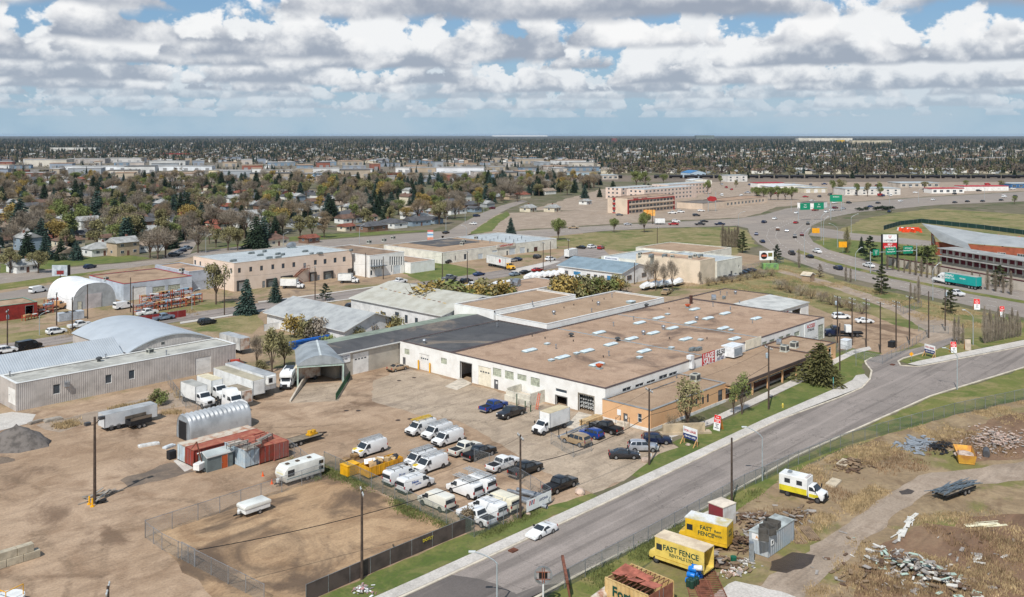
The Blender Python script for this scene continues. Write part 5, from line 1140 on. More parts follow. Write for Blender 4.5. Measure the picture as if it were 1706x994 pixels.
def cab(r,kind,pm,x0):
 k=('cab',kind)
 if k not in VP:
  if kind=='cutaway': prof=[(0,.5),(0,2.05),(.55,2.1),(1.2,1.45),(2.05,1.25),(2.12,.8),(2.08,.45)]+arch(1.35,.46,.42)[::-1];fr=((1.15,1.5),(.6,2.05));sd=[[(1.02,1.45),(.62,1.95),(.15,1.95),(.15,1.45)]];W=.98;fx=2.12
  elif kind=='medium': prof=[(0,.6),(0,2.5),(1.0,2.55),(1.45,1.75),(2.9,1.55),(3.05,1.1),(3.0,.6)]+arch(2.15,.55,.5)[::-1];fr=((1.42,1.8),(1.04,2.48));sd=[[(1.3,1.75),(.98,2.35),(.25,2.35),(.25,1.75)]];W=1.1;fx=3.05
  else: prof=[(-2.0,.7),(-2.0,3.6),(-.3,3.75),(.9,2.75),(1.3,1.95),(3.1,1.75),(3.35,1.3),(3.3,.6)]+arch(2.3,.58,.55)[::-1];fr=((1.27,2.0),(.93,2.7));sd=[[(1.12,1.95),(.82,2.6),(.0,2.6),(.0,1.95)],[(-1.5,2.2),(-1.5,2.7),(-.8,2.7),(-.8,2.2)]];W=1.15;fx=3.35
  wf=lambda z:W-(.1*(z-1.4) if z>1.4 else 0)*.6
  mb=MB();mb.side(prof,wf);body=mb.mesh('cab',[WHT],smooth=True,bevel=.07,fix=True)
  gs=[MB().quad(*[(x,s*(wf(z)+.015),z) for x,z in (poly if s<0 else poly[::-1])]).mesh('side_window',[CARG]) for poly in sd for s in (-1,1)];(x0_,z0),(x1_,z1)=fr
  ws=MB().quad((x0_+.06,-W+.15,z0+.02),(x0_+.06,W-.15,z0+.02),(x1_+.06,W-.22,z1+.02),(x1_+.06,-W+.22,z1+.02)).mesh('windshield',[CARG])
  zl={'cutaway':.95,'medium':1.15,'semi':1.25}[kind]
  gr=MB().box(fx-.05,-.45,zl-.3,fx+.03,.45,zl+.2).mesh('grille',[BLKP if kind!='semi' else CHROME]);bp=MB().box(fx-.1,-W+.02,.4,fx+.1,W-.02,.68).mesh('bumper',[BLKP if kind!='semi' else CHROME])
  hl=[MB().box(fx-.15,s*(W-.25)-.15,zl-.12,fx+.02,s*(W-.25)+.15,zl+.08).mesh('headlight',[HEADL]) for s in (-1,1)]
  mr=[MB().box(x0_-.1,s*(W+.18)-.1,z0+.05,x0_+.02,s*(W+.18)+.1,z0+.5).mesh('mirror',[BLKP]) for s in (-1,1)]
  VP[k]=(body,gs,ws,gr,bp,hl,mr)
 body,gs,ws,gr,bp,hl,mr=VP[k]
 c=obj('cab',body,r,(x0,0,0),mat=pm)
 for n,me in [('side_window',q) for q in gs]+[('windshield',ws),('grille',gr),('bumper',bp)]+[('headlight',h) for h in hl]+[('mirror',m) for m in mr]: obj(n,me,c)
def frame(r,x0,x1,z=.75): ob('chassis',MB().box(x0,-.45,z-.12,x1,.45,z+.08),[UNDER],r)
def box_truck(px,heading,label,kind='cutaway',L=5.,H=3.3,boxm=None,roofm=None,W=1.15,name='box_truck',group=None,wp=None):
 p=place(px,heading,W);r=thing(name,label,'truck',(p.x,p.y,.03),heading,group);x0=-L/2-.6;x1=L/2-.6
 z0=.95;obj('cargo_box',boxmesh(x0,x1,W,z0,H,[boxm or BOXW,roofm or BOXG,ALU],True),r);frame(r,x0,x1+1.2)
 cab(r,kind,CABW,x1+.1);wr=.4 if kind=='cutaway' else .5
 wheels(r,[x1+.1+(1.35 if kind=='cutaway' else 2.15),x0+1.3],W-.15,wr,.3,RIMD);return r
box_truck((929,718),D_,'white box truck with tan roof strip by the pipe rack bay','cutaway',5.2,3.4,BOXW,M('box_roof_tan',(206,190,156),.8,.1,.4))
box_truck((316,673),Rt,'white medium box truck with crumpled hood, nearest the grey shed','medium',5.6,3.6)
box_truck((343,661),Rt,'white medium box truck with cream roof behind the crumpled one','medium',5.6,3.5,BOXW,M('box_roof_cream',(226,214,182),.7,.08,.4))
box_truck((483,481),-.9,'white box truck backed to the salmon block dock left of stair','cutaway',5.4,3.3,BOXW,M('box_roof_tan',(206,190,156)))
box_truck((577,472),-.9,'white box truck on the grass right of the rusty fire stair','cutaway',4.6,3.2)
def semi_tractor(px,heading,label,pm=CABW):
 p=place(px,heading,1.2);r=thing('semi_tractor',label,'truck',(p.x,p.y,.03),heading);cab(r,'semi',pm,.2);frame(r,-4.2,2.5,.85);wheels(r,[2.5,-2.4,-3.6],1.0,.52,.35)
 ob('fifth_wheel',MB().cyl((-3,0,1.0),(-3,0,1.12),.5,n=12),[UNDER],r);return r
semi_tractor((377,684),Rt,'white sleeper semi tractor parked in front of the rusty box body')
def box_trailer(px,heading,label,L,W=1.25,z0=1.1,H=3.9,boxm=None,roofm=None,doorm=None,axles=2,reefer=False,name='semi_trailer',rib=False,cat='trailer',ref='end'):
 p=P(*px);d=Vector((COS(heading),SIN(heading),0));n=Vector((-d.y,d.x,0));
 if n.dot(Vector((CAMA-p.x,CAMB-p.y,0)))>0: n=-n
 c=p+n*W-d*(L/2);r=thing(name,label,cat,(c.x,c.y,.03),heading)
 obj('cargo_box',boxmesh(-L/2,L/2,W,z0,H,[boxm or BOXW,roofm or BOXG,ALU],False,rib),r)
 ob('end_door',MB().box(L/2+.003,-W+.1,z0+.1,L/2+.05,-.02,H-.15).box(L/2+.003,.02,z0+.1,L/2+.05,W-.1,H-.15),[doorm or boxm or BOXW],r)
 if reefer:
  ob('cooling_unit',MB().box(L/2+.06,-.9,z0+1.1,L/2+.6,.9,H-.2).box(L/2+.6,-.7,z0+1.4,L/2+.62,.1,H-.5,m=1),[BOXW,BLKP],r)
 ob('chassis',MB().box(-L/2+.5,-.5,z0-.25,L/2-.5,.5,z0-.02),[UNDER],r)
 if axles: wheels(r,[-L/2+1.2+1.2*i for i in range(axles)],W-.2,.5,.4,RIMD)
 ob('landing_gear',MB().box(L/2-2.6,-.7,0,L/2-2.45,-.55,z0-.26).box(L/2-2.6,.55,0,L/2-2.45,.7,z0-.26).box(L/2-2.6,-.55,.3,L/2-2.45,.55,.4),[UNDER],r)
 return r
RUSTB=M('rust_streaked_white',(214,204,190),.8,.3,.8,second=(158,108,78),coord='obj')
box_trailer((402,682),Rt,'small box body with rusty rear doors beside the white semi tractor',5.2,1.15,1.0,3.3,BOXW,M('box_roof_brown',(160,146,124),.8,.15,.5),RUSTB,1,name='box_trailer')
box_trailer((422,669),Rt,'long white trailer with tan roof in front of the cooled trailer',14.5,1.25,1.1,3.9,BOXW,M('trailer_roof_tan',(186,176,152),.8,.12,.3),None,2)
box_trailer((441,660),Rt,'long white cooled trailer with dark unit on its nose',14.5,1.25,1.1,3.9,BOXW,M('trailer_roof_grey',(176,178,178),.7,.12,.3),None,2,True)
box_trailer((492,640),D_,'rusty cream van body standing behind the motorhome',6,1.2,.6,3.2,RUSTB,M('box_roof_cream',(226,214,182)),None,1,name='box_trailer')
box_trailer((400,592),Rt,'white ribbed trailer behind the end of the long grey shed',9,1.25,1.1,3.8,M('ribbed_white',(222,220,214),.7,.15,.5),M('trailer_roof_grey',(176,178,178)),RUSTB,2,rib=True)
# red stake truck
p=place((386,618),Rt-.3,1.);r=thing('stake_truck','old red stake-bed truck beside the end of the long grey shed','truck',(p.x,p.y,.03),Rt-.3+PI);cab(r,'cutaway',paint('faded_red',(178,66,44)),1.0);ob('stake_bed',MB().box(-4,-1.1,.9,.9,1.1,1.05).box(-4,-1.1,1.05,.9,-1.03,1.9).box(-4,1.03,1.05,.9,1.1,1.9).box(-4,-1.03,1.05,-3.93,1.03,1.9),[RUST],r);frame(r,-4,1.2);wheels(r,[2.35,-2.6],.95,.42,.3,RIMD)
# motorhome
_a=P(491,626);_b=P(470,657);hd_=AT2(_b.y-_a.y,_b.x-_a.x);r=thing('motorhome','white motorhome with dark solar roof beside the canopy ramp','motorhome',((_a.x+_b.x)/2,(_a.y+_b.y)/2,.03),hd_)
mb=MB();mb.side([(-3.6,.5),(-3.6,3.0),(-3.3,3.15),(2.6,3.15),(3.3,2.9),(3.35,2.3),(2.4,2.1),(2.4,.5)],lambda z:1.2);obj('coach_body',mb.mesh('coach_body',[BOXW],smooth=True,bevel=.08,fix=True),r);cab(r,'cutaway',CABW,2.0)
ob('solar_panel',MB().box(-3.0,-.9,3.16,.2,.9,3.22),[M('solar_dark',(44,50,58),.3,.1,1.)],r);ob('roof_unit',MB().box(.8,-.4,3.16,1.7,.4,3.5),[BOXW],r)
for x in (-2.6,-.6,1.2):
 for s in (-1,1): ob('window',MB().box(x,s*1.2-.015,1.7,x+1.1,s*1.2+.015,2.4),[CARG],r)
ob('stripe',MB().box(-3.5,-1.215,1.15,2.3,-1.203,1.35),[M('stripe_grey',(150,160,170),.4,.05,1.)],r);wheels(r,[3.35,-2.0],1.0,.4,.28)
# travel trailer
def camper(px,heading,label):
 p=place(px,heading,1.2);r=thing('travel_trailer',label,'travel trailer',(p.x,p.y,.03),heading)
 mb=MB();mb.side([(-3.4,.55),(-3.45,2.6),(-3.2,2.75),(2.7,2.75),(3.3,2.2),(3.45,1.5),(3.1,.6)],lambda z:1.2);obj('body',mb.mesh('body',[M('camper_white',(226,226,218),.5,.06,.6)],smooth=True,bevel=.07,fix=True),r)
 ob('stripe',MB().box(-3.3,-1.212,1.0,3.0,-1.202,1.12).box(-3.3,1.202,1.0,3.0,1.212,1.12),[M('stripe_teal',(120,146,150),.5,.05,1.)],r)
 for x,w,z,h in ((1.75,1.1,1.35,.9),(-3.2,.75,1.9,.5),(-3.2,.75,1.1,.45)):
  for s in (-1,1): ob('window',MB().box(x,s*1.2-.02,z,x+w,s*1.2+.02,z+h),[CARG],r)
 ob('front_window',MB().quad((3.08,-.8,2.42),(3.08,.8,2.42),(3.44,.8,1.72),(3.44,-.8,1.72)),[M('blind_cream',(206,196,150),.4,.06,1.)],r)
 for x in (-1.8,.2,1.9): ob('roof_vent',MB().box(x,-.25,2.755,x+.5,.25,2.9),[M('vent_brown',(90,74,60),.6,.1,2.)],r)
 ob('drawbar',MB().bar((3.2,-.5,.5),(4.3,0,.45),.1).bar((3.2,.5,.5),(4.3,0,.45),.1),[UNDER],r);obj('gas_bottle',MB().lathe([(.2,0),(.26,.1),(.26,.5),(.12,.62)],10,0,(3.7,0,.55)).mesh('gas_bottle',[BOXW],smooth=True),r)
 wheels(r,[-.45,-1.25],1.05,.36,.22);return r
camper((508,802),D_,'white travel trailer with teal stripe parked along the inner fence')
# pop-up camper
p=place((429,858),D_,1.05);r=thing('folding_camper','low white folded pop-up camper inside the fenced dirt yard','camper',(p.x,p.y,.03),D_)
mb=MB();mb.side([(-2.0,.5),(-2.0,1.05),(1.7,1.05),(1.75,.5)],lambda z:1.0);obj('body',mb.mesh('body',[BOXW],bevel=.05,fix=True),r)
mb=MB();mb.side([(-2.1,1.08),(-2.1,1.45),(-1.9,1.55),(1.6,1.55),(1.85,1.4),(1.85,1.08)],lambda z:1.06);obj('lid',mb.mesh('lid',[M('camper_white',(226,226,218))],smooth=True,bevel=.05,fix=True),r)
ob('drawbar',MB().bar((1.7,-.4,.5),(2.9,0,.45),.1).bar((1.7,.4,.5),(2.9,0,.45),.1),[UNDER],r);obj('gas_bottle',MB().lathe([(.18,0),(.22,.08),(.22,.4),(.1,.5)],10,0,(2.1,0,.5)).mesh('gas_bottle',[BOXW],smooth=True),r);wheels(r,[-.4],.95,.3,.2)
# enclosed cargo trailer, dump trailer
box_trailer((262,700),U,'grey-white enclosed cargo trailer at the back of the dirt yard',9.2,1.25,.7,2.9,M('trailer_silver_white',(206,208,208),.5,.08,.4),M('trailer_roof_grey',(176,178,178)),None,2,name='cargo_trailer')
p=place((236,713),U+.05,1.);r=thing('dump_trailer','small black dump trailer beside the grey enclosed trailer','trailer',(p.x,p.y,.03),U+.05)
ob('bin',MB().box(-1.9,-.95,.7,1.9,.95,.8).box(-1.9,-.95,.8,1.9,-.88,1.5).box(-1.9,.88,.8,1.9,.95,1.5).box(-1.9,-.88,.8,-1.83,.88,1.5).box(1.83,-.88,.8,1.9,.88,1.5),[BLKP],r);ob('side_boards',MB().box(-1.9,-.97,1.503,1.9,-.93,2.0).box(-1.9,.93,1.503,1.9,.97,2.0),[M('weathered_board',(130,116,100),.9,.2,1.)],r);ob('drawbar',MB().bar((-1.9,-.5,.6),(-3.3,0,.5),.12).bar((-1.9,.5,.6),(-3.3,0,.5),.12),[UNDER],r);wheels(r,[-.4,.45],1.0,.36,.24)
def flatbed(px,heading,label,L,loads=None,axles=(-.8,0,.8),W=1.2):
 p=place(px,heading,W);r=thing('flatbed_trailer',label,'trailer',(p.x,p.y,.03),heading)
 n=int(W*2/.3);
 pm=MB().box(-L/2+.05,0,.78,L/2-.05,W*2/n-.03,.84).mesh('deck_plank',[M('deck_timber',(150,136,116),.9,.2,1.)])
 for i in range(n): obj('deck_plank',pm,r,(0,-W+i*W*2/n+.015,0))
 ob('frame',MB().box(-L/2,-W,.62,L/2,-W+.1,.86).box(-L/2,W-.1,.62,L/2,W,.86).box(-L/2,-W+.1,.62,-L/2+.1,W-.1,.77).box(L/2-.1,-W+.1,.62,L/2,W-.1,.77).box(-L/2+.1,-.4,.55,L/2-.1,.4,.77),[UNDER],r)
 ob('drawbar',MB().bar((L/2,-.6,.7),(L/2+1.5,0,.6),.12).bar((L/2,.6,.7),(L/2+1.5,0,.6),.12),[UNDER],r);wheels(r,list(axles),W-.1,.36,.22);return r,p
r,p=flatbed((507,741),U,'long black tandem flatbed trailer with yellow gear beside the containers',7.5,axles=(-2.4,-1.5,-.6))
t=thing('yellow_compactor','yellow steel attachment lying on the front of the flatbed trailer','equipment',(p.x+2.3,p.y,.9),.2);YEL=M('machine_yellow',(226,172,40),.5,.12,1.)
ob('frame',MB().box(-.9,-.5,0,.9,.5,.25).box(-.7,-.35,.25,-.3,.35,.75).box(.2,-.35,.25,.6,.35,.7),[YEL],t);ob('roller',MB().cyl((0,-.45,.45),(0,.45,.45),.22,n=10),[YEL],t)
# == trees and shrubs
def leafmat(name,rgb,var=.35):
 m=bpy.data.materials.new(name);m.use_nodes=True;t=NT(m.node_tree)
 o=t.n('ShaderNodeOutputMaterial');b=t.n('ShaderNodeBsdfPrincipled');t.nt.links.new(b.outputs[0],o.inputs[0])
 c=lin(rgb);p=t.n('ShaderNodeTexCoord').outputs['Object'];oi=t.n('ShaderNodeObjectInfo')
 f=t.rng(t.noise(t.vm('ADD',p,t.com(t.m('MULTIPLY',oi.outputs['Random'],50.),0.,0.)),.55,3.,.6),.3,.7)
 cc=t.mix(f,tuple(x*(1-var) for x in c),tuple(min(1,x*(1+var)) for x in c))
 cc=t.mix(t.m('MULTIPLY',oi.outputs['Random'],.45),cc,tuple(x*.62 for x in c));t.put(b.inputs['Base Color'],cc)
 b.inputs['Roughness'].default_value=.9;b.inputs['Specular IOR Level'].default_value=.15
 MATS[name]=m;return m
BARK=M('bark',(104,88,74),.95,.2,2.);
TWIG=leafmat('bare_twigs',(136,124,108));TWIG2=leafmat('grey_twigs',(150,139,124));BUD=leafmat('olive_buds',(136,130,92));BUD2=leafmat('brown_buds',(140,124,100));GRN=leafmat('spring_leaves',(124,132,80));YLW=leafmat('yellow_buds',(164,142,84))
SPR=leafmat('spruce_needles',(52,66,50),.3);SPB=leafmat('blue_spruce_needles',(66,84,76),.3);JUN=leafmat('juniper_needles',(106,104,66),.5);PINE=leafmat('pine_needles',(74,80,52),.4)
def np_mesh(name,verts,k,mat):
 n=len(verts);me=bpy.data.meshes.new(name);me.vertices.add(n*k);me.vertices.foreach_set('co',verts.astype(np.float32).ravel())
 me.loops.add(n*k);me.loops.foreach_set('vertex_index',np.arange(n*k,dtype=np.int32));me.polygons.add(n)
 me.polygons.foreach_set('loop_start',np.arange(0,n*k,k,dtype=np.int32));me.polygons.foreach_set('loop_total',np.full(n,k,dtype=np.int32))
 me.update(calc_edges=True);me.materials.append(mat);return me
def rand_dirs(r,n):
 d=r.normal(size=(n,3));return d/np.linalg.norm(d,axis=1)[:,None]
def strips(r,c,L,W,dirs):
 n=len(c);s=np.cross(dirs,rand_dirs(r,n));s/=np.linalg.norm(s,axis=1)[:,None]+1e-6
 a=dirs*(L/2)[:,None];b=s*(W/2)[:,None]
 return np.stack([c-a-b,c+a-b,c+a+b*.4,c-a+b*.4],1)
def decid(seed,h=9.,spread=.42,n=1500,leaf='twig',clear=.28,lobes=9):
 r=np.random.default_rng(seed);rr=random.Random(seed);mb=MB();R0=h*.022
 mb.cyl((0,0,0),(0,0,h*clear),R0*1.25,R0,7,cap=False);ends=[];W=h*spread
 for i in range(lobes):
  a=2*PI*i/lobes*1.0+rr.uniform(-.4,.4);rad=W*rr.uniform(.35,.8) if i else 0;z=h*rr.uniform(.5,.86) if i else h*.9
  if i%3==0: rad*=.5;z=h*rr.uniform(.75,.9)
  p0=(0,0,h*clear*rr.uniform(.8,1));mid=(rad*.45*COS(a),rad*.45*SIN(a),h*clear+(z-h*clear)*.5);e=(rad*COS(a),rad*SIN(a),z)
  mb.cyl(p0,mid,R0*.6,R0*.38,5,cap=False).cyl(mid,e,R0*.38,R0*.1,4,cap=False);ends.append(e)
  for _ in range(3):
   q=(e[0]+rr.uniform(-1,1)*W*.3,e[1]+rr.uniform(-1,1)*W*.3,e[2]+rr.uniform(-.02,.13)*h);mb.cyl(mid,q,R0*.22,R0*.06,3,cap=False)
 trunk=mb.mesh('trunk',[BARK],smooth=True)
 E=np.array(ends);idx=r.integers(0,len(E),n);sz=r.uniform(.7,1.25,len(E))[idx]
 d=rand_dirs(r,n)*(r.random(n)**(1/2.2))[:,None];c=E[idx]+d*np.array([W*.42,W*.42,h*.17])*sz[:,None];c[:,2]=np.maximum(c[:,2],h*clear*.9)
 if leaf=='twig':
  out=c-np.array([0,0,h*.45]);out/=np.linalg.norm(out,axis=1)[:,None]+1e-6;di=out+rand_dirs(r,n)*.8;di/=np.linalg.norm(di,axis=1)[:,None]
  v=strips(r,c,r.uniform(.5,1.3,n)*h/9,r.uniform(.05,.12,n)*h/9,di)
 else: v=strips(r,c,r.uniform(.22,.5,n)*h/9,r.uniform(.16,.4,n)*h/9,rand_dirs(r,n))
 return trunk,np_mesh('crown',v,4,TWIG),h
def spruce(seed,h=11.,rad=2.6,n=1300,gap=0.,droop=.35):
 r=np.random.default_rng(seed);mb=MB();mb.cyl((0,0,0),(0,0,h*.97),h*.016,h*.002,6,cap=False);trunk=mb.mesh('trunk',[BARK],smooth=True)
 t=1-np.sqrt(1-r.random(n)*.985);lay=np.round(t*15+r.normal(size=n)*.18)/15;t=np.clip(lay,0.02,.985)
 a=r.random(n)*2*PI;lobe=1+(.16+gap)*np.sin(a*3+seed+t*4*gap)+(.12+gap)*np.sin(a*5+t*9);f=r.random(n)**.6
 q=rad*(1-t)**.85*lobe*f+.06;z=h*(.05+.95*t)-droop*q+r.normal(size=n)*.07+ .25*(1-f)
 c=np.stack([q*np.cos(a),q*np.sin(a),np.maximum(z,.15)],1)
 di=np.stack([np.cos(a),np.sin(a),np.full(n,-droop)],1)+rand_dirs(r,n)*.45;di/=np.linalg.norm(di,axis=1)[:,None]
 v=strips(r,c,r.uniform(.55,1.15,n)*(.5+.7*(1-t))*h/11,r.uniform(.2,.48,n)*h/11,di)
 return trunk,np_mesh('crown',v,4,SPR),h
def pine(seed,h=9.,n=1300):
 r=np.random.default_rng(seed);rr=random.Random(seed);mb=MB();mb.cyl((0,0,0),(.2,.1,h*.95),h*.02,h*.004,6,cap=False);C=[]
 for i in range(26):
  t=.12+.86*i/25;a=i*2.4+rr.uniform(-.4,.4);L=h*.34*(1.05-t)**.8*rr.uniform(.6,1.25)+.25;e=(L*COS(a),L*SIN(a),h*t+L*.12)
  mb.cyl((0,0,h*t),e,h*.006,h*.002,4,cap=False)
  for f in (.45,.75,1.): C.append((e[0]*f,e[1]*f,h*t+(e[2]-h*t)*f+.1,.32*h/9*(1.2-.25*f)*(1.15-t*.5)*1.4))
 C=np.array(C);idx=r.integers(0,len(C),n);c=C[idx,:3]+rand_dirs(r,n)*(r.random(n)**.5)[:,None]*C[idx,3][:,None]*np.array([1.3,1.3,.7])
 return mb.mesh('trunk',[BARK],smooth=True),np_mesh('crown',strips(r,c,r.uniform(.3,.6,n)*h/9,r.uniform(.1,.26,n)*h/9,rand_dirs(r,n)),4,PINE),h
def columnar(seed,h=10.,rad=1.1,n=850):
 r=np.random.default_rng(seed);mb=MB();rr=random.Random(seed);mb.cyl((0,0,0),(0,0,h),h*.012,h*.002,5,cap=False)
 for i in range(14):
  a=rr.uniform(0,6.28);z=h*rr.uniform(.05,.6);q=rad*rr.uniform(.4,.8);mb.cyl((0,0,z),(q*COS(a),q*SIN(a),z+h*.3),h*.005,h*.001,3,cap=False)
 t=r.random(n);a=r.random(n)*6.28;q=rad*r.random(n)**.6*np.sin(PI*np.clip(t*.85+.12,0,1));c=np.stack([q*np.cos(a),q*np.sin(a),h*(.03+.97*t)],1)
 di=np.stack([np.cos(a)*.25,np.sin(a)*.25,np.ones(n)],1)+rand_dirs(r,n)*.2;di/=np.linalg.norm(di,axis=1)[:,None]
 return mb.mesh('trunk',[BARK]),np_mesh('crown',strips(r,c,r.uniform(.8,1.6,n),r.uniform(.03,.08,n),di),4,TWIG),h
def shrub(seed,n=700,leaf=True):
 r=np.random.default_rng(seed);mb=MB();rr=random.Random(seed)
 for i in range(12):
  a=rr.uniform(0,6.28);q=rr.uniform(.4,1.2);mb.cyl((0,0,0),(q*COS(a),q*SIN(a),rr.uniform(1.4,2.4)),.035,.01,3,cap=False)
 L=np.array([[rr.uniform(-.9,.9),rr.uniform(-.9,.9),rr.uniform(.9,2.1)] for _ in range(8)]);idx=r.integers(0,8,n)
 c=L[idx]+rand_dirs(r,n)*(r.random(n)**.45)[:,None]*np.array([.75,.75,.7]);c[:,2]=np.maximum(c[:,2],.08)
 v=strips(r,c,r.uniform(.15,.34,n),r.uniform(.1,.22,n),rand_dirs(r,n)) if leaf else strips(r,c,r.uniform(.4,.9,n),r.uniform(.025,.05,n),rand_dirs(r,n)+np.array([0,0,.8]))
 return mb.mesh('stems',[BARK]),np_mesh('crown',v,4,BUD),2.5
TP={'bare':[decid(s,9.,.44,1250,'twig',cl,lb) for s,cl,lb in ((1,.28,9),(2,.2,7),(3,.3,11),(4,.24,8),(5,.18,6))],'bud':[decid(s,9.,sp,1600,'leaf',cl,lb) for s,sp,cl,lb in ((11,.4,.28,9),(12,.34,.2,7),(13,.46,.3,8),(14,.3,.15,6))],'green':[decid(s,9.,.38,2600,'leaf',.2) for s in (21,22)],
 'spruce':[spruce(s,11.,rd,2100,gp) for s,rd,gp in ((31,2.5,.02),(32,3.0,.06),(33,2.2,0.),(34,2.7,.1))],'juniper':[spruce(41,8.5,4.1,3800,.13,.05)],'pine':[pine(s,9.,2600) for s in (51,52)],'column':[columnar(s) for s in (61,62,63)],
 'shrub':[shrub(s) for s in (71,72,73)],'twigshrub':[shrub(s,320,False) for s in (75,76)],'sparse':[decid(s,7.,.36,700,'leaf',.15,7) for s in (81,82)]}
TREEC={}
def tree(kind,p,h,mat,label,name,cat='tree',group=None,wide=1.,rz=None):
 v=TP[kind][rnd.randrange(len(TP[kind]))];s=h/v[2]
 t=thing(name,label,cat,(p.x,p.y,0),rnd.uniform(0,6.28) if rz is None else rz,group);t.scale=(s*wide,s*wide,s)
 obj('trunk' if kind not in('shrub','twigshrub') else 'stems',v[0],t);obj('crown',v[1],t,mat=mat);return t
def tree_px(kind,x,yt,yb,mat,label,name,**k):
 p=P(x,yb);h=(yb-yt)*50/(yb-HOR);return tree(kind,p,h,mat,label,name,**k)
def proj(p):
 dx,dy=p.x-CAMA,p.y-CAMB;Y=dx*.7302+dy*.6830;X=dx*.6832-dy*.7304
 return (PCX+X*CF/Y,HOR+CF*(CH-p.z)/Y,Y) if Y>1 else (0,0,0)
# near and mid trees that the picture shows one by one
tree_px('juniper',1367,564,638,JUN,'big bushy evergreen at the street end of the office wing','evergreen_tree',rz=.5)
tree_px('sparse',1145,632,718,BUD,'budding tree in front of the apricot office wall','budding_tree',wide=1.15);tree_px('sparse',1236,622,690,GRN,'slender young tree before the brick office wing','young_tree',wide=.8);tree_px('sparse',1222,640,690,GRN,'small leaning sapling left of the slender young tree','young_tree',wide=.8)
tree_px('bud',360,437,507,BUD,'budding tree at the corner of the salmon block','budding_tree',wide=.8)
tree_px('spruce',411.5,458,523,SPB,'tall blue spruce in front of the grey shingle hall','spruce_tree');tree_px('spruce',459,459,503,SPB,'blue spruce rising behind the shingle roof ridge','spruce_tree');tree_px('pine',542,472,501,SPR,'short round conifer at the middle street kerb','conifer',wide=1.2)
tree_px('bud',453,548,620,BUD,'tall brown-green tree between the trailers and the canopy','budding_tree',wide=.95);tree_px('bud',474,562,612,BUD,'smaller yellow-green tree right beside the canopy roof','budding_tree',wide=.9);tree_px('bare',428,560,612,TWIG,'bare tree behind the red stake truck','bare_tree',wide=.8)
for x,yt,yb,lab,k,m,w in [(1468.5,443,490,'dark pine on the highway embankment above the gravel path','pine',PINE,1.),(1545,411,453,'dark pine in front of the retaining wall','pine',PINE,1.),(1583,482,522,'pine beside the white utility pole near the highway','pine',PINE,1.),(1449,394,435,'wide dark conifer beside the storage pylon sign','pine',SPR,1.1),(1435,391,421,'narrow spruce left of the wide conifer by the pylon sign','spruce',SPR,.9),(1665,442,478,'spreading pine before the storage building','pine',PINE,1.2),
 (1640,404,426,'left of three small spruces before the brick hall','spruce',SPR,.8),(1656,408,428,'middle of three small spruces before the brick hall','spruce',SPR,.8),(1670,405,428,'right of three small spruces before the brick hall','spruce',SPR,.8),(1411,380,421,'slim bushy column tree beside the yellow sign','column',BUD,1.6),
 (1294,408,437,'round dark conifer beside the highway billboard','pine',SPR,1.1),(1237,386,421,'leaning dark pine at the edge of the vacant field','pine',PINE,1.),(1366,440,462,'reddish dead conifer beside the gravel path','pine',TWIG,.9),(851,359,390,'blue spruce alone at the cross-road bend','spruce',SPB,1.)]:
 tree_px(k,x,yt,yb,m,lab,'conifer' if k in('pine','spruce') else 'column_tree',wide=w)
for x,yt,yb,lab in [(1023,362,387,'left green tree standing beside the cross-road'),(1073,352,387,'right green tree standing beside the cross-road'),(930,362,400,'pale green tree near the bend left of the vacant field'),(1179,300,323,'green tree in the commercial lots beyond the inn')]: tree_px('green',x,yt,yb,GRN,lab,'green_tree',wide=.8)
for i,x in enumerate((1260,1272,1284,1296,1308,1319)): tree_px('green',x,310,333,GRN,'%s tree from the left in the green row by the interchange'%['first','second','third','fourth','fifth','sixth'][i],'green_tree',group='green row by the interchange')
ORD=['first','second','third','fourth','fifth','sixth','seventh','eighth','ninth','tenth','eleventh','twelfth','thirteenth','fourteenth','fifteenth','sixteenth','seventeenth','eighteenth','nineteenth','twentieth']
def ordw(i):
 if i>19 and (i+1)%10==0: return ['thirtieth','fortieth','fiftieth','sixtieth','seventieth','eightieth'][(i+1)//10-3]
 return ORD[i] if i<20 else ['twenty','thirty','forty','fifty','sixty','seventy','eighty'][(i+1)//10-2]+('-'+ORD[(i+1)%10-1] if (i+1)%10 else 'th')
def row(kind,pts,mat,lab,name,wide=1.,cat='tree',jit=0):
 for i,(x,yt,yb) in enumerate(pts): tree_px(kind,x,yt,yb,mat if not isinstance(mat,list) else mat[i%len(mat)],'%s %s'%(ORD[i%20],lab),name,wide=wide*rnd.uniform(.85,1.15),cat=cat,group=lab)
row('column',[(1590,530,572),(1597,528,574),(1604,540,573)]+[(1640+i*4.6,512+((i*37)%23),572-i*.9) for i in range(14)],TWIG2,'bare poplar from the left beside the curving street','bare_poplar',.85)
row('column',[(1517,470,500),(1524,476,500),(1530,462,505),(1417,446,470),(1409,442,468),(1331,415,446)],TWIG2,'bare poplar from the left on the embankment','bare_poplar',.9)
row('column',[(1478+i*9.5,420+i*1.2+((i*29)%9),448+i*2.1) for i in range(10)],TWIG,'bare poplar from the left before the retaining wall','bare_poplar',.9)
row('column',[(1580+i*13,448+((i*17)%12),470+i*2.6) for i in range(9)],TWIG,'bare poplar from the left below the maroon doors','bare_poplar',1.)
row('column',[(1204+i*5,376+((i*13)%8),412) for i in range(6)],TWIG,'bare poplar from the left at the field edge','bare_poplar',1.2)
row('bare',[(1080,436,482),(1092,432,484),(1106,440,483),(1120,434,486),(1166,452,474)],TWIG2,'thin bare tree from the left before the beige works','bare_tree',.5)
row('shrub',[(712+i*12,466+((i*31)%12),527-i*1.2) for i in range(12)],[YLW,BUD,GRN],'olive bush from the left along the pale-roofed hall','shrub',1.2,'shrub')
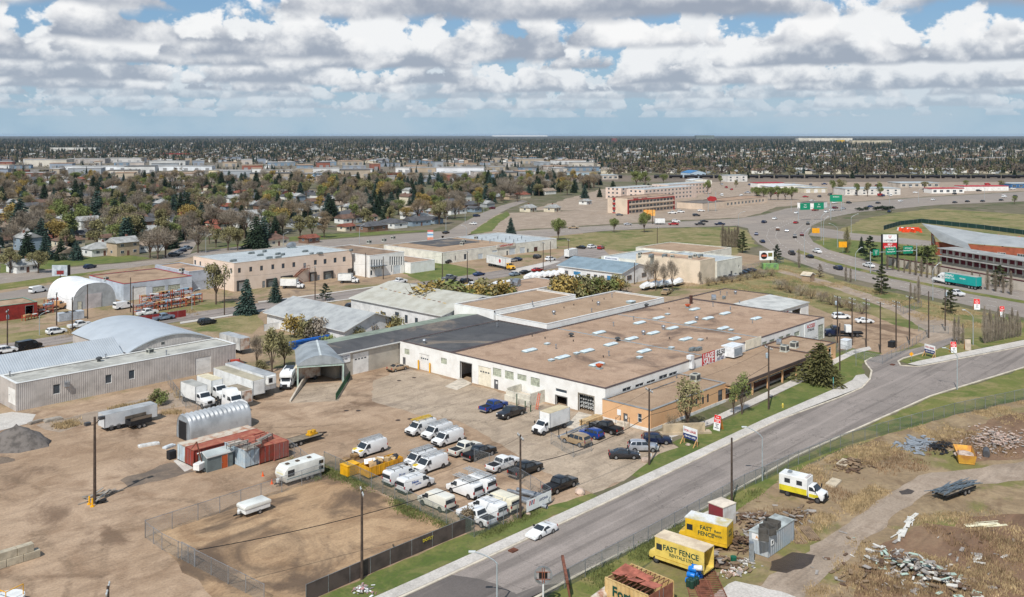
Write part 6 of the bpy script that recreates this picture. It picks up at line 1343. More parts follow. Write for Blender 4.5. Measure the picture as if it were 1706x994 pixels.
row('shrub',[(932+i*10,458+((i*23)%10),505-i*1.7) for i in range(11)],[YLW,BUD,GRN],'olive bush from the left behind the raised roof','shrub',1.2,'shrub')
row('shrub',[(492,520,562),(510,528,566),(530,530,568),(580,540,570),(600,545,572),(624,536,566),(640,520,560),(662,525,560)],[YLW,BUD,TWIG2],'thin bush from the left beside the lean-to roof','shrub',.9,'shrub')
row('twigshrub',[(1300+i*17,464+((i*19)%9)+i*4,483+i*5) for i in range(9)]+[(1180+i*13,462+((i*7)%6)-i*2.4,476-i*2) for i in range(9)],[TWIG2,BUD2],'leafless thicket from the left on the embankment','shrub',1.2,'shrub')
row('shrub',[(258,650,672),(268,648,674),(436,600,622),(545,555,585)],[BUD,GRN],'small bush from the left near the trailers','shrub',.9,'shrub')
row('shrub',[(1490+i*14,408,424+i*.6) for i in range(5)],[GRN],'green bush from the left behind the overhead sign','shrub',1.6,'shrub')
row('shrub',[(1432,345,351),(1442,344,350),(1460,343,350),(1470,342,350),(1480,342,350)],SPR,'dark clipped shrub from the left on the traffic island','shrub',2.2,'shrub')
tree_px('twigshrub',1120,690,718,BUD2,'dry twiggy bush against the apricot office wall','shrub',cat='shrub',wide=.8);tree_px('shrub',780,842,874,BUD2,'yellowing bush at the roadside fence corner','shrub',cat='shrub')
# trees of the suburb that stand out
SPX=[(34,324,388),(126,295,330),(137,300,330),(74,303,335),(162,312,367),(156,296,317),(241,281,307),(290,320,357),(301,316,358),(312,315,360),(324,313,337),(358,306,342),(383,300,332),(371,310,335),(248,334,365),(45,381,431),(75,388,433),(101,394,433),(128,397,433),(406,351,375),(427,354,413),(440,356,410),(458,295,315),(531,316,335),(551,323,367),(608,321,342),(624,313,342),(632,336,360),(653,304,322),(682,328,355),(741,301,342),(752,306,338),(764,311,338),(793,293,317),(507,346,362),(888,300,325),(931,295,320),(956,297,321),(974,306,330),(999,311,328),(1021,298,327),(1073,303,325),(1080,303,325),(19,335,362),(604,322,343)]
for i,(x,a,b) in enumerate(sorted(SPX)): tree_px('spruce',x,a,b,[SPR,SPB,SPR][i%3],'dark spruce, %s from the left of the tall ones beyond the avenue'%ordw(i),'spruce_tree',group='tall suburban spruces',wide=1.2)
DPX=[('bare',250,384,430,TWIG),('bare',263,380,432,TWIG2),('bare',276,382,429,TWIG),('bare',330,376,421,TWIG),('green',17,414,455,BUD),('green',64,416,455,BUD),('bud',380,378,417,BUD),('bud',396,382,417,BUD),('bud',360,380,412,BUD),('bud',190,345,392,BUD),('bud',205,340,385,BUD),('bare',210,355,395,BUD2),('bare',230,318,352,TWIG),('bare',195,312,345,TWIG2),('bud',338,326,372,BUD2),('bare',310,362,402,TWIG),('bud',520,360,396,BUD),('bud',500,358,398,BUD),('bud',540,362,396,BUD2),('bare',470,332,362,TWIG),('bare',440,330,358,TWIG2),('bud',485,300,335,BUD),('bud',510,302,332,BUD),('bud',610,300,330,BUD),('bud',575,318,346,BUD2),('bare',590,320,348,TWIG),('bud',700,320,350,YLW),('bud',712,325,352,YLW),('bare',650,322,346,TWIG),('bare',740,332,362,TWIG),('bare',770,328,352,TWIG),('bare',820,312,340,TWIG),('bare',835,305,335,TWIG),('bare',850,300,332,TWIG2),('bare',862,306,336,TWIG),('bud',945,300,325,BUD),('bare',905,300,322,TWIG),('bud',1060,284,312,GRN),('bud',1075,286,312,GRN),('bud',1105,290,306,GRN),('bare',12,300,330,TWIG),('bare',100,300,332,TWIG),('bare',60,350,390,TWIG2),('bare',85,362,398,TWIG)]
for i,(k,x,a,b,m) in enumerate(sorted(DPX,key=lambda q:q[1])): tree_px(k,x,a,b,m,'big %s tree, %s from the left of the big broadleaves'%({'bare':'bare brown','bud':'olive budding','green':'leafy green'}[k],ordw(i)),{'bare':'bare_tree','bud':'budding_tree','green':'green_tree'}[k],group='big suburban broadleaf trees',wide=1.15)
# == houses of the suburb
HW=[('white',M('siding_white',(226,226,220),.8,.05,.4)),('cream',M('siding_cream',(216,206,182),.8,.06,.4)),('tan',M('siding_tan',(186,166,140),.8,.06,.4)),('grey',M('siding_grey',(166,168,168),.8,.06,.4)),('brown',M('siding_brown',(128,100,82),.8,.08,.4)),('blue-grey',M('siding_blue',(140,156,168),.8,.06,.4))]
HR=[('pale grey',M('shingle_pale',(172,172,168),.9,.15,.5)),('dark grey',M('shingle_dark',(92,92,94),.9,.15,.5)),('brown',M('shingle_brown',(118,92,78),.9,.15,.5)),('tan',M('shingle_tan',(160,142,124),.9,.15,.5)),('rust red',M('shingle_red',(142,84,66),.9,.15,.5))]
HP={}
def house_proto(k):
 if k in HP: return HP[k]
 w,d,e,rg,hip=[(13,8.5,3.0,5.0,0),(11,9,3.1,5.3,1),(10,8,5.6,7.6,0),(8,8,2.8,4.6,0),(14,9,3.0,4.9,1),(7,6.5,2.6,3.9,0)][k]
 wl=MB();wl.box(-w/2,-d/2,0,w/2,d/2,e);rf=MB();o=.5;z=e-.12;hi=d/2*.9 if hip else -o
 A,B,C_,D__=(-w/2-o,-d/2-o,z),(w/2+o,-d/2-o,z),(w/2+o,d/2+o,z),(-w/2-o,d/2+o,z);r1,r2=(-w/2+hi,0,rg),(w/2-hi,0,rg)
 rf.quad(A,B,r2,r1).quad(C_,D__,r1,r2).quad(B,C_,r2).quad(D__,A,r1)
 if not hip:
  for s in (-1,1): wl.quad((s*w/2,-d/2,e),(s*w/2,d/2,e),(s*w/2,0,rg-.15))
 win=MB().box(-.75,-.05,0,.75,.03,1.2).box(-.66,-.07,.09,-.04,-.052,1.11,m=1).box(.04,-.07,.09,.66,-.052,1.11,m=1).mesh('window',[WHITE_TRIM,GL]) if 'win' not in HP else HP['win'];HP['win']=win
 dr=MB().box(-.5,-.05,0,.5,.03,2.1).mesh('door',[M('house_door',(120,84,70),.6,.1,1.)]) if 'dr' not in HP else HP['dr'];HP['dr']=dr
 ch=MB().box(-.35,-.35,0,.35,.35,1.3).box(-.42,-.42,1.3,.42,.42,1.42).mesh('chimney',[M('chimney_brick',(140,96,80),.9,.15,1.)]) if 'ch' not in HP else HP['ch'];HP['ch']=ch
 HP[k]=(wl.mesh('wall',[HW[0][1]]),rf.mesh('roof',[HR[0][1]]),w,d,e,rg);return HP[k]
HLIST=[]
def house(p,rz,k,wi,ri,detail=True,label=None,name=None):
 wl,rf,w,d,e,rg=house_proto(k);t=thing(name or ('detached_house' if k!=5 else 'garage'),label or '','house' if k!=5 else 'garage',(p.x,p.y,0),rz,'houses of the suburb beyond the avenue')
 obj('wall',wl,t,mat=HW[wi][1]);r_=obj('roof',rf,t,mat=HR[ri][1])
 if k!=5: obj('chimney',HP['ch'],r_,(w*.2,d*.1,rg-.7))
 if detail:
  for s in (-1,1):
   for x in (-w*.3,w*.26):
    for f in range(2 if e>5 else 1):
     o=obj('window',HP['win'],t,(x*s,s*(d/2),1.1+2.7*f),0 if s<0 else PI)
   obj('window',HP['win'],t,(s*w/2,0,1.1),R(90)*s)
  obj('door',HP['dr'],t,(0,-d/2,.0))
 if not label: HLIST.append((t,k,wi,ri))
 return t
avx=[(-600,492),(0,440),(217,428),(330,412),(440,398),(560,390),(735,378),(800,352),(880,330),(1000,318)]
def above_avenue(x,y):
 for (x0,y0),(x1,y1) in zip(avx,avx[1:]):
  if x0<=x<=x1: return y < y0+(y1-y0)*(x-x0)/(x1-x0)
 return False
HPOS=[]
hr=random.Random(5)
# houses seen clearly
for x,y,rz,k,wi,ri,lab in [(205,424,.1,2,2,0,'two-storey tan house with pale hip roof at the street corner'),(165,424,.1,1,0,0,'white house over a brick garage beside dark spruces'),(38,452,.1,3,0,0,'white bungalow between two round green bushes'),(620,384,.05,4,4,1,'brick fourplex with dark roof facing the avenue'),(455,408,.05,1,1,2,'cream bungalow with wide brown hip roof'),(515,404,.1,5,4,4,'small maroon garage with white gable by a blue tarp'),(880,352,.15,3,1,0,'cream house with grey hip roof near the side street'),(920,352,.15,3,1,0,'cream gabled garage house right of the hip-roofed one'),(100,352,.2,2,4,1,'large brown gabled house with dark roof on the left'),(252,336,.1,3,0,3,'white gabled house with tan roof among bare trees'),(270,362,.0,3,0,0,'small white house with pale roof in the trees'),(386,342,.1,2,0,0,'white two-part house right of the spruces'),(310,373,.1,4,0,0,'pale grey roofed bungalow behind the bare street trees'),(372,374,.1,3,0,0,'white gabled house behind leafy trees'),(88,388,.1,3,0,0,'white house with broad pale roof left of the spruces'),(150,392,.1,5,1,0,'cream garage with grey roof beside the blue shed'),(683,328,.1,2,0,0,'white tall gabled house beside a yellow tree'),(662,348,.05,5,0,3,'white garage with tan roof in the centre'),(680,364,.1,5,0,0,'white grey-roofed garage near the brick fourplex'),(700,368,.1,4,3,0,'grey house with pale broad roof by the side street'),(590,360,.1,3,2,3,'tan house with rust-tan roof in the centre'),(577,384,.1,5,1,4,'small cream shed with red roof left of the fourplex'),(975,340,.15,5,0,0,'white rounded shed beside the inn parking')]:
 p=P(x,y);house(p,rz,k,wi,ri,True,lab);HPOS.append((p.x,p.y,12))
for ia in range(-10,40):
 for ib in range(0,34):
  a=-200+ia*17.+hr.uniform(-2,2);b=205+ib*21.+hr.uniform(-2,2)
  if ib%3==2: continue
  p=Vector((a,b,0));x,y,dp=proj(p)
  if not(-60<x<1000 and 303<y<430) or not above_avenue(x,y+3): continue
  if x>800 and y>345: continue
  if any((a-q[0])**2+(b-q[1])**2<q[2]**2 for q in HPOS) or hr.random()<.1: continue
  k=hr.choice([0,0,1,3,4,2,5]);house(p,hr.choice([0,0,PI/2])+hr.uniform(-.04,.04),k,hr.choice([0,0,0,1,1,2,3,4,5]),hr.choice([0,0,0,1,1,2,3,4]),dp<620);HPOS.append((a,b,9))
  if len(HLIST)>235: break
grp={}
for t,k,wi,ri in HLIST:
 kd=['long bungalow','hip-roofed bungalow','two-storey house','gabled house','long hip-roofed house','garage'][k];grp.setdefault((kd,wi,ri),[]).append(t)
for (kd,wi,ri),ts in grp.items():
 ts.sort(key=lambda o:proj(o.location)[0])
 for i,t in enumerate(ts):
  t['label']=('%s %s with %s roof among the suburb trees'%(HW[wi][0],kd,HR[ri][0])) if len(ts)==1 else '%s %s with %s roof, %s such from the left'%(HW[wi][0],kd,HR[ri][0],ORD[min(i,19)])
# == trees between the houses
TPOS=[];cnt={'bare':0,'bud':0,'spruce':0}
zone=lambda x,y:'the %s %s suburb'%(['far left','left','centre-left','centre','centre-right'][max(0,min(4,int(x/200)))],['near','middle','back'][0 if y>375 else (1 if y>332 else 2)])
TL={}
k=0
while k<30000 and sum(cnt.values())<720:
 k+=1;dp=hr.uniform(390,980);px=hr.uniform(-80,1000);y=HOR+CF*CH/dp
 if hr.random()>dp/1400+.3: continue
 if not above_avenue(px,y+1.5): continue
 p=P(px,y)
 if any((p.x-q[0])**2+(p.y-q[1])**2<(q[2]*.62)**2 for q in HPOS): continue
 if any((p.x-q[0])**2+(p.y-q[1])**2<13 for q in TPOS): continue
 if 725<px<885 and 330<y<395 and abs((y-392)-(px-740)*(-.43))<9: continue
 kd=hr.choices(['bare','bud','spruce'],[.4,.3,.3])[0]
 if cnt[kd]>=(300 if kd!='spruce' else 250): continue
 cnt[kd]+=1;TPOS.append((p.x,p.y));h=hr.uniform(8.5,14.) if kd!='spruce' else hr.uniform(9,17.)
 m={'bare':hr.choice([TWIG,TWIG,TWIG2,BUD2]),'bud':hr.choice([BUD,BUD,GRN,GRN,YLW,BUD2]),'spruce':hr.choice([SPR,SPR,SPB])}[kd]
 tr=tree(kd,p,h,m,'%s %s|in %s'%('tall' if h>12 else ('low' if h<10 else 'medium'),{'bare':'bare brown tree','bud':'olive budding tree','spruce':'dark spruce'}[kd],zone(px,y)),{'bare':'bare_tree','bud':'budding_tree','spruce':'spruce_tree'}[kd],group='%s trees between the suburb houses'%kd,wide=hr.uniform(.95,1.3));TL.setdefault(tr['label'],[]).append((px,tr))
for l,q in TL.items():
 q.sort(key=lambda w:w[0])
 for i,(_,o) in enumerate(q): o['label']=l.replace('|',', %s from left '%ordw(i))
# == what lies far off: woods and roofs that read as a mass
def far_attr(me,vals,per):
 at=me.attributes.new('tint','FLOAT','FACE');at.data.foreach_set('value',np.repeat(vals,per).astype(np.float32))
def tint_mat(name,stops):
 m=bpy.data.materials.new(name);m.use_nodes=True;t=NT(m.node_tree)
 o=t.n('ShaderNodeOutputMaterial');b=t.n('ShaderNodeBsdfPrincipled');t.nt.links.new(b.outputs[0],o.inputs[0]);b.inputs['Roughness'].default_value=.95;b.inputs['Specular IOR Level'].default_value=.1
 a=t.n('ShaderNodeAttribute');a.attribute_name='tint';r=t.n('ShaderNodeValToRGB');r.color_ramp.interpolation='CONSTANT' if 'roof' in name else 'LINEAR'
 while len(r.color_ramp.elements)<len(stops): r.color_ramp.elements.new(.5)
 for e,(q,c) in zip(r.color_ramp.elements,stops): e.position=q;e.color=lin(c)+(1,)
 t.put(r.inputs[0],a.outputs['Fac']);t.put(b.inputs['Base Color'],r.outputs[0]);return m
g=np.random.default_rng(99)
def far_points(n,d0,d1,pw=1.,x0=-150,x1=1860):
 u=g.random(n);d=1/((1/d0)+(1/d1-1/d0)*u) if pw==1 else d0*(d1/d0)**u
 px=g.uniform(x0,x1,n);d=np.where((px<1000)&(d<1650)&(d0>1100),1650*(1+.5*g.random(n)),d);X=(px-PCX)*d/CF;return X*.6832+d*.7302+CAMA,-X*.7304+d*.6830+CAMB,d,px
def far_decid(name,n,d0,d1,pw,per=26,stops=None,hs=(7,11),x0=-150,x1=1860):
 x,y,d,px=far_points(n,d0,d1,pw,x0,x1);h=g.uniform(*hs,n)*np.clip(d/2500,1,1.5);w=h*g.uniform(.38,.55,n)
 c=rand_dirs(g,n*per).reshape(n,per,3)*(g.random((n,per,1))**.4);c=c*np.stack([w,w,h*.40],1)[:,None,:];c[:,:,0]+=x[:,None];c[:,:,1]+=y[:,None];c[:,:,2]+=(h*.58)[:,None];c[:,:,2]=np.maximum(c[:,:,2],.3)
 c=c.reshape(-1,3);s=np.repeat(h*.2,per);a=rand_dirs(g,len(c))*s[:,None];b=rand_dirs(g,len(c))*s[:,None]
 me=np_mesh(name,np.stack([c-a*.6,c+a*.6,c+b],1),3,tint_mat(name+'_foliage',stops));far_attr(me,g.random(n),per);return tag(obj(name,me),None,None,kind='stuff')
def far_spruce(name,n,d0,d1,pw,stops,hs=(8,15),x0=-150,x1=1860):
 x,y,d,px=far_points(n,d0,d1,pw,x0,x1);h=g.uniform(*hs,n)*np.clip(d/2500,1,1.4);w=h*g.uniform(.17,.24,n);T=[]
 for z0,z1,r0 in ((.06,.6,1.),(.32,.82,.72),(.58,1.,.45)):
  ph=g.random(n)*6.28
  for i in range(5):
   a0=ph+i*6.283/5;a1=a0+6.283/5;rr=w*r0*g.uniform(.75,1.2,n)
   T.append(np.stack([np.stack([x+rr*np.cos(a0),y+rr*np.sin(a0),h*z0],1),np.stack([x+rr*np.cos(a1),y+rr*np.sin(a1),h*z0],1),np.stack([x,y,h*z1],1)],1))
 v=np.stack(T,1).reshape(-1,3,3);me=np_mesh(name,v,3,tint_mat(name+'_needles',stops));far_attr(me,g.random(n),15);return tag(obj(name,me),None,None,kind='stuff')
DST=[(0.,(92,84,78)),(.4,(106,96,86)),(.7,(100,94,72)),(.92,(94,96,66)),(1.,(120,108,76))];SST=[(0.,(32,44,40)),(.5,(40,52,46)),(1.,(50,64,60))]
far_decid('far_broadleaf_wood',7500,1190,2600,1,22,DST);far_decid('farther_broadleaf_wood',12000,2600,9500,0,14,DST)
far_spruce('far_spruce_wood',4200,1190,2600,1,SST);far_spruce('farther_spruce_wood',10000,2600,9500,0,SST)
far_decid('interchange_broadleaf_mass',620,1115,1700,0,46,DST,(8,13),1010,1800)
# far roofs
def far_houses(name,n,d0,d1):
 x,y,d,px=far_points(n,d0,d1,1);w=g.uniform(4.5,8,n);dp=g.uniform(3.8,5.5,n);e=g.uniform(2.8,5.5,n);rg=e+g.uniform(1.5,2.6,n);an=g.integers(0,2,n)*PI/2+g.normal(size=n)*.1+.2;V=[];ca,sa=np.cos(an),np.sin(an)
 def pt(sx,sy,z): X=sx*w;Y=sy*dp;return np.stack([x+X*ca-Y*sa,y+X*sa+Y*ca,z],1)
 z0=np.zeros(n)
 for (ax_,ay),(bx,by) in (((-1,-1),(1,-1)),((1,-1),(1,1)),((1,1),(-1,1)),((-1,1),(-1,-1))): V.append(np.stack([pt(ax_,ay,z0),pt(bx,by,z0),pt(bx,by,e),pt(ax_,ay,e)],1))
 V.append(np.stack([pt(-1.08,-1.15,e-.1),pt(1.08,-1.15,e-.1),pt(1.08,0,rg),pt(-1.08,0,rg)],1));V.append(np.stack([pt(1.08,1.15,e-.1),pt(-1.08,1.15,e-.1),pt(-1.08,0,rg),pt(1.08,0,rg)],1))
 v=np.stack(V,1).reshape(-1,4,3);me=np_mesh(name,v,4,tint_mat(name+'_roof_and_wall',[(0.,(222,220,212)),(.14,(200,190,170)),(.26,(170,150,128)),(.36,(150,156,160)),(.5,(168,168,164)),(.66,(110,108,108)),(.8,(120,96,82)),(.92,(150,140,128))]))
 wt=g.random(n)*.49;rt=.5+g.random(n)*.5;at=me.attributes.new('tint','FLOAT','FACE');at.data.foreach_set('value',np.stack([wt]*4+[rt]*2,1).ravel().astype(np.float32));return tag(obj(name,me),None,None,kind='stuff')
far_houses('far_suburb_houses',3200,1190,5200)
# long sheds and stores between suburb and railway
LB=[(106,353,274.5,284,(224,228,230),'very long white rail-side warehouse'),(41,111,263,277,(206,200,186),'beige store with dark glass front on the left'),(113,175,262,272,(176,170,164),'grey strip mall left of the long warehouse'),(178,237,261,271,(196,194,190),'pale strip mall behind the long warehouse'),(249,309,266,275,(206,206,202),'white store behind the long warehouse end'),(348,430,282,289,(222,208,170),'cream shed with many small openings'),(272,311,254,262,(150,60,54),'big store with red roof on the left'),(83,160,244,252,(206,204,198),'distant pale flat hall on the left'),(430,492,282,289,(200,192,178),'tan shed beside the cream shed'),(492,556,279,287,(176,160,138),'brown flat warehouse in mid distance'),(560,620,280,287,(206,206,204),'white low shed right of the brown warehouse'),(490,545,287,294,(118,150,176),'blue-roofed shed in the rail strip'),(526,596,291,301,(168,150,132),'tan roofed workshop before the rail strip'),(620,690,292,300,(176,170,160),'grey-brown workshop before the white warehouse'),(659,682,277,288,(224,222,218),'white square shed in mid distance'),(682,726,277,287,(184,166,144),'tan warehouse left of the tall white one'),(727,806,276,291,(224,226,228),'tall white warehouse in mid distance'),(808,872,284,290,(146,180,198),'light blue long shed by the railway'),(875,915,284,290,(206,198,184),'cream shed right of the light blue one'),(945,988,286,293,(170,190,198),'pale blue shed near the corner store'),(1040,1085,280,287,(206,196,184),'beige store behind the trees'),(1090,1112,278,286,(190,180,170),'grey-beige block near the railway'),(1330,1420,228,236,(222,216,200),'pale shopping centre on the right horizon'),(1420,1485,232,240,(206,194,166),'long tan shopping centre on the right'),(1395,1407,232,237,(232,186,40),'yellow storefront on the distant shopping centre'),(1600,1640,262,274,(206,206,202),'white apartment block at the right'),(1640,1680,260,272,(176,160,150),'brown-grey apartment block at the right'),(820,912,224.6,227,(236,236,232),'white hall on the centre horizon'),(1020,1028,228,238,(120,84,84),'brick tower block on the horizon'),(1160,1190,224,231,(112,120,112),'dark slab towers on the horizon')]
for xa,xb,yt,yb,c,lab in LB:
 a=P(xa,yb);b=P(xb,yb);dv=b-a;w=dv.length;rz=AT2(dv.y,dv.x);h=(yb-yt)*50/(yb-HOR)*.8;dpth=min(120,max(12,h*2.5))
 t=thing('distant_warehouse' if 'tower' not in lab else 'tower_block',lab,'building',a,rz);mt=M('far_wall_%d_%d_%d'%c,c,.8,.08,.05)
 ob('wall',MB().box(0,0,0,w,dpth,h),[mt],t);ob('roof',MB().box(-.5,-.5,h+.003,w+.5,dpth+.5,h+.4),[M('far_roof_grey',(178,176,172),.85,.12,.05) if 'red' not in lab else REDT],t)
 if w<400:
  n=max(2,int(w/14));dm_=MB().box(0,-.12,0,5.,-.01,min(4.2,h*.6)).mesh('loading_door',[M('far_door',(150,150,150),.7,.1,.1)])
  for i in range(min(n,14)): obj('loading_door',dm_,t,(w*(i+.4)/n,0,.05))
# the sheds, stores and yards between suburb and railway
sh=random.Random(17);SHC=[(222,222,218),(206,198,184),(184,170,150),(160,166,170),(150,160,172),(196,186,176),(128,150,168),(150,96,80)];placed=[(xa,xb,yb) for xa,xb,_,yb,_,_ in LB];made=[]
while len(made)<80:
 y=sh.uniform(268,303);x=sh.uniform(-20,1000 if y<296 else 900);w=sh.uniform(12,60)*(y-200)/90;
 if any(x<b+4 and x+w>a-4 and abs(y-q)<3.2 for a,b,q in placed) or 285.5<y<298 and sh.random()<.45: continue
 placed.append((x,x+w,y));made.append((x,w,y,sh.choice(SHC),sh.uniform(4.5,9)))
made.sort()
for i,(x,w,y,c,h) in enumerate(made):
 a=P(x,y);b=P(x+w,y-w*.01);dv=b-a;L=dv.length;t=thing('industrial_shed','%s low shed, %s from the left in the railway strip'%({0:'white',1:'cream',2:'tan',3:'grey',4:'blue-grey',5:'beige',6:'blue',7:'brick red'}[SHC.index(c)],ordw(i)),'shed',a,AT2(dv.y,dv.x),'sheds of the railway strip');d=sh.uniform(14,40)
 ob('wall',MB().box(0,0,0,L,d,h),[M('far_wall_%d_%d_%d'%c,c,.8,.08,.05)],t);ob('roof',MB().box(-.4,-.4,h+.003,L+.4,d+.4,h+.4),[[M('far_roof_grey',(178,176,172)),ROOFT,M('far_roof_dark',(104,102,100),.9,.1,.05)][i%3]],t)
 for k in range(min(5,int(L/9))): obj('loading_door',dm_,t,(L*(k+.3)/min(5,int(L/9)),0,.05))
far_decid('strip_broadleaf_mass',330,900,1650,0,30,DST,(5,8),-100,1000);far_spruce('strip_spruce_mass',130,900,1650,0,SST,(7,11),-100,1000)
# tank cars on the railway
TANK=M('tank_black',(36,36,40),.5,.1,.3);FRT=M('freight_rust',(120,74,60),.85,.15,.3)
tm=MB();tm.cyl((-7.6,0,2.6),(7.6,0,2.6),1.5,n=12).cyl((-.6,0,4.0),(.6,0,4.5),.5,n=8);tm=tm.mesh('tank',[TANK],smooth=True);uf=MB().box(-8.2,-1.2,.9,8.2,1.2,1.15).mesh('underframe',[UNDER]);bg_=MB().box(-1.4,-1.,0,1.4,1.,.85).mesh('bogie',[UNDER]);hp=MB().box(-7.5,-1.45,1.2,7.5,1.45,4.3).mesh('car_body',[FRT])
for i in range(34):
 x=1000+i*25.2;y=297-((i*7)%3)*.15
 if 1045<x<1090: continue
 p=P(x,y);t=thing('tank_car','%s black tank car from the left in the standing train'%ordw(i),'rail car',(p.x,p.y,.06),WX,'black tank cars on the railway');obj('tank',tm,t);obj('underframe',uf,t);obj('bogie',bg_,t,(-6,0,0));obj('bogie',bg_,t,(6,0,0))
for i in range(14):
 x=40+i*18 if i<8 else 560+(i-8)*24;y=288-(i%2)*.3 if i<8 else 293;p=P(x,y);t=thing('freight_car','%s freight car from the left beside the long white warehouse'%ORD[i],'rail car',(p.x,p.y,.06),WX,'freight cars on the railway');obj('car_body',hp,t,mat=[FRT,M('freight_grey',(150,146,142),.8,.1,.3),TANK][i%3]);obj('underframe',uf,t);obj('bogie',bg_,t,(-6,0,0));obj('bogie',bg_,t,(6,0,0))
# == containers, arch shelter and shed in the yard
CORR=lambda n,c,s=None: M(n,c,.75,.22,.7,second=s,coord='obj')
def container(loc,rz,L,label,mat,roofm,doorm=None,H=2.6,W=1.22,name='shipping_container',open_top=False):
 t=thing(name,label,'container',loc,rz);n=int(L/.28);mb=MB();pts=[]
 for s in (-1,1):
  k=len(mb.v)
  for i in range(n+1):
   x=-L/2+L*i/n
   for q,(dx,dy) in enumerate(((-.02,0),(.02,0))):
    y=s*(W-(.045 if i%2 else 0));mb.v+=[(x+dx*2.5,y,.15),(x+dx*2.5,y,H-.1)]
  for i in range((n+1)*2-1): a=k+i*2;mb.f.append((a,a+2,a+3,a+1));mb.mi.append(0)
 mb.box(L/2-.06,-W,.15,L/2,W,H-.1);ob('side_panel',mb,[mat],t)
 fr=MB()
 for s in (-1,1):
  fr.box(-L/2,s*W-.07,0,L/2,s*W+.03,.16).box(-L/2,s*W-.07,H-.11,L/2,s*W+.03,H)
  for x in (-L/2,L/2): fr.box(x-.06,s*W-.08,.161,x+.06,s*W+.035,H-.111)
 for x in (-L/2+.2,L/2-.2): fr.box(x-.05,-W,.02,x+.05,W,.1)
 ob('frame',fr,[mat],t)
 if not open_top: ob('roof',MB().box(-L/2+.06,-W+.03,H-.1,L/2-.06,W-.03,H-.03),[roofm],t)
 ob('floor',MB().box(-L/2,-W+.08,.06,L/2,W-.08,.14),[UNDER],t)
 for s in (-1,1):
  d=ob('door',MB().box(-L/2-.03,min(0,s*(W-.1)),.18,-L/2+.02,max(0,s*(W-.1)),H-.12),[doorm or mat],t)
  ob('lock_bar',MB().cyl((-L/2-.06,s*.35,.2),(-L/2-.06,s*.35,H-.15),.025,n=5),[GALV],d)
 return t
RUSTRED=CORR('container_red',(150,60,48),(120,70,54));RUSTW=CORR('container_white_rust',(206,196,178),(168,112,78));CBLUE=CORR('container_pale_blue',(166,186,198),(186,194,196));RRR=CORR('container_red_roof',(156,84,66),(180,120,92));CTAN=CORR('container_tan',(214,184,130),(196,160,104));CWH=CORR('container_white_door',(190,206,214),(170,170,160))
x_=-62.2
b1=onx(322.5,770,x_)[0];b2=onx(309.8,765,x_)[0];b3=onx(299,760,x_)[0]
container((x_+6.1,(b1+b2)/2+.05,.05),0,12.2,'long red container in the middle of the yard cluster',RUSTRED,RRR)
container((x_+6.1,(b1+b2)/2+2.62,.05),0,12.2,'long white rust-streaked container at the back of the cluster',RUSTW,RUSTW,CWH)
pA=P(408.5,780.6);pB=P(433.3,774);pC=P(458,768);pD=P(482,762.5)
for q,w,lab,m,rm in ((pA,pB,'pale blue container with doors facing the street side',CBLUE,M('rusty_roof_pale',(196,190,178),.8,.25,.8,second=(150,110,86))),(pB,pC,'red container with white stencil doors beside the pale blue one',RUSTRED,RRR),(pC,pD,'faded red container at the right end of the cluster',CORR('container_faded_red',(158,82,74),(140,100,88)),RRR)):
 L=6.1;container(((q.x+w.x)/2,q.y+L/2,.05),R(90),L,lab,m,rm)
g=gable('garden_shed','small grey shed with ribbed roof and orange door among containers','shed',P(368,781).x-2.2,P(368,781).x+2.0,P(368,781).y,P(368,781).y+2.6,2.2,2.7,0,M('grey_plywood',(112,122,122),.8,.1,.6),corr('pale_shed_roof',(190,196,192),0,.25,.4),.15);stick(g,'S','d',[(2.3,3.3,.05,2.0)],mat=M('orange_brown_door',(186,88,44),.6,.1,1.))
# items on the containers
for i,(x,y,z) in enumerate([(395,745,2.7),(420,748,2.7),(440,735,2.7)]):
 p=P(x,y,z);t=thing('scaffold_rack',['dark pipe rack on the shed side of the container roofs','low rack carrying grey boards on the red roofs','heap of long boards on the rear red roof'][i],'rack',(p.x,p.y,z),.2*i)
 mb=MB()
 for sx in (-1.4,0,1.4):
  for sy in (-.6,.6): mb.bar((sx,sy,0),(sx,sy,.9),.06)
  mb.bar((sx,-.6,.5),(sx,.6,.5),.06)
 mb.bar((-1.4,-.6,.85),(1.4,-.6,.85),.05).bar((-1.4,.6,.85),(1.4,.6,.85),.05);ob('frame',mb,[M('dark_steel',(84,70,62),.8,.15,1.)],t)
 for k in range(4): ob('board',MB().box(-1.7+.1*k,-.5+.26*k,.54,1.6+.2*k,-.3+.26*k,.62),[M('grey_board',(166,158,146),.9,.2,1.)],t)
tt,w,d,pr=tunnel('quonset_shelter','ribbed galvanised arch shelter with open end painted as a dark panel behind the containers',0,4.6,0,11.2,3.9,M('galvanised_sheet',(196,198,198),.45,.1,.4,.35),M('shelter_end_grey',(150,156,160),.6,.1,.6),14,'shelter',.05,14,.6)
tt.rotation_euler=(0,0,R(-90));q=P(313.5,736);tt.location=(q.x,q.y+3.9,0)
ob('doorway',MB().box(.9,-.02,0,3.4,.04,3.0),[DARKM],tt);ob('door_frame',MB().box(.75,-.06,0,.9,.06,3.1).box(3.4,-.06,0,3.55,.06,3.1).box(.9,-.06,3.0,3.4,.06,3.1),[GALV],tt)  # flat near-black panel paints the shade inside the shelter's open end
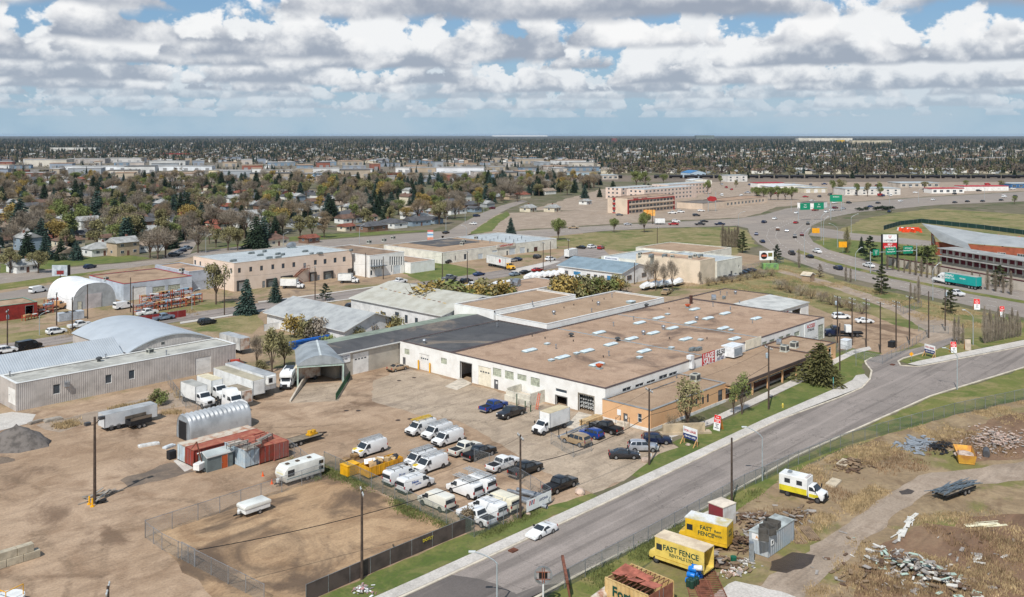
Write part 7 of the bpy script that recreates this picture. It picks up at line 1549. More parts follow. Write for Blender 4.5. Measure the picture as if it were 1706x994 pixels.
# light tower trailer, bins, pallets, blocks, mound
p=P(334,786);t=thing('light_tower_trailer','small white light-tower trailer with folded mast by the containers','trailer',(p.x,p.y,.03),.4);obj('housing',MB().box(-1,-.55,.5,1,.55,1.45).mesh('housing',[BOXW],bevel=.08,fix=True),t);ob('mast',MB().bar((.3,0,1.4),(-.6,.2,4.6),.14).bar((-.6,.2,4.6),(-1.6,.3,3.9),.1),[RUST],t);wheels(t,[0],.65,.3,.2)
p=place((644,790),U,1.2);t=thing('scrap_bin','open yellow roll-off bin heaped with cartons and scrap','bin',(p.x,p.y,.03),U);BINY=M('bin_yellow',(222,166,36),.6,.15,.8,second=(190,132,40))
mb=MB();mb.box(-3.2,-1.15,.25,3.2,1.15,.4).box(-3.2,-1.2,.4,3.2,-1.08,1.75).box(-3.2,1.08,.4,3.2,1.2,1.75).box(-3.2,-1.08,.4,-3.08,1.08,1.75).box(3.08,-1.08,.4,3.2,1.08,1.75);ob('shell',mb,[BINY],t)
rm=MB().box(-.05,-.06,.4,.05,0,1.7).mesh('rib',[BINY])
for i in range(8):
 for s in (-1,1): obj('rib',rm,t,(-2.9+i*.83,s*1.2+(0.06 if s>0 else 0.),0))
for i in range(22):
 b=obj('carton',MB().box(-.4,-.3,-.25,.4,.3,.25).mesh('carton',[[M('cardboard',(190,158,116),.9,.12,1.),WS,M('dark_scrap',(60,60,64),.8,.1,1.),M('timber_pale',(206,176,130),.9,.1,1.)][i%4]]),t,(rnd.uniform(-2.6,2.6),rnd.uniform(-.7,.7),1.5+rnd.uniform(0,.5)));b.rotation_euler=(rnd.uniform(-.6,.6),rnd.uniform(-.6,.6),rnd.uniform(0,3));b.scale=(rnd.uniform(.6,1.5),)*3
p=P(583,790);t=thing('yellow_crate_bin','square bright yellow lidded bin left of the scrap bin','bin',(p.x,p.y,.03),.0);ob('shell',MB().box(-1.1,-.9,.12,1.1,.9,1.5).box(-1.,-.8,0,-.7,.8,.12).box(.7,-.8,0,1.,.8,.12),[M('bright_yellow',(240,178,28),.5,.08,.8)],t);ob('lid',MB().box(-1.15,-.95,1.503,1.15,.95,1.62),[M('bright_yellow',(240,178,28))],t)
def pallet_stack(px,n,label,rz=0.):
 p=P(*px);WD=M('pallet_wood',(176,142,100),.9,.18,1.)
 if 'pal' not in VP:
  mb=MB()
  for i in range(7): mb.box(-.6+i*.18,-.5,.1,-.48+i*.18,.5,.125)
  for y in (-.45,0,.4): mb.box(-.6,y,0,.6,y+.09,.1)
  VP['pal']=mb.mesh('pallet',[WD])
 for i in range(n):
  tag(obj('pallet',VP['pal'],None,(p.x+rnd.uniform(-.05,.05),p.y+rnd.uniform(-.05,.05),.03+i*.14),rz+rnd.uniform(-.1,.1)),'%s wooden pallet from the bottom %s'%(ORD[i],label),'pallet','stacked wooden pallets')
pallet_stack((592,765),6,'in the stack behind the yellow bin');pallet_stack((575,770),4,'in the low stack left of the yellow bin',.2)
CBK=M('concrete_block',(196,184,160),.9,.12,.8)
bm_=MB().box(-.9,-.45,0,.9,.45,.9).mesh('concrete_block',[CBK],bevel=.05,fix=True);o_=P(52,930)
for i,(dx,z) in enumerate([(0,0),(-1.85,0),(-3.7,0),(-.7,.91),(-2.55,.91),(-4.4,.91)]):
 tag(obj('concrete_block',bm_,None,(o_.x+dx,o_.y+.02*i,z+.03)),['near end block of the lower row at the left edge','second block of the lower concrete row','third block of the lower concrete row, cut by the frame','near end block of the upper row with white patch','second block of the upper concrete row','third block of the upper concrete row, cut by the frame'][i],'concrete block','stacked concrete blocks')
def mound(name,label,px,r,h,mat,seed,flat=.0,kind=None,cat='mound'):
 p=P(*px);g=np.random.default_rng(seed);mb=MB();N=14;K=5;mb.v.append((0,0,h))
 for k in range(1,K+1):
  f=k/K
  for i in range(N):
   a=6.283*i/N;q=r*f*(1+g.normal()*.07);mb.v.append((q*COS(a)*1.35,q*SIN(a)*.9,max(-.05,h*(1-f**1.3)+g.normal()*h*.05*(1-f)-(.05 if k==K else 0))))
 for i in range(N): mb.f.append((0,1+i,1+(i+1)%N));mb.mi.append(0)
 for k in range(K-1):
  for i in range(N): a=1+k*N+i;b=1+k*N+(i+1)%N;mb.f.append((a,a+N,b+N,b));mb.mi.append(0)
 return tag(obj(name,mb.mesh(name,[mat],smooth=True),None,(p.x,p.y,.0),-.6),label,cat,kind=kind)
mound('gravel_mound','dark grey mound of asphalt millings at the left edge',(28,742),4.2,3.3,M('millings_pile',(118,111,105),.95,.2,1.),3);mound('spoil_mound','low dark heap beside the millings mound',(2,768),1.6,.6,G_BLACK,4)
# == poles, lamps and wires
POLEM=M('creosote_pole',(86,72,62),.9,.2,2.);STEELP=M('lamp_steel',(182,190,192),.45,.08,1.,.3);INSUL=M('insulator',(196,202,204),.4,.05,2.)
POLES={}
def pole(x,yb,yt,label,arms=1,trans=False,r=.15,ang=0.,mat=None,key=None,name='utility_pole'):
 p=P(x,yb);h=(yb-yt)*50/(yb-HOR);t=thing(name,label,'pole',(p.x,p.y,0),ang);obj('shaft',MB().cyl((0,0,-.05),(0,0,h),r*1.15,r*.8,8).mesh('shaft',[mat or POLEM],smooth=True),t)
 for a in range(arms):
  z=h-.35-a*1.0;c=ob('crossarm',MB().box(-1.25,-.06,z-.07,1.25,.06,z+.07),[M('grey_timber',(150,142,132),.9,.15,1.)],t)
  for s in (-1.1,-.55,.55,1.1): ob('insulator',MB().lathe([(.07,0),(.09,.1),(.05,.22)],7,0,(s,0,z+.07)),[INSUL],c)
 if trans: obj('transformer',MB().lathe([(.26,0),(.3,.08),(.3,.85),(.18,.95)],12,0,(.45,0,h-2.2)).mesh('transformer',[M('transformer_grey',(176,190,198),.5,.08,1.)],smooth=True),t)
 if key: POLES[key]=(p.x,p.y,h-.25)
 return t
PL=[(603,965,815,'tall pole with crossarm inside the fenced dirt yard',1,False,'a'),(867,864,724,'tall pole beside the parked vans and the verge',1,False,'b'),(1081.5,774,647,'pole with single crossarm at the office lawn corner',1,False,'c'),(1280.5,682,577,'pole with transformer on the lawn before the brick wing',1,True,'d'),(1219,842,729,'plain timber pole beside the junkyard fence',0,False,None),(1399,617,538,'plain pole behind the big evergreen',0,False,'e'),
(1395,572,493,'leftmost pole with transformer beside the gravel lot',1,True,'f'),(1419.5,575,496,'second pole from the left around the gravel lot',2,False,'g'),(1443,578,497,'third pole from the left around the gravel lot',2,False,'h'),(1466.5,588,503,'fourth pole from the left around the gravel lot',1,False,'i'),(1492.7,580,501,'fifth pole from the left around the gravel lot',2,False,'j'),(1515,574,493,'sixth pole with wide crossarm at the gravel lot end',1,False,'k'),(1547,563,485,'plain pole beside the gravel path',0,False,'l'),(1574.5,551,479,'white-based pole with transformer beside the pine',0,True,'m'),
(146,531,473,'dark pole in front of the white fabric tunnel',0,False,'n'),(94.6,542,487,'pole with crossarm left of the fabric tunnel',1,False,'o'),(120.7,552,495,'pole with white lower half near the middle street',1,False,'p'),(222,528,476,'right one of the twin poles by the red fence',0,False,'q'),(217.7,520,462,'left one of the twin poles by the red fence',0,False,None),(180,1140,976,'pole top with insulators at the lower left picture edge',1,False,None),(12.5,582,516,'pole with transformer at the left picture edge',1,True,None),
(374,525,458,'pole left of the tall blue spruce',0,False,'r'),(525,499,443,'pole with crossarm before the salmon block',1,False,'s'),(778.6,473,418,'tall pole beside the middle street cars',1,False,'t'),(737,462,421,'pole on the lawn before the plaza',0,False,None),(905,450,403,'pole with crossarm near the plaza doors',1,False,'u2'),(917,437,402,'thin pole right of the plaza',0,False,None),(638.6,465,427,'pole before the finned white office',0,False,None),(609,462,421,'pole between salmon block and finned office',0,False,None),(947,431,399,'pole beside the white trailer at the street end',1,False,None),(1095,423,378,'lone pole in the vacant field',1,False,None),(1057,473,437,'pole behind the blue-roofed garage',0,False,None)]
for x,yb,yt,lab,ar,tr,key in PL: pole(x,yb,yt,lab,ar,tr,.15,R(60) if ar else 0.,None,key)
mb=MB()
def wire(a,b,sag=.8,n=10,r=.02,label=None,group=None):
 a=Vector(a);b=Vector(b);m=MB();pr=None
 for i in range(n+1):
  f=i/n;q=a.lerp(b,f);q.z-=4*sag*f*(1-f)
  if pr is not None: m.cyl(pr,q,r,n=4,cap=False)
  pr=q
 return tag(obj('overhead_wire',m.mesh('overhead_wire',[M('wire_black',(24,24,26),.7,0)])),label,'wire',group)
def W2(k1,k2,n=1,sag=.8,r=.02,lab=None,dz=0.):
 for i in range(n):
  o_=(i-(n-1)/2)*1.0;a=POLES[k1];b=POLES[k2];wire((a[0]+o_*.5,a[1]-o_*.8,a[2]+dz),(b[0]+o_*.5,b[1]-o_*.8,b[2]+dz),sag,10,r,lab,'overhead wires' )
pa=P(330,1010);a=POLES['b']
wire((pa.x,pa.y,6.),(a[0],a[1],a[2]-3.6),1.0,12,.045,'thick black cable running from lower left to the pole by the vans');c=POLES['c'];wire((a[0],a[1],a[2]-3.6),(c[0],c[1],c[2]-3.8),1.2,12,.045,'thick black cable from the van-yard pole to the office corner pole');d=POLES['d'];wire((c[0],c[1],c[2]-3.8),(d[0],d[1],d[2]-3.),1.0,12,.03,'cable from the office corner pole to the lawn pole')
W2('a','b',1,1.,.014,'thin wire from the fenced-yard pole to the van-yard pole');W2('b','c',1,1.,.014,'thin wire from the van-yard pole to the office pole');W2('c','d',1,1.,.014,'thin wire along the office front');W2('d','e',1,.8,.014,'thin wire past the big evergreen')
for i,(k1,k2) in enumerate(zip('fghijkl','ghijklm')): W2(k1,k2,1,.5,.025,'%s wire span from the left between the gravel lot poles'%ORD[i])
for i,(k1,k2) in enumerate((('p','o'),('n','p'),('q','r'),('r','s'),('s','t'))): W2(k1,k2,1,.8,.02,'%s wire span from the left along the middle street'%ORD[i])
t=pole(158,838,694,'tall timber yard pole with twin floodlights',0,False,.2,name='floodlight_pole');h=144*50/614.
arm=ob('bracket',MB().bar((-.9,0,h-.9),(0,0,h-1.1),.08).bar((.9,.3,h-.5),(0,0,h-1.1),.08),[UNDER],t)
for x,z in ((-.95,h-.75),(.95,h-.35)): ob('floodlight',MB().box(x-.35,-.3,z-.2,x+.35,.3,z+.2),[M('floodlight_dark',(70,70,72),.5,.1,1.)],t)
for i,(x,y) in enumerate([(149,840),(154,844)]):
 p=P(x,y);tag(obj('bollard',MB().cyl((0,0,0),(0,0,1.1),.12,n=8).cyl((0,0,0),(0,0,.12),.3,n=8).mesh('bollard',[MATS['safety_yellow']]),None,(p.x,p.y,.02)),['left yellow bollard at the floodlight pole','right yellow bollard at the floodlight pole'][i],'bollard')
p=P(163,838)
for i in range(3): tag(obj('discarded_tyre',MB().lathe([(.25,0),(.42,.03),(.42,.2),(.25,.23)],14,0).mesh('discarded_tyre',[TYRE],smooth=True),None,(p.x+.3*i,p.y-.2*i,.03+(.24 if i==2 else 0))),['left','right','upper'][i]+' black tyre lying at the floodlight pole','tyre')
for i in range(7):
 o=tag(ob('loose_plank',MB().box(-2.2,-.12,0,2.2,.12,.07),[M('grey_board',(166,158,146))],None,(p.x+.5+rnd.uniform(-.6,1.8),p.y+1.4+rnd.uniform(-.6,1.2),.04+i*.075),rnd.uniform(-.5,.9)),'%s board from the bottom in the pile by the floodlight pole'%ORD[i],'plank','boards by the floodlight pole')
def lamp(x,yb,yt,label,arm=-1,al=2.6,ang=None,name='street_lamp'):
 p=P(x,yb);h=(yb-yt)*50/(yb-HOR);t=thing(name,label,'street lamp',(p.x,p.y,0),WX if ang is None else ang);m=MB();m.cyl((0,0,0),(0,0,h*.8),.11,.08,8)
 pr=(0,0,h*.8)
 for i in range(1,7):
  f=i/6;q=(arm*al*SIN(f*1.5)*f**.4*.98,0,h*.8+h*.2*SIN(f*1.57));m.cyl(pr,q,.07,.06,6,cap=False);pr=q
 obj('mast',m.mesh('mast',[STEELP],smooth=True),t);obj('lamp_head',MB().box(pr[0]-.45,-.16,pr[2]-.06,pr[0]+.3,.16,pr[2]+.1).mesh('lamp_head',[M('lamp_head_pale',(206,210,208),.4,.05,1.)],bevel=.04,fix=True),t);return t
for x,yb,yt,lab,ar in [(1270,801,711,'curved steel street lamp beside the junkyard fence',-1),(828,1015,919,'curved street lamp at the bottom edge of the street',-1),(1594.6,649,579,'street lamp across from the red sandwich board',-1),(1621,575,516,'curved street lamp before the bare poplars',-1),(1425,467,412,'highway lamp on the embankment above the pine',1),(1554,500,438,'highway lamp behind the parked semi truck',1),(1340,432,380,'highway lamp at the bend',1),(1372,408,360,'slim highway lamp past the ramp',1),(1640,465,420,'lamp beside the storage building',-1),(599,406,373,'street lamp before the brick fourplex',1),(775,370,343,'lamp on the side street, third from the avenue',1),(806,356,331,'lamp on the side street, farthest visible',1),(743,385,358,'lamp on the side street nearest the avenue',1),(777,395,375,'lamp holding a green street sign at the corner',-1),(472,410,386,'lamp before the brown hip-roofed bungalow',1),(343,421,390,'lamp at the residential street corner',1),(320,516,480,'white lamp post on the middle street verge',1),(66,558,518,'white lamp post on the left verge',1)]: lamp(x,yb,yt,lab,ar,2.6 if yb>600 else 2.2)
for i,(x,yb,yt) in enumerate([(1418,388,356),(1395,412,372),(1368,400,352),(1482,340,316),(1530,338,312),(1640,335,308),(1230,378,352),(1318,352,326),(1405,350,322)]): lamp(x,yb,yt,'%s slim traffic mast from the left around the interchange'%ORD[sorted([1418,1395,1368,1482,1530,1640,1230,1318,1405]).index(x)],-1 if i%2 else 1,3.5,name='traffic_mast')
# == fences
CLINK=mesh_fence_mat('chain_link',(150,156,158),.11);CLINKG=mesh_fence_mat('green_chain_link',(106,124,112),.2);SCREEN=M('dark_screen',(92,80,74),.9,.15,.6)
def fence(pxs,label,h=2.1,step=3.,mat=None,rail=True,pm=None,name='chain_link_fence',barb=False,cat='fence',solid=None):
 pts=[P(*q) for q in pxs];t=thing(name,label,cat,(pts[0].x,pts[0].y,0));o_=pts[0];pm=pm or GALV
 k=('fp',h,pm.name)
 if k not in VP:
  m=MB().cyl((0,0,-.1),(0,0,h+.05),.045,n=6)
  VP[k]=m.mesh('post',[pm])
 for a,b in zip(pts,pts[1:]):
  n=max(1,round((b-a).length/step))
  for i in range(n+1 if b is pts[-1] else n):
   q=a.lerp(b,i/n)-o_;obj('post',VP[k],t,(q.x,q.y,0))
  A_=a-o_;B_=b-o_
  if rail: ob('top_rail',MB().cyl((A_.x,A_.y,h),(B_.x,B_.y,h),.03,n=5),[pm],t)
  if solid:
   for i in range(n):
    q0=A_.lerp(B_,(i+.01)/n);q1=A_.lerp(B_,(i+.99)/n);m=MB().bar((q0.x,q0.y,h/2),(q1.x,q1.y,h/2),.04,h-.1);ob('panel',m,[solid],t)
  else: ob('wire_mesh',MB().quad((A_.x,A_.y,.05),(B_.x,B_.y,.05),(B_.x,B_.y,h),(A_.x,A_.y,h)),[mat or CLINK],t)
 return t
fence([(242,896),(330,867),(435,832),(535,798)],'galvanised chain-link fence across the middle of the dirt yard',2.2)
fence([(242,896),(270,916),(325,944),(440,1004)],'galvanised chain-link fence with gate running to the lower left',2.0)
gt=fence([(303,932),(324,944)],'narrow swing gate in the lower left chain-link fence',2.1,1.2,name='chain_link_gate',cat='gate')
fence([(535,798),(480,752)],'short chain-link run behind the travel trailer',2.0)
fence([(540,775),(600,803),(700,853),(790,895)],'weedy chain-link fence between van yard and fenced dirt yard',2.1,3.,CLINKG)
fence([(785,884),(650,941),(510,1003)],'dark screened fence along the street verge with yellow graffiti',1.9,3.,solid=SCREEN,name='screened_fence')
fence([(790,895),(862,864),(918,838)],'chain-link fence along the verge beside the parked vans',2.1)
fence([(790,770),(815,778),(868,806),(918,838)],'inner chain-link fence beside the white pickup',2.1)
fence([(918,740),(955,762),(985,752)],'short chain-link fence by the pipe racks',1.9)
fence([(905,1000),(975,962),(1080,905),(1165,858),(1240,815),(1330,774),(1400,746),(1480,722),(1590,691),(1706,666),(1800,648)],'long green-tinted chain-link fence along the junkyard side of the street',2.1,3.,CLINKG)
fence([(1395,585),(1440,600),(1470,606),(1500,590),(1545,562)],'chain-link fence round the gravel lot',1.9)
fence([(1530,552),(1580,556)],'low fence panel with white notice near the gravel path',1.8);fence([(1495,515),(1505,523),(1535,512)],'chain-link fence with two white notices on the embankment',2.0)
fence([(1232,452),(1270,444),(1305,438)],'chain-link fence under the billboard',2.0);fence([(280,640),(310,680),(350,690)],'short chain-link fence left of the box trucks',1.8)
p0,p1=P(700,920,1.2),P(725,908,1.2);t=tag(obj('graffiti',text_mesh('DOTLY',.5,M('graffiti_yellow',(222,200,40),.6,.05,1.),.01,.004),None,(p0.x+.6,p0.y-.03,1.35)),'yellow spray-painted scrawl on the dark screened fence','graffiti');q0=P(785,884);q1=P(650,941);t.rotation_euler=(R(90),0,AT2(q0.y-q1.y,q0.x-q1.x));m_=P(712,915);t.location=(m_.x+.0,m_.y-.12,1.3)
fence([(440,552),(480,546),(560,540)],'white board fence behind the grey shingle hall',1.8,2.4,solid=WHITE_TRIM,name='board_fence')
fence([(215,540),(255,535),(310,527)],'rust red screened fence before the rack yard',1.9,2.4,solid=M('red_screen',(150,48,44),.85,.12,.5),name='screened_fence')
fence([(1472,383),(1500,375),(1535,371),(1640,382),(1760,398)],'dark green screened fence round the orange barrier depot',2.4,5.,solid=M('green_screen',(28,62,56),.85,.1,.4),name='screened_fence')
tp=tag(ob('blue_tarp',MB().box(-5.5,-.1,0,5.5,.1,2.0).box(-5.5,-.5,1.6,5.5,-.1,2.0),[M('tarp_blue',(34,110,206),.5,.1,.8)],None,tuple(P(515,577))),'bright blue tarpaulin wall beside the thin bushes','tarpaulin');tp.rotation_euler=(0,0,0)
# pipe racks and timber by the warehouse bay
p=P(958,722);t=thing('pipe_rack','low rack of long grey pipes by the pipe bay','rack',(p.x,p.y,0),R(4));mb=MB()
ob('stand',MB().bar((-3.5,-.8,.05),(-3.5,.8,.05),.1).bar((-3.5,-.8,0),(-3.5,-.8,1.5),.1).bar((-3.5,.8,0),(-3.5,.8,1.5),.1).bar((3.,-.8,0),(3.,-.8,1.5),.1).bar((3.,.8,0),(3.,.8,1.5),.1).bar((3.,-.8,.05),(3.,.8,.05),.1),[UNDER],t)
pm=MB().cyl((-4.2,0,0),(3.8,0,0),.07,n=6).mesh('pipe',[GALV],smooth=True)
for i in range(14): obj('pipe',pm,t,(rnd.uniform(-.4,.4),-.6+.1*(i%12),.2+.16*(i//4)))
p=P(985,705);t=thing('timber_stack','stack of pale bundled timber boards against the office corner','timber',(p.x,p.y,0),R(2))
bm2=MB().box(-2.4,-.07,0,2.4,.07,.18).mesh('board',[M('fresh_timber',(214,184,138),.9,.12,.8)])
for i in range(40): obj('board',bm2,t,(rnd.uniform(-.15,.15),-.7+(i%8)*.19,.05+.2*(i//8)))
# culvert pipes beside the roadside pole
for i,(x,y) in enumerate([(868,826),(872,834),(880,838),(888,842),(884,830),(893,835)]):
 p=P(x,y);o=tag(obj('culvert_pipe',MB().cyl((-2.2,0,0),(2.2,0,0),.28,n=12,cap=False).cyl((-2.2,0,0),(2.2,0,0),.25,n=12,cap=False).mesh('culvert_pipe',[GALV],smooth=True),None,(p.x,p.y,.3+(.5 if i>3 else 0)),R(100)),'%s galvanised duct from the left stacked beside the pole'%ORD[i],'pipe','galvanised ducts by the pole')
p=P(895,852);t=thing('fence_banner','white company banner with red and blue marks on the fence','banner',(p.x,p.y,0));q0=P(876,858);q1=P(917,839);an=AT2(q1.y-q0.y,q1.x-q0.x);t.location=(q0.x,q0.y-.12,0);t.rotation_euler=(0,0,an);L=(q1-q0).length
ob('sheet',MB().box(0,-.03,.4,L,0,1.9),[WS],t)
for i,c in enumerate((REDS,NAVY,REDS)): ob('mark',MB().quad((.5+i*.4,-.04,1.1),(.7+i*.4,-.04,1.1),(.85+i*.4,-.04,1.7),(.6+i*.4,-.04,1.7)),[c],t)
obj('lettering',text_mesh('AVONA',.5,NAVY,.01,.002),t,(L*.68,-.035,1.25)).rotation_euler=(R(90),0,0)
for i,(x,y,s) in enumerate([(1076,769,.7),(966,822,.8),(1146,742,.4),(880,858,.35)]):
 p=P(x,y);bm=bmesh.new();bmesh.ops.create_icosphere(bm,subdivisions=2,radius=s)
 for v_ in bm.verts: v_.co*=rnd.uniform(.8,1.15);v_.co.z*=.7
 me=bpy.data.meshes.new('boulder');bm.to_mesh(me);bm.free();me.materials.append(M('boulder_pink',(206,182,164),.9,.15,.8));tag(obj('boulder',me,None,(p.x,p.y,s*.35)),['pale boulder at the lot entrance beside the lawn','pale boulder on the verge by the black pickup','small rock behind the lease sign','small rock at the base of the roadside pole'][i],'boulder')
p=P(14,1012);t=thing('tank_platform','white tank top with yellow guard rail at the lower left corner','platform',(p.x,p.y,0),.3);ob('tank',MB().cyl((0,0,0),(0,0,1.2),1.6,n=16),[BOXW],t);ob('guard_rail',MB().bar((-1,-1,1.2),(-1,-1,2.3),.07).bar((1,-1,1.2),(1,-1,2.3),.07).bar((-1,1,1.2),(-1,1,2.3),.07).bar((-1,-1,2.3),(1,-1,2.3),.07).bar((-1,-1,2.3),(-1,1,2.3),.07),[MATS['safety_yellow']],t)
# == signs
TIMB=M('raw_timber',(206,160,104),.9,.12,1.);ORNG=M('orange_plywood',(206,134,56),.85,.12,1.)
def ang_px(a,b): a=P(*a);b=P(*b);return AT2(b.y-a.y,b.x-a.x)
def board_sign(px,rz,label,w=2.9,h=1.9,z0=.9,top='FOR LEASE',bot='780-421-2420'):
 p=P(*px);t=thing('lease_sign',label,'sign',(p.x,p.y,0),rz)
 ob('board',MB().box(-w/2,-.05,z0,w/2,.03,z0+h),[WS],t);ob('lower_panel',MB().box(-w/2+.02,-.07,z0+.02,w/2-.02,-.052,z0+h*.42),[NAVY],t)
 for s in (-1,1): ob('leg',MB().bar((s*(w/2-.1),.1,z0+h*.9),(s*(w/2-.1),.12,0),.12).bar((s*(w/2-.1),.05,z0+.4),(s*(w/2-.1),-.9,0),.12),[TIMB],t)
 for s_,sz,m,z in ((top,.5,REDS,z0+h*.68),(bot,.4,WS,z0+h*.21)): obj('lettering',text_mesh(s_,sz,m,.012,.002),t,(0,-.078,z)).rotation_euler=(R(90),0,0)
board_sign((1150,741),ang_px((1139,738),(1160,745)),'white and navy lease board on timber legs before the concrete sign wall');board_sign((1549,595),ang_px((1538,592),(1560,598)),'white and navy lease board on the grassy island',2.9,1.9)
def a_board(px,rz,label,front='royal',w=1.3,h=2.5,back=False):
 p=P(*px);t=thing('sandwich_board',label,'sign',(p.x,p.y,0),rz);lean=.45
 ob('front_panel',MB().quad((-w/2,-lean,0),(w/2,-lean,0),(w/2,0,h),(-w/2,0,h)).quad((w/2,-lean+.04,0),(-w/2,-lean+.04,0),(-w/2,.04,h),(w/2,.04,h)),[WS if not back else M('grey_plywood_board',(196,180,160),.9,.1,1.)],t)
 ob('back_panel',MB().quad((w/2,lean+.3,0),(-w/2,lean+.3,0),(-w/2,.06,h),(w/2,.06,h)),[ORNG],t)
 if not back:
  f=lambda z:-lean*(1-z/h)-.012
  ob('red_header',MB().quad((-w/2+.02,f(h*.52),h*.52),(w/2-.02,f(h*.52),h*.52),(w/2-.02,f(h-.02),h-.02),(-w/2+.02,f(h-.02),h-.02)),[M('bright_red',(226,40,36),.5,.04,1.)],t)
  for s_,sz,m,z in (('FOR',.3,WS,h*.86),('Royal',.42,WS,h*.72),('LePage',.26,WS,h*.6),('LEASE',.26,BLK,h*.42),('780-',.24,BLK,h*.3),('448-0800',.22,BLK,h*.18)):
   o=obj('lettering',text_mesh(s_,sz,m,.01,.002),t,(0,f(z)-.012,z));o.rotation_euler=(R(90)-math.atan(lean/h)*1.,0,0)
a_board((1196,716),ang_px((1190,714),(1201,717)),'red and white sandwich board on the office lawn');a_board((1588,587),WX,'red and white sandwich board on the street island');a_board((1612,583),WX-.2,'blank plywood sandwich board seen edge-on beside the poplars',back=True)
a_board((1413+210+4,515),WX-.2,'pink and yellow sandwich board on the highway verge',w=1.6,h=3.);a_board((1669,528),WX,'tall red and white sandwich board among the poplars',w=1.3,h=3.)
p=P(1143,722);t=thing('sign_wall','low rendered concrete sign wall under the budding tree','wall',(p.x,p.y,0),ang_px((1120,722),(1167,720)));ob('wall',MB().box(-4.,-.3,0,3.2,.3,1.7),[M('rendered_concrete',(198,178,148),.9,.12,.5)],t);ob('base',MB().box(-4.6,-.7,0,4.2,.7,.35),[M('rendered_base',(186,168,142),.9,.12,.5)],t)
def sign_post(px,label,h,c,w=.7,hh=.7,diamond=False,name='road_sign',rz=None,txt=None):
 p=P(*px);t=thing(name,label,'sign',(p.x,p.y,0),WX if rz is None else rz);ob('post',MB().cyl((0,0,0),(0,0,h),.05,n=6),[GALV],t)
 m=MB();m.quad(*([(0,-.07,h-hh/2-.5),(w/2,-.07,h-.5),(0,-.07,h+hh/2-.5),(-w/2,-.07,h-.5)] if diamond else [(-w/2,-.07,h-hh),(w/2,-.07,h-hh),(w/2,-.07,h),(-w/2,-.07,h)]));ob('plate',m,[c],t)
 if txt: o=obj('lettering',text_mesh(txt,hh*.5,WS,.0,.002),t,(0,-.08,h-hh/2));o.rotation_euler=(R(90),0,0)
 return t
SGN=M('sign_green',(20,140,104),.5,.04,1.);SGY=M('sign_amber',(240,166,28),.5,.04,1.);BLKS=M('sign_black',(20,20,22),.6,.05,1.)
sign_post((1518,603),'amber diamond sign at the tip of the grassy island',2.3,SGY,1.0,1.0,True);sign_post((1426,610),'thin street-name post at the curb bulb',3.2,GALV,1.2,.2);sign_post((1388,650),'short teal marker post on the lawn',2.6,M('marker_teal',(90,160,150),.5,.05,1.),.15,1.2,name='marker_post');sign_post((1083,772),'small white notice post at the lot entrance',1.6,WS,.4,.5)
p=P(1305,683-0);tag(ob('fire_hydrant',MB().lathe([(.16,0),(.14,.1),(.14,.6),(.18,.62),(.12,.8),(.04,.86)],10).bar((-.25,0,.5),(.25,0,.5),.14),[M('hydrant_yellow',(222,200,90),.5,.08,1.)],None,tuple(P(1304,679))),'small yellow fire hydrant on the lawn by the sidewalk','fire hydrant')
tag(ob('utility_cabinet',MB().box(-1.3,-.9,0,1.3,.9,2.0).box(-1.35,-.95,2.003,1.35,.95,2.1),[M('cabinet_white',(222,226,228),.5,.06,1.)],None,tuple(P(1409,580))),'white utility cabinet on the lawn beyond the office end','cabinet')
tag(ob('waste_bin',MB().box(-1.,-.6,.1,1.,.6,1.3).box(-1.05,-.65,1.3,1.05,.65,1.4),[BLKP],None,tuple(P(1486,578))),'black waste container at the gravel lot fence','waste bin')
# overhead highway signs
def gantry(pL,pR,label,plates,h=7.5):
 a=P(*pL);b=P(*pR);dv=b-a;L=dv.length;t=thing('sign_gantry',label,'sign',a,AT2(dv.y,dv.x));m=MB().cyl((0,0,0),(0,0,h),.16,n=8).cyl((L,0,0),(L,0,h+2.),.18,n=8);ob('post',MB().cyl((0,0,0),(0,0,h),.16,n=8),[STEELP],t);ob('post',MB().cyl((L,0,0),(L,0,h+2.),.18,n=8),[STEELP],t);ob('beam',MB().cyl((0,0,h-.6),(L,0,h-.6),.13,n=8),[STEELP],t)
 for f,w,hh,tx in plates:
  o=ob('sign_plate',MB().box(L*f-w/2,-.25,h-1.6,L*f+w/2,-.15,h-1.6+hh),[SGN],t)
  for i,s_ in enumerate(tx): obj('lettering',text_mesh(s_,hh*.24,WS,.01,.002),o,(L*f,-.262,h-1.6+hh*(.72-.32*i))).rotation_euler=(R(90),0,0)
gantry((1450,455),(1527,450),'steel gantry with three green direction signs across the highway',[(.11,2.8,2.2,['North','East','<-']),(.43,4.8,2.6,['Fort Road','Manning Drive']),(.8,4.4,2.8,['127 Avenue','Yellowhead Trail'])],8.)
gantry((1330,368),(1384,366),'far gantry with green signs at the interchange',[(.2,7,4.,['Fort','Road']),(.62,7,4.,['50','Street'])],8.)
gantry((1383,352),(1402,352),'small far gantry with green sign right of the big one',[(.5,8,4.4,['66 Street'])],8.)
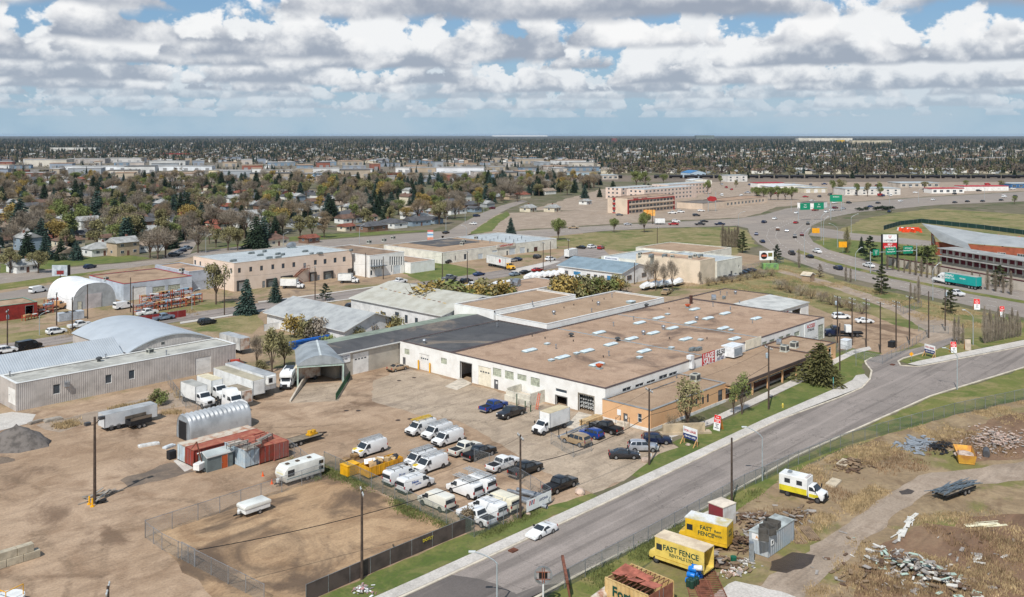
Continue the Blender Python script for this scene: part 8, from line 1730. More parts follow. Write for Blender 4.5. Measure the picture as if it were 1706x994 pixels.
# pylon and billboards
p=P(1482,446);t=thing('pylon_sign','tall storage pylon with white and red panels','sign',(p.x,p.y,0),WX)
for s in (-1,1): ob('post',MB().box(s*2.9-.25,-.25,0,s*2.9+.25,.25,12.6),[BLKS],t)
ob('white_panel',MB().box(-2.6,-.3,9.6,2.6,.3,12.5),[WS],t);ob('red_panel',MB().box(-2.6,-.3,7.2,2.6,.3,9.4),[REDS],t)
for s_,sz,m,z in (('U',1.5,REDS,11.7),('U-STORE-IT',.9,BLK,10.3),('SELF',.95,WS,8.8),('STORAGE',.95,WS,7.85)): obj('lettering',text_mesh(s_,sz,m,.02,.003),t,(0,-.32,z)).rotation_euler=(R(90),0,0)
p=P(1277,448);t=thing('billboard','white billboard with round black emblem and green picture on one post','billboard',(p.x,p.y,0),WX+.12);ob('post',MB().cyl((1.5,0,0),(1.5,0,5.),.3,n=10),[POLEM],t);ob('panel',MB().box(-2.7,-.3,3.4,2.6,.3,6.7),[WS],t);ob('round_emblem',MB().cyl((-1.1,-.31,5.0),(-1.1,-.34,5.0),1.25,n=20),[BLKS],t);ob('emblem_band',MB().box(-2.1,-.37,4.7,-.1,-.35,5.4),[M('emblem_salmon',(206,110,84),.6,.05,1.)],t);ob('picture',MB().box(.5,-.33,4.7,2.1,-.305,6.1),[M('picture_green',(84,122,62),.6,.3,2.,second=(170,90,50))],t)
p=P(1278,447);tag(ob('painted_container',MB().box(-2.8,-1.2,0,2.8,1.2,2.3),[M('container_green',(126,170,92),.6,.2,.7,second=(96,120,100))],None,(P(1283,449).x,P(1283,449).y,0),WX),'lime green painted container under the billboard','container')
p=P(1090,372-6);
p=P(1087,373);t=thing('billboard','small orange billboard in front of the inn','billboard',(p.x,p.y,0),WX);ob('post',MB().cyl((0,0,0),(0,0,9.),.25,n=8),[POLEM],t);ob('panel',MB().box(-5.,-.2,4.6,1.5,.2,8.),[M('billboard_orange',(228,140,44),.6,.25,.8,second=(236,200,120))],t)
p=P(101,470);t=thing('billboard','two-sided roadside billboard with a red vehicle picture at the left','billboard',(p.x,p.y,0),WX);ob('post',MB().cyl((0,0,0),(0,0,3.),.25,n=8),[POLEM],t);ob('panel',MB().box(-2.8,-.2,2.2,2.4,.2,5.8),[M('billboard_sky',(196,204,208),.6,.15,.6,second=(150,160,170))],t);ob('picture',MB().box(-1.2,-.23,2.7,1.2,-.205,4.0),[M('picture_red',(150,40,40),.6,.3,1.5,second=(60,50,56))],t);ob('side_panel',MB().box(2.42,-.2,2.2,2.6,1.6,5.8),[BLKS],t)
p=P(717,410);t=thing('plaza_pylon','tall striped tenant sign at the plaza corner','sign',(p.x,p.y,0),WX);ob('post',MB().box(-.2,-.2,0,.2,.2,2.5),[GALV],t)
for i,c in enumerate([(206,120,96),(222,150,120),(214,222,228),(120,170,206),(222,226,226),(206,110,100)]): ob('panel',MB().box(-1.3,-.15,2.5+i*.8,1.3,.15,3.25+i*.8),[M('tenant_panel_%d'%i,c,.5,.05,1.)],t)
p=P(1186,352);t=thing('inn_pylon','red lozenge sign on twin posts before the restaurant','sign',(p.x,p.y,0),WX)
for s in (-1,1): ob('post',MB().cyl((s*2.4,0,0),(s*2.4,0,12.5),.18,n=8),[STEELP],t)
ob('lozenge',MB().cyl((0,-.3,11.8),(0,.3,11.8),2.6,n=6),[INR],t).scale=(1.3,1,.7)
for x,y,w_,lab in [(1359,397,3.6,'amber warning board on the ramp arm'),(1404,422,3.4,'amber board beside the slim column tree')]: sign_post((x,y),lab,5.,SGY,w_,2.4)
# round rusty sign frame, lower edge
p=P(905,1015);t=thing('round_sign_frame','empty round sign frame with rusty bars on a white post','sign',(p.x,p.y,0),WX);hz=3.6
ob('post',MB().cyl((0,0,0),(0,0,hz-.9),.09,n=8),[WHITE_TRIM],t);m=MB();N=24
for i in range(N):
 a0,a1=6.283*i/N,6.283*(i+1)/N;m.bar((.85*COS(a0),0,hz+.85*SIN(a0)),(.85*COS(a1),0,hz+.85*SIN(a1)),.12,.25)
ob('rim',m,[GALV],t);ob('rusty_bar',MB().bar((-.1,-.05,hz-.8),(-.1,-.05,hz+.8),.08).bar((.12,-.05,hz-.8),(.12,-.05,hz+.8),.08).bar((-.75,-.08,hz+.38),(.75,-.08,hz+.38),.06).bar((-.75,-.08,hz-.38),(.75,-.08,hz-.38),.06),[RUST],t);ob('black_panel',MB().box(-.45,-.02,hz-.35,.45,.02,hz+.35),[BLKS],t)
# cones, litter
for i,(x,y) in enumerate([(438,793),(453,806)]): tag(ob('traffic_cone',MB().lathe([(.22,0),(.22,.04),(.16,.05),(.03,.7)],10),[M('cone_orange',(240,96,30),.5,.05,1.)],None,tuple(P(x,y))),['left orange cone at the black hitch','right orange cone before the travel trailer'][i],'traffic cone')
tag(obj('waste_bin',MB().box(-.6,-.5,.05,.6,.5,1.3).mesh('waste_bin',[BLKP],bevel=.06,fix=True),None,tuple(P(286,764))),'black waste bin left of the containers','waste bin')
for i,(x,y,l,w_,c) in enumerate([(248,742,3.2,.9,(222,222,218)),(282,745,2.,.9,(206,212,216)),(88,700,3.,1.6,(170,160,146)),(60,704,2.6,1.,(150,140,128))]): tag(ob('scrap_sheet',MB().box(-l/2,-w_/2,.03,l/2,w_/2,.3).box(-l/2+.2,-w_/2+.1,.3,l/2-.4,w_/2-.2,.42),[M('scrap_%d'%i,c,.8,.15,1.)],None,tuple(P(x,y)),rnd.uniform(-.3,.3)),['long white wrapped bundle on the dirt','crumpled white sheet metal near the black bin','grey debris heap by the fence at left','small timber heap beside the grey debris'][i],'scrap')
# == junkyard by the street
FYEL=paint('faded_yellow',(234,204,104),0,.08);FYEL2=paint('strong_yellow',(234,188,48),0,.1);TEXG=M('lettering_green',(18,72,60),.5,.03,1.)
def step_van(rear,front,label,pm,roofm,lines,open_rear,hood=True):
 a=P(*rear);b=P(*front);d=(b-a);hd=AT2(d.y,d.x);L=d.length;n=Vector((-SIN(hd),COS(hd),0))
 if n.dot(Vector((CAMA-a.x,CAMB-a.y,0)))>0: n=-n
 W=1.15;c=(a+b)/2+n*W;r=thing('step_van',label,'van',(c.x,c.y,.03),hd);H=3.05;sg=1 if n.dot(Vector((-SIN(hd),COS(hd),0)))<0 else -1
 x0,x1=-L/2,L/2-.9
 mb=MB();mb.box(x0,-W,.55,x1,-W+.06,H).box(x0,W-.06,.55,x1,W,H).box(x1-.06,-W+.06,.55,x1,W-.06,1.6).box(x0,-W+.06,.55,x1-.06,W-.06,.7)
 if not open_rear: mb.box(x0,-W+.06,.7,x0+.06,W-.06,H)
 ob('body',mb,[WHT],r,mat=pm);ob('roof',MB().box(x0,-W,H+.002,x1+.1,W,H+.1),[roofm],r)
 fr=MB();fr.side([(x1,.5),(x1,1.45),(x1+.75,1.3),(x1+.9,.9),(x1+.85,.5)],lambda z:W-.08);obj('hood',fr.mesh('hood',[WHT],smooth=True,bevel=.08,fix=True),r,mat=pm)
 ob('windshield',MB().quad((x1+.01,-W+.15,1.62),(x1+.01,W-.15,1.62),(x1+.03,W-.15,2.6),(x1+.03,-W+.15,2.6)),[CARG],r)
 for s in (-1,1):
  ob('cab_window',MB().box(x1-.95,s*W-.015,1.7,x1-.2,s*W+.015,2.4),[CARG],r);ob('headlight',MB().cyl((x1+.86,s*.75,.95),(x1+.92,s*.75,.95),.12,n=10),[HEADL],r)
 ob('bumper',MB().box(x1+.82,-W+.1,.4,x1+.98,W-.1,.6),[UNDER],r);ob('skirt_stripe',MB().box(x0+.05,sg*W-.01,.9,x1-.1,sg*W+.01,.95),[M('stripe_ochre',(196,150,40),.6,.1,1.)],r)
 wheels(r,[x1-.1,x0+1.9],W-.18,.42,.26,RIMD)
 for s_,sz,fx,z in lines:
  o=obj('lettering',text_mesh(s_,sz,TEXG,.02,.002),r,(x0+(x1-x0)*fx,sg*(W+.012),z));o.rotation_euler=(R(90),0,PI if sg>0 else 0)
 return r,x0,x1,W,sg
step_van((1173,966),(1080,934),'near yellow step van with open rear and green lettering',FYEL,M('van_roof_cream',(226,208,178),.8,.15,.6,second=(196,176,150)),[('FAST FENCE',.86,.47,2.15),('RENTALS LTD.',.5,.45,1.5)],True)
r,x0,x1,W,sg=step_van((1211,921),(1130,901),'far bright yellow step van with patchy white roof',FYEL2,M('van_roof_patchy',(226,226,222),.7,.3,.5,second=(190,170,90)),[('FAST',.7,.5,2.3),('FENCE',.7,.5,1.6),('Rent',.45,.22,2.2),('Fence',.45,.22,1.7)],False)
o=obj('lettering',text_mesh('FAST',.45,TEXG,.01,.002),r,(x0-.012,.0,2.2));o.rotation_euler=(R(90),0,R(-90));o=obj('lettering',text_mesh('FENCE',.4,TEXG,.01,.002),r,(x0-.012,.0,1.75));o.rotation_euler=(R(90),0,R(-90))
def px_box(base,left,right,h,name,label,cat,mat,roofm=None,door=None):
 c=P(*base);l=P(*left);q=P(*right);e1=(q-c);e2=(l-c);hd=AT2(e1.y,e1.x);t=thing(name,label,cat,(c.x,c.y,.02),hd);w=e1.length;d=e2.length
 ob('wall',MB().box(0,0,.05,w,d,h),[mat],t);ob('roof',MB().box(-.05,-.05,h+.003,w+.05,d+.05,h+.1),[roofm or mat],t)
 return t,w,d
t,w,d=px_box((1205,881),(1178,872),(1226,872),2.6,'storage_container','maroon container with white end beside the far step van','container',CORR('container_white_end',(222,220,214),(190,180,170)),M('container_roof_cream',(226,212,192),.8,.12,.6))
ob('maroon_side',MB().box(-.04,.05,.1,-.005,d-.05,2.55),[CORR('container_maroon',(136,52,56),(116,60,60))],t)
t,w,d=px_box((1280,930),(1248,919),(1323,900),2.5,'site_shed','pale blue-grey corrugated site shed with window in the junkyard','shed',corr('blue_grey_sheet',(166,180,190),2,.5,.5,var=.2,second=(190,190,188)),M('shed_roof_worn',(190,196,192),.8,.2,.6))
stick(t,'S','w',[(.6,1.2,1.3,1.9)]);ob('sign_plate',MB().box(-.03,d*.15,1.7,-.005,d*.85,2.4),[WS],t);o=obj('lettering',text_mesh('A-1',.5,M('sign_orange',(226,150,40),.5,.05,1.),.01,.002),t,(-.045,d*.5,2.05));o.rotation_euler=(R(90),0,R(-90))
p=Vector((t.location.x,t.location.y,2.65));
for i in range(3):
 o=tag(ob('steel_trough',MB().box(-.9,-.6,0,.9,.6,.06).box(-.9,-.6,.06,.9,-.54,.8).box(-.9,.54,.06,.9,.6,.8).box(-.9,-.54,.06,-.84,.54,.8).box(.84,-.54,.06,.9,.54,.8),[M('old_steel_trough',(96,92,86),.8,.2,1.)],None,tuple(P(1272+i*7,896-i*9,2.6)),.5+i*.6),['near','middle','far'][i]+' empty dark steel trough on the site shed roof','trough')
# tan container with torn roof, lower edge
c=P(1079,990.7,2.6);l=P(1008,960,2.6);q=P(1122,967,2.6);e1=c-l;hd=AT2(e1.y,e1.x);L=e1.length;n=(q-c);m_=(l+c)/2+n*.5
t=container((m_.x,m_.y,.0),hd+PI,L,'tan container with torn open roof and faded lettering at lower edge',CTAN,RUST,CORR('container_rust_end',(150,96,74),(120,70,56)),2.6,n.length/2,open_top=True)
o=obj('lettering',text_mesh('Fort',1.5,TEXG,.02,.002),t,(L*.1,n.length/2+.05,1.4));o.rotation_euler=(R(90),0,PI);
wI=n.length/2
for i in range(9): ob('roof_bow',MB().bar((-L/2+.5+i*L/9.5,-wI,2.55),(-L/2+.5+i*L/9.5,wI,2.6),.07),[RUST],t)
for x,y,w_,h_,a in ((-L*.32,.2,1.9,1.6,.1),(L*.3,-.3,2.4,1.9,-.12),(0,.5,1.6,1.2,.2),(-L*.05,-.5,1.6,1.1,-.1),(L*.38,.5,1.3,1.1,.1)): o=ob('torn_sheet',MB().box(-w_/2,-h_/2,0,w_/2,h_/2,.03),[M('rust_pink_sheet',(190,112,92),.85,.3,.9,second=(130,76,60))],t,(x,y*wI*.6,2.66));o.rotation_euler=(a,a*.5,0)
# blue barrels, rust grates
BARB=M('barrel_blue',(24,120,206),.4,.06,1.);bmesh_=MB().lathe([(.28,0),(.3,.05),(.3,.42),(.31,.45),(.3,.48),(.3,.85),(.27,.9)],12).mesh('barrel',[BARB],smooth=True);o_=P(1150,968)
k=0
for z in range(3):
 for i in range(4-z):
  o=tag(obj('barrel',bmesh_,None,(o_.x-.6+i*.62+z*.31,o_.y+.2,.32+z*.54)),'%s blue barrel in the stacked heap beside the near step van'%ORD[k],'barrel','blue barrels');o.rotation_euler=(R(90),0,.2);k+=1
tag(obj('barrel',bmesh_,None,(o_.x+.2,o_.y-.4,1.55),0,M('barrel_white',(226,226,222),.4,.05,1.)),'white barrel lying on top of the blue barrels','barrel').rotation_euler=(R(80),.2,.3)
for i in range(5): tag(obj('green_drum',MB().lathe([(.28,0),(.29,.8),(.25,.84)],12).mesh('green_drum',[M('drum_green',(36,66,54),.5,.1,1.)],smooth=True),None,(o_.x-1.3+.5*(i%3),o_.y-1.+.4*(i//3),.05)),'%s dark green drum in front of the blue barrels'%ORD[i],'drum','dark green drums')
def grate(px,rz,L,W,label,z=.06):
 p=P(*px);t=thing('rusty_grate',label,'grate',(p.x,p.y,z),rz);n=int(L/.42);bm=MB().box(-.04,-W/2,0,.04,W/2,.08).mesh('bar',[RUST])
 for i in range(n+1): obj('bar',bm,t,(-L/2+L*i/n,0,0))
 ob('rail',MB().box(-L/2,-W/2-.05,0,L/2,-W/2+.05,.1).box(-L/2,W/2-.05,0,L/2,W/2+.05,.1).box(-L/2,-.05,.0,L/2,.05,.09),[RUST],t)
grate((1180,978),.75,7.2,3.0,'large rusty steel grate lying on the ground behind the barrels');grate((1168,990),.68,6.,2.6,'second rusty grate partly under the large one',.0)
# ambulance
a=P(1312.4,827);b=P(1356.4,838);hd=AT2(b.y-a.y,b.x-a.x);p=place((1334,832),hd,1.05);r=thing('ambulance','white and yellow striped box ambulance in the dry grass','ambulance',(p.x,p.y,.03),hd);AMY=M('ambulance_yellow',(222,206,48),.45,.1,.8)
obj('patient_box',MB().box(-3.1,-1.12,.7,.9,1.12,2.95).mesh('patient_box',[BOXW],bevel=.06,fix=True),r);cab(r,'cutaway',CABW,.95)
for s in (-1,1):
 ob('yellow_band',MB().box(-3.05,s*1.125-.008,.72,.85,s*1.125+.008,1.5),[AMY],r);ob('door_band',MB().box(1.1,s*.985-.02,.6,2.4,s*.985+.02,1.05),[AMY],r)
 for x in (-2.3,-.6): ob('window',MB().box(x,s*1.13-.012,1.9,x+.8,s*1.13+.012,2.5),[CARG],r)
ob('roof_vent',MB().box(-2.2,-.3,2.953,-1.7,.3,3.2),[ALU],r);ob('beacon',MB().box(.5,-.9,2.952,.8,.9,3.1),[M('beacon_pale',(206,196,190),.4,.05,1.)],r);wheels(r,[2.3,-1.9],.95,.4,.28,RIMD)
# yellow skip, flat trailer with rods
p=P(1607,766);t=thing('yellow_skip','open yellow steel skip with rusty lugs near the far fence','bin',(p.x,p.y,.02),R(25));m=MB();m.box(-2.2,-1.1,.1,2.2,1.1,.2)
m.quad((-2.2,-1.1,.2),(2.2,-1.1,.2),(2.6,-1.3,1.5),(-2.6,-1.3,1.5)).quad((2.2,1.1,.2),(-2.2,1.1,.2),(-2.6,1.3,1.5),(2.6,1.3,1.5)).quad((2.2,-1.1,.2),(2.2,1.1,.2),(2.6,1.3,1.5),(2.6,-1.3,1.5)).quad((-2.2,1.1,.2),(-2.2,-1.1,.2),(-2.6,-1.3,1.5),(-2.6,1.3,1.5));ob('shell',m,[M('skip_yellow',(226,172,70),.6,.2,.8,second=(190,130,70))],t)
ob('lug',MB().bar((-2.4,-1.25,1.4),(-2.4,-1.25,2.2),.12).bar((-2.4,1.25,1.4),(-2.4,1.25,2.2),.12),[RUST],t);ob('contents',MB().lathe([(1.6,0),(1.2,.3),(.3,.55)],9,0,(0,0,.8)),[M('rubble_pale',(206,186,170),.9,.2,1.5)],t)
a=P(1560,838);b=P(1632,812);hd=AT2(b.y-a.y,b.x-a.x);r,p=flatbed((1602,828),hd,'low tandem trailer loaded with loose grey rods in the junkyard',7.,axles=(.9,1.8),W=1.1)
rm_=MB().cyl((-2.4,0,0),(2.4,0,0),.05,n=5).mesh('rod',[M('rod_blue_grey',(120,132,140),.5,.12,1.,.3)]);t=thing('rod_bundle','loose bundle of grey steel rods on the junkyard trailer','rods',(p.x,p.y,.9),hd)
for i in range(34): obj('rod',rm_,t,(rnd.choice([-1.8,1.9])+rnd.uniform(-.8,.8),rnd.uniform(-.9,.9),.05+rnd.uniform(0,.35)),rnd.uniform(-.35,.35))
# debris: heaps that nobody could count
def debris(name,px,n,sx,sy,h,mats,label,seed,L=(.3,1.3),rz=0.,cat='debris',al=3.2):
 g=random.Random(seed);p=P(*px);m=MB()
 for i in range(n):
  x=g.gauss(0,sx);y=g.gauss(0,sy);top=h*math.exp(-(x/sx)**2/2-(y/sy)**2/2);z=g.uniform(0,max(.1,top));l=g.uniform(*L);w=g.uniform(.08,.6)*min(1,l);a=g.uniform(-al,al);dz=g.uniform(-.3,.3)*min(1,top)
  m.bar((x-COS(a)*l/2,y-SIN(a)*l/2,z+.06-dz*l*.2),(x+COS(a)*l/2,y+SIN(a)*l/2,z+.06+dz*l*.2),w,g.uniform(.03,.12),m=g.randrange(len(mats)))
 o=obj(name,m.mesh(name,mats),None,(p.x,p.y,.03),rz);return tag(o,label,cat,kind='stuff')
DB=[M('debris_white',(222,218,208),.9,.1,1.),M('debris_grey',(168,160,152),.9,.15,1.),M('debris_timber',(150,126,100),.95,.2,1.),M('debris_pale_green',(186,206,190),.8,.1,1.),M('debris_brown',(112,88,70),.95,.2,1.)]
debris('demolition_heap',(1535,955),300,1.5,3.4,1.7,[DB[0],DB[1],DB[0],DB[1],DB[2],DB[1],DB[3],DB[4]],'long heap of white and grey demolition boards at lower right',1,(.3,1.2),-.35,al=1.6)
debris('scattered_scrap',(1450,960),60,3.6,3.,.5,[DB[1],DB[2],DB[4],DB[2]],'scattered brown scrap left of the white heap',2);debris('scattered_scrap',(1600,940),45,6.,3.5,.12,[DB[0],DB[1],DB[4]],'thin litter right of the white heap',5)
debris('timber_heap',(1420,775),90,1.6,1.2,.8,[DB[4],DB[2]],'dark burnt timber heap near the fence',6);debris('panel_heap',(1505,885),12,3.2,.35,.3,[DB[0],DB[0],DB[1]],'row of long white panels lying in the weeds',7,(1.5,4.),.1,al=.25);debris('panel_heap',(1646,876),8,1.2,.4,.3,[M('debris_cream',(230,222,190),.9,.08,1.)],'cream boards lying at the right edge of the weeds',8,(2.5,4.),-.6,al=.12)
debris('pallet_heap',(1265,872),160,1.8,1.6,1.1,[DB[4],DB[2],DB[1]],'broken grey pallets behind the site shed',9);debris('pallet_heap',(1310,870),150,3.5,1.,.8,[DB[4],DB[2],DB[1]],'long heap of rotten timber before the ambulance',10);debris('pallet_heap',(1225,905),120,1.,1.6,1.2,[DB[4],DB[2]],'dark tangled timber right of the far step van',11);debris('board_heap',(1198,940),80,1.,1.4,1.,[DB[1],DB[2],DB[4]],'weathered boards behind the near step van',12)
debris('rubble_heap',(1655,735),420,3.6,2.2,1.3,[M('rubble_pink',(214,186,170),.9,.15,1.),DB[1],M('rubble_pale',(206,186,170))],'heap of pale pink broken concrete near the far fence',13,(.25,.8));debris('wire_heap',(1530,742),120,1.8,1.2,.7,[M('wire_grey',(150,156,162),.6,.1,1.)],'tangle of grey wire near the far fence',14,(.8,2.));debris('black_sheet_heap',(1566,746),70,1.8,1.,.7,[BLKP],'heap of black sheeting beside the grey wire',15);debris('rubble_heap',(1220,955),60,.8,.6,.4,[M('rubble_pink',(214,186,170)),DB[0]],'small pile of white rubble behind the rusty grate',16,(.2,.5));debris('rubble_heap',(1240,940),50,.8,.6,.35,[DB[0],DB[1]],'small pile of pale rubble by the green bucket',17,(.2,.5));debris('flower_heap',(604,985),60,.5,.5,.9,[WS,M('faded_pink',(206,150,150),.8,.1,1.),DB[1]],'small heap of white and pink litter at the verge pole',18,(.2,.5))
for i,(x,y,lab) in enumerate([(1346,890,'stack of weathered planks right of the site shed'),(1325,895,'grey plank bundle beside the weathered stack')]):
 p=P(x,y);t=thing('plank_stack',lab,'planks',(p.x,p.y,.02),.8)
 bm=MB().box(-1.9,-.1,0,1.9,.1,.09).mesh('plank',[DB[2]])
 for k in range(18 if i==0 else 8): obj('plank',bm,t,(rnd.uniform(-.1,.1),-.75+.25*(k%6),.1*(k//6)))
for i,(x,y) in enumerate([(1320,775),(1560,760)]): tag(ob('concrete_slab',MB().prism([(-1.6,-.7),(1.3,-.9),(1.7,.5),(-1.2,.8)],0,.35),[M('slab_pale',(206,190,164),.9,.12,.8)],None,tuple(P((1405,773)[0] if i==0 else 1388,773 if i==0 else 806)),.2),['flat pale concrete slab beside the burnt timber','pale rock slab in the dry grass'][i],'slab')
tag(obj('steel_tank',MB().cyl((-1.2,0,.5),(1.2,0,.5),.5,n=12).mesh('steel_tank',[M('tank_dark',(92,92,94),.6,.15,1.)],smooth=True),None,tuple(P(1643,758)),.3),'dark steel tank lying beside the pink rubble','tank')
p=P(1228,938);tag(ob('green_bucket',MB().lathe([(.3,0),(.38,.8)],10),[M('bucket_green',(24,96,72),.5,.05,1.)],None,tuple(P(1222,938))),'small dark green bin behind the far step van','bin')
p=P(1250,934);t=thing('metal_shelf','pale metal shelf frame standing at the site shed corner','shelf',(P(1252,934).x,P(1252,934).y,.02),.6);[ob('upright',MB().box(s*.375-.025,-.25,0,s*.375+.025,.25,2.2),[ALU],t) for s in (-1,1)]
for z in (.3,.9,1.5,2.1): ob('shelf_board',MB().box(-.35,-.25,z,.35,.25,z+.04),[ALU],t)
# rust frame and white tank at the lower edge
p=P(960,992);t=thing('rust_gantry','rusty steel trestle frame at the lower picture edge','frame',(P(945,1003).x,P(945,1003).y,0),.9)
a=Vector((0,0,2.2));b=Vector((5.5,-.6,2.4));ob('beam',MB().bar(a,b,.3,.35),[RUST],t);ob('leg',MB().bar((5.3,-.6,2.3),(5.9,-1.2,0),.2),[RUST],t);ob('leg',MB().bar((2.6,-.3,2.2),(3.0,-.9,0),.2),[RUST],t);ob('leg',MB().bar((.2,0,2.2),(.4,-.4,0),.2),[RUST],t)
tag(obj('old_cylinder',MB().cyl((-1.6,0,.6),(1.6,0,.6),.55,n=14).mesh('old_cylinder',[M('white_rust_tank',(222,212,196),.7,.3,1.2,second=(160,100,70))],smooth=True),None,tuple(P(1003,1000)),.1),'white rusting cylinder beside the tan container','cylinder')
# == traffic and parked vehicles farther off
def small_car(kind):
 k=('lo',kind)
 if k in VP: return VP[k]
 prof,wf,side,front,rear,(f,rr),wr,xf,xr=body_kind(kind);b=MB();b.side(prof,wf)
 if kind=='pickup': b.box(-2.88,-.95,.45,-1.06,.95,1.1)
 body=b.mesh('body',[WHT],fix=True);g=MB()
 for poly in side:
  for s in (-1,1): g.quad(*[(x,s*(wf(z)+.015),z) for x,z in (poly if s<0 else poly[::-1])])
 (x0,z0),(x1,z1)=front;g.quad((x0+.03,-wf(z0)+.1,z0+.02),(x0+.03,wf(z0)-.1,z0+.02),(x1+.03,wf(z1)-.06,z1+.02),(x1+.03,-wf(z1)+.06,z1+.02))
 (x0,z0),(x1,z1)=rear[0];g.quad((x0-.03,wf(z0)-.1,z0),(x0-.03,-wf(z0)+.1,z0),(x1-.03,-wf(z1)+.08,z1),(x1-.03,wf(z1)-.08,z1));win=g.mesh('windows',[CARG]);w=MB()
 for x in (f,rr):
  for s in (-1,1): w.cyl((x,s*.85-.12,wr),(x,s*.85+.12,wr),wr,n=10)
 whl=w.mesh('wheels',[TYRE]);VP[k]=(body,win,whl);return VP[k]
COL={'white':WHT,'black':BLACKP,'grey':GREYP,'silver':SILV,'blue':MBLUE,'red':REDP,'dark red':DREDP,'dark blue':DBLUE,'charcoal':CHARC,'light blue':LBLUE,'tan':TANP,'brown':paint('brown',(96,66,50))}
def far_car(x,y,kind,c,hd,where,group=None,lab=None):
 b,g,w=small_car(kind);p=P(x,y);t=thing({'sedan':'car','suv':'suv','pickup':'pickup_truck','van':'van'}[kind],lab or '%s %s %s'%(c,{'sedan':'car','suv':'suv','pickup':'pickup','van':'van'}[kind],where),{'sedan':'car','suv':'suv','pickup':'pickup truck','van':'van'}[kind],(p.x,p.y,.06),hd,group)
 obj('body',b,t,mat=COL[c]);obj('windows',g,t);obj('wheels',w,t)
H=lambda a,b: ang_px(a,b)
for x,y,k,c,w in [(748.8,466,'pickup','grey','parked by the lawn on the middle street'),(756,474,'suv','black','left of the tall pole on the middle street'),(777,471,'suv','black','behind the tall pole on the middle street'),(787,479,'pickup','white','before the tall pole on the middle street'),(798,459,'sedan','blue','on the far side of the middle street'),(665,472,'pickup','white','at the corner of the finned office'),(858,459,'sedan','light blue','at the kerb near the yellow truck'),(875,456,'sedan','black','between light blue and red cars at the kerb'),(895,452,'sedan','red','at the kerb before the blue-roofed garage'),(245,525,'pickup','white','on the middle street behind the barrel roof'),(272,533,'pickup','light blue','right behind the barrel roof'),(345,540,'suv','black','on the side pad by the lawn'),(133,546,'pickup','white','parked on the verge by the white-based pole'),(94,556,'suv','white','parked on the left verge'),(48,581,'van','black','on the middle street at the left'),(10,588,'suv','white','cut by the left picture edge'),(206,514,'van','white','beside the twin poles'),(588,514,'suv','charcoal','behind the shingle hall'),(598,518,'sedan','dark red','behind the charcoal suv at the shingle hall')]: far_car(x,y,k,c,.0 if k!='van' else .1,w)
for x,y,k,c,w in [(747,438,'sedan','black','at the plaza side door'),(853,436,'sedan','silver','before the plaza doors'),(861,434,'sedan','dark blue','beside the silver car before the plaza doors'),(895,430,'suv','black','with trailer before the plaza'),(917,434,'suv','white','on the gravel before the plaza'),(968,414,'sedan','black','in the dark lot at the street end'),(986,413,'suv','white','in the dark lot at the street end'),(1001,415,'suv','red','in the dark lot at the street end'),(64,487,'van','white','behind the fabric tunnel'),(150,447,'suv','dark blue','on the lawn drive by the avenue'),(1110,490,'pickup','tan','behind the raised roof beside bare trees'),(290,427,'suv','black','first in the parked row on the residential street'),(297,423,'sedan','silver','second in the parked row on the residential street'),(303,420,'sedan','dark blue','third in the parked row on the residential street'),(311,416,'pickup','light blue','last in the parked row on the residential street'),(794,361,'suv','dark blue','climbing the side street'),(788,374,'sedan','white','parked on the side street'),(743,389,'sedan','black','at the mouth of the side street'),(820,348,'suv','dark red','far up the side street')]: far_car(x,y,k,c,rnd.choice([.0,PI/2,.3]),w)
for i in range(8): far_car(1197+i*7.6,467-i*2.1,'sedan',['black','charcoal','dark blue','silver','black','charcoal','black','dark blue'][i],PI/2,'','cars beside the beige works','%s dark car from the left parked beside the beige works'%ORD[i])
hw=[(50,728,'suv','dark blue'),(118,706,'sedan','white'),(193,784,'sedan','silver'),(245,822,'suv','black'),(290,809,'suv','dark red'),(252,731,'sedan','red'),(328,738,'suv','black'),(38,853,'sedan','dark blue'),(225,930,'pickup','charcoal'),(387,918,'pickup','white'),(340,950,'sedan','black'),(256,669,'sedan','white'),(375,650,'pickup','red'),(445,662,'sedan','white'),(483,651,'sedan','white'),(502,637,'suv','dark red'),(553,641,'sedan','silver'),(727,628,'sedan','blue'),(776,605,'sedan','black'),(358,594,'suv','white'),(500,604,'sedan','white'),(590,604,'suv','black'),(848,660,'sedan','dark blue'),(920,593,'sedan','white'),(1128,583,'sedan','white'),(1265,601,'sedan','charcoal'),(1345,595,'sedan','black'),(1442,593,'sedan','charcoal'),(1560,586,'sedan','black'),(1580,565,'van','white'),(1650,562,'suv','charcoal'),(0,805,'sedan','dark blue'),(136,775,'pickup','brown')]
def hw_dir(x,y):
 if y<352: return H((1400,344),(1500,335))
 if y<372: return H((1330,372),(1380,358))
 if y<395: return H((1290,400),(1290,380))
 return H((1304,428),(1264,406)) if x<1340 else H((1380,454),(1304,428))
hw.sort(key=lambda q:q[0]);seen={}
for x,y,k,c in hw:
 seen[(c,k)]=seen.get((c,k),0)+1;X,Y=1260+x*.2614,180+y*.2614
 far_car(X,Y+1,k,c,hw_dir(X,Y),'%s of its colour from the left in the interchange traffic'%ORD[seen[(c,k)]-1])
for x,y,k,c,w in [(1046,375,'sedan','silver','on the cross-road left of the small trailer'),(1122,375,'pickup','red','towing a white trailer on the cross-road'),(1126,370,'suv','white','behind the red pickup on the cross-road'),(1173,370,'sedan','black','on the far lane of the cross-road'),(1166,375,'pickup','charcoal','with white cap on the cross-road'),(1199,375,'pickup','dark blue','at the right end of the cross-road queue'),(955,381,'pickup','tan','alone on the cross-road left'),(1032,359,'sedan','grey','in the inn parking lot'),(1120,356,'pickup','white','before the restaurant, left one'),(1134,354,'suv','white','before the restaurant, right one'),(1168,352,'sedan','white','near the inn pylon'),(1160,360,'suv','charcoal','below the white car near the inn pylon')]: far_car(x,y,k,c,WX if y>365 else WX+.1,w)
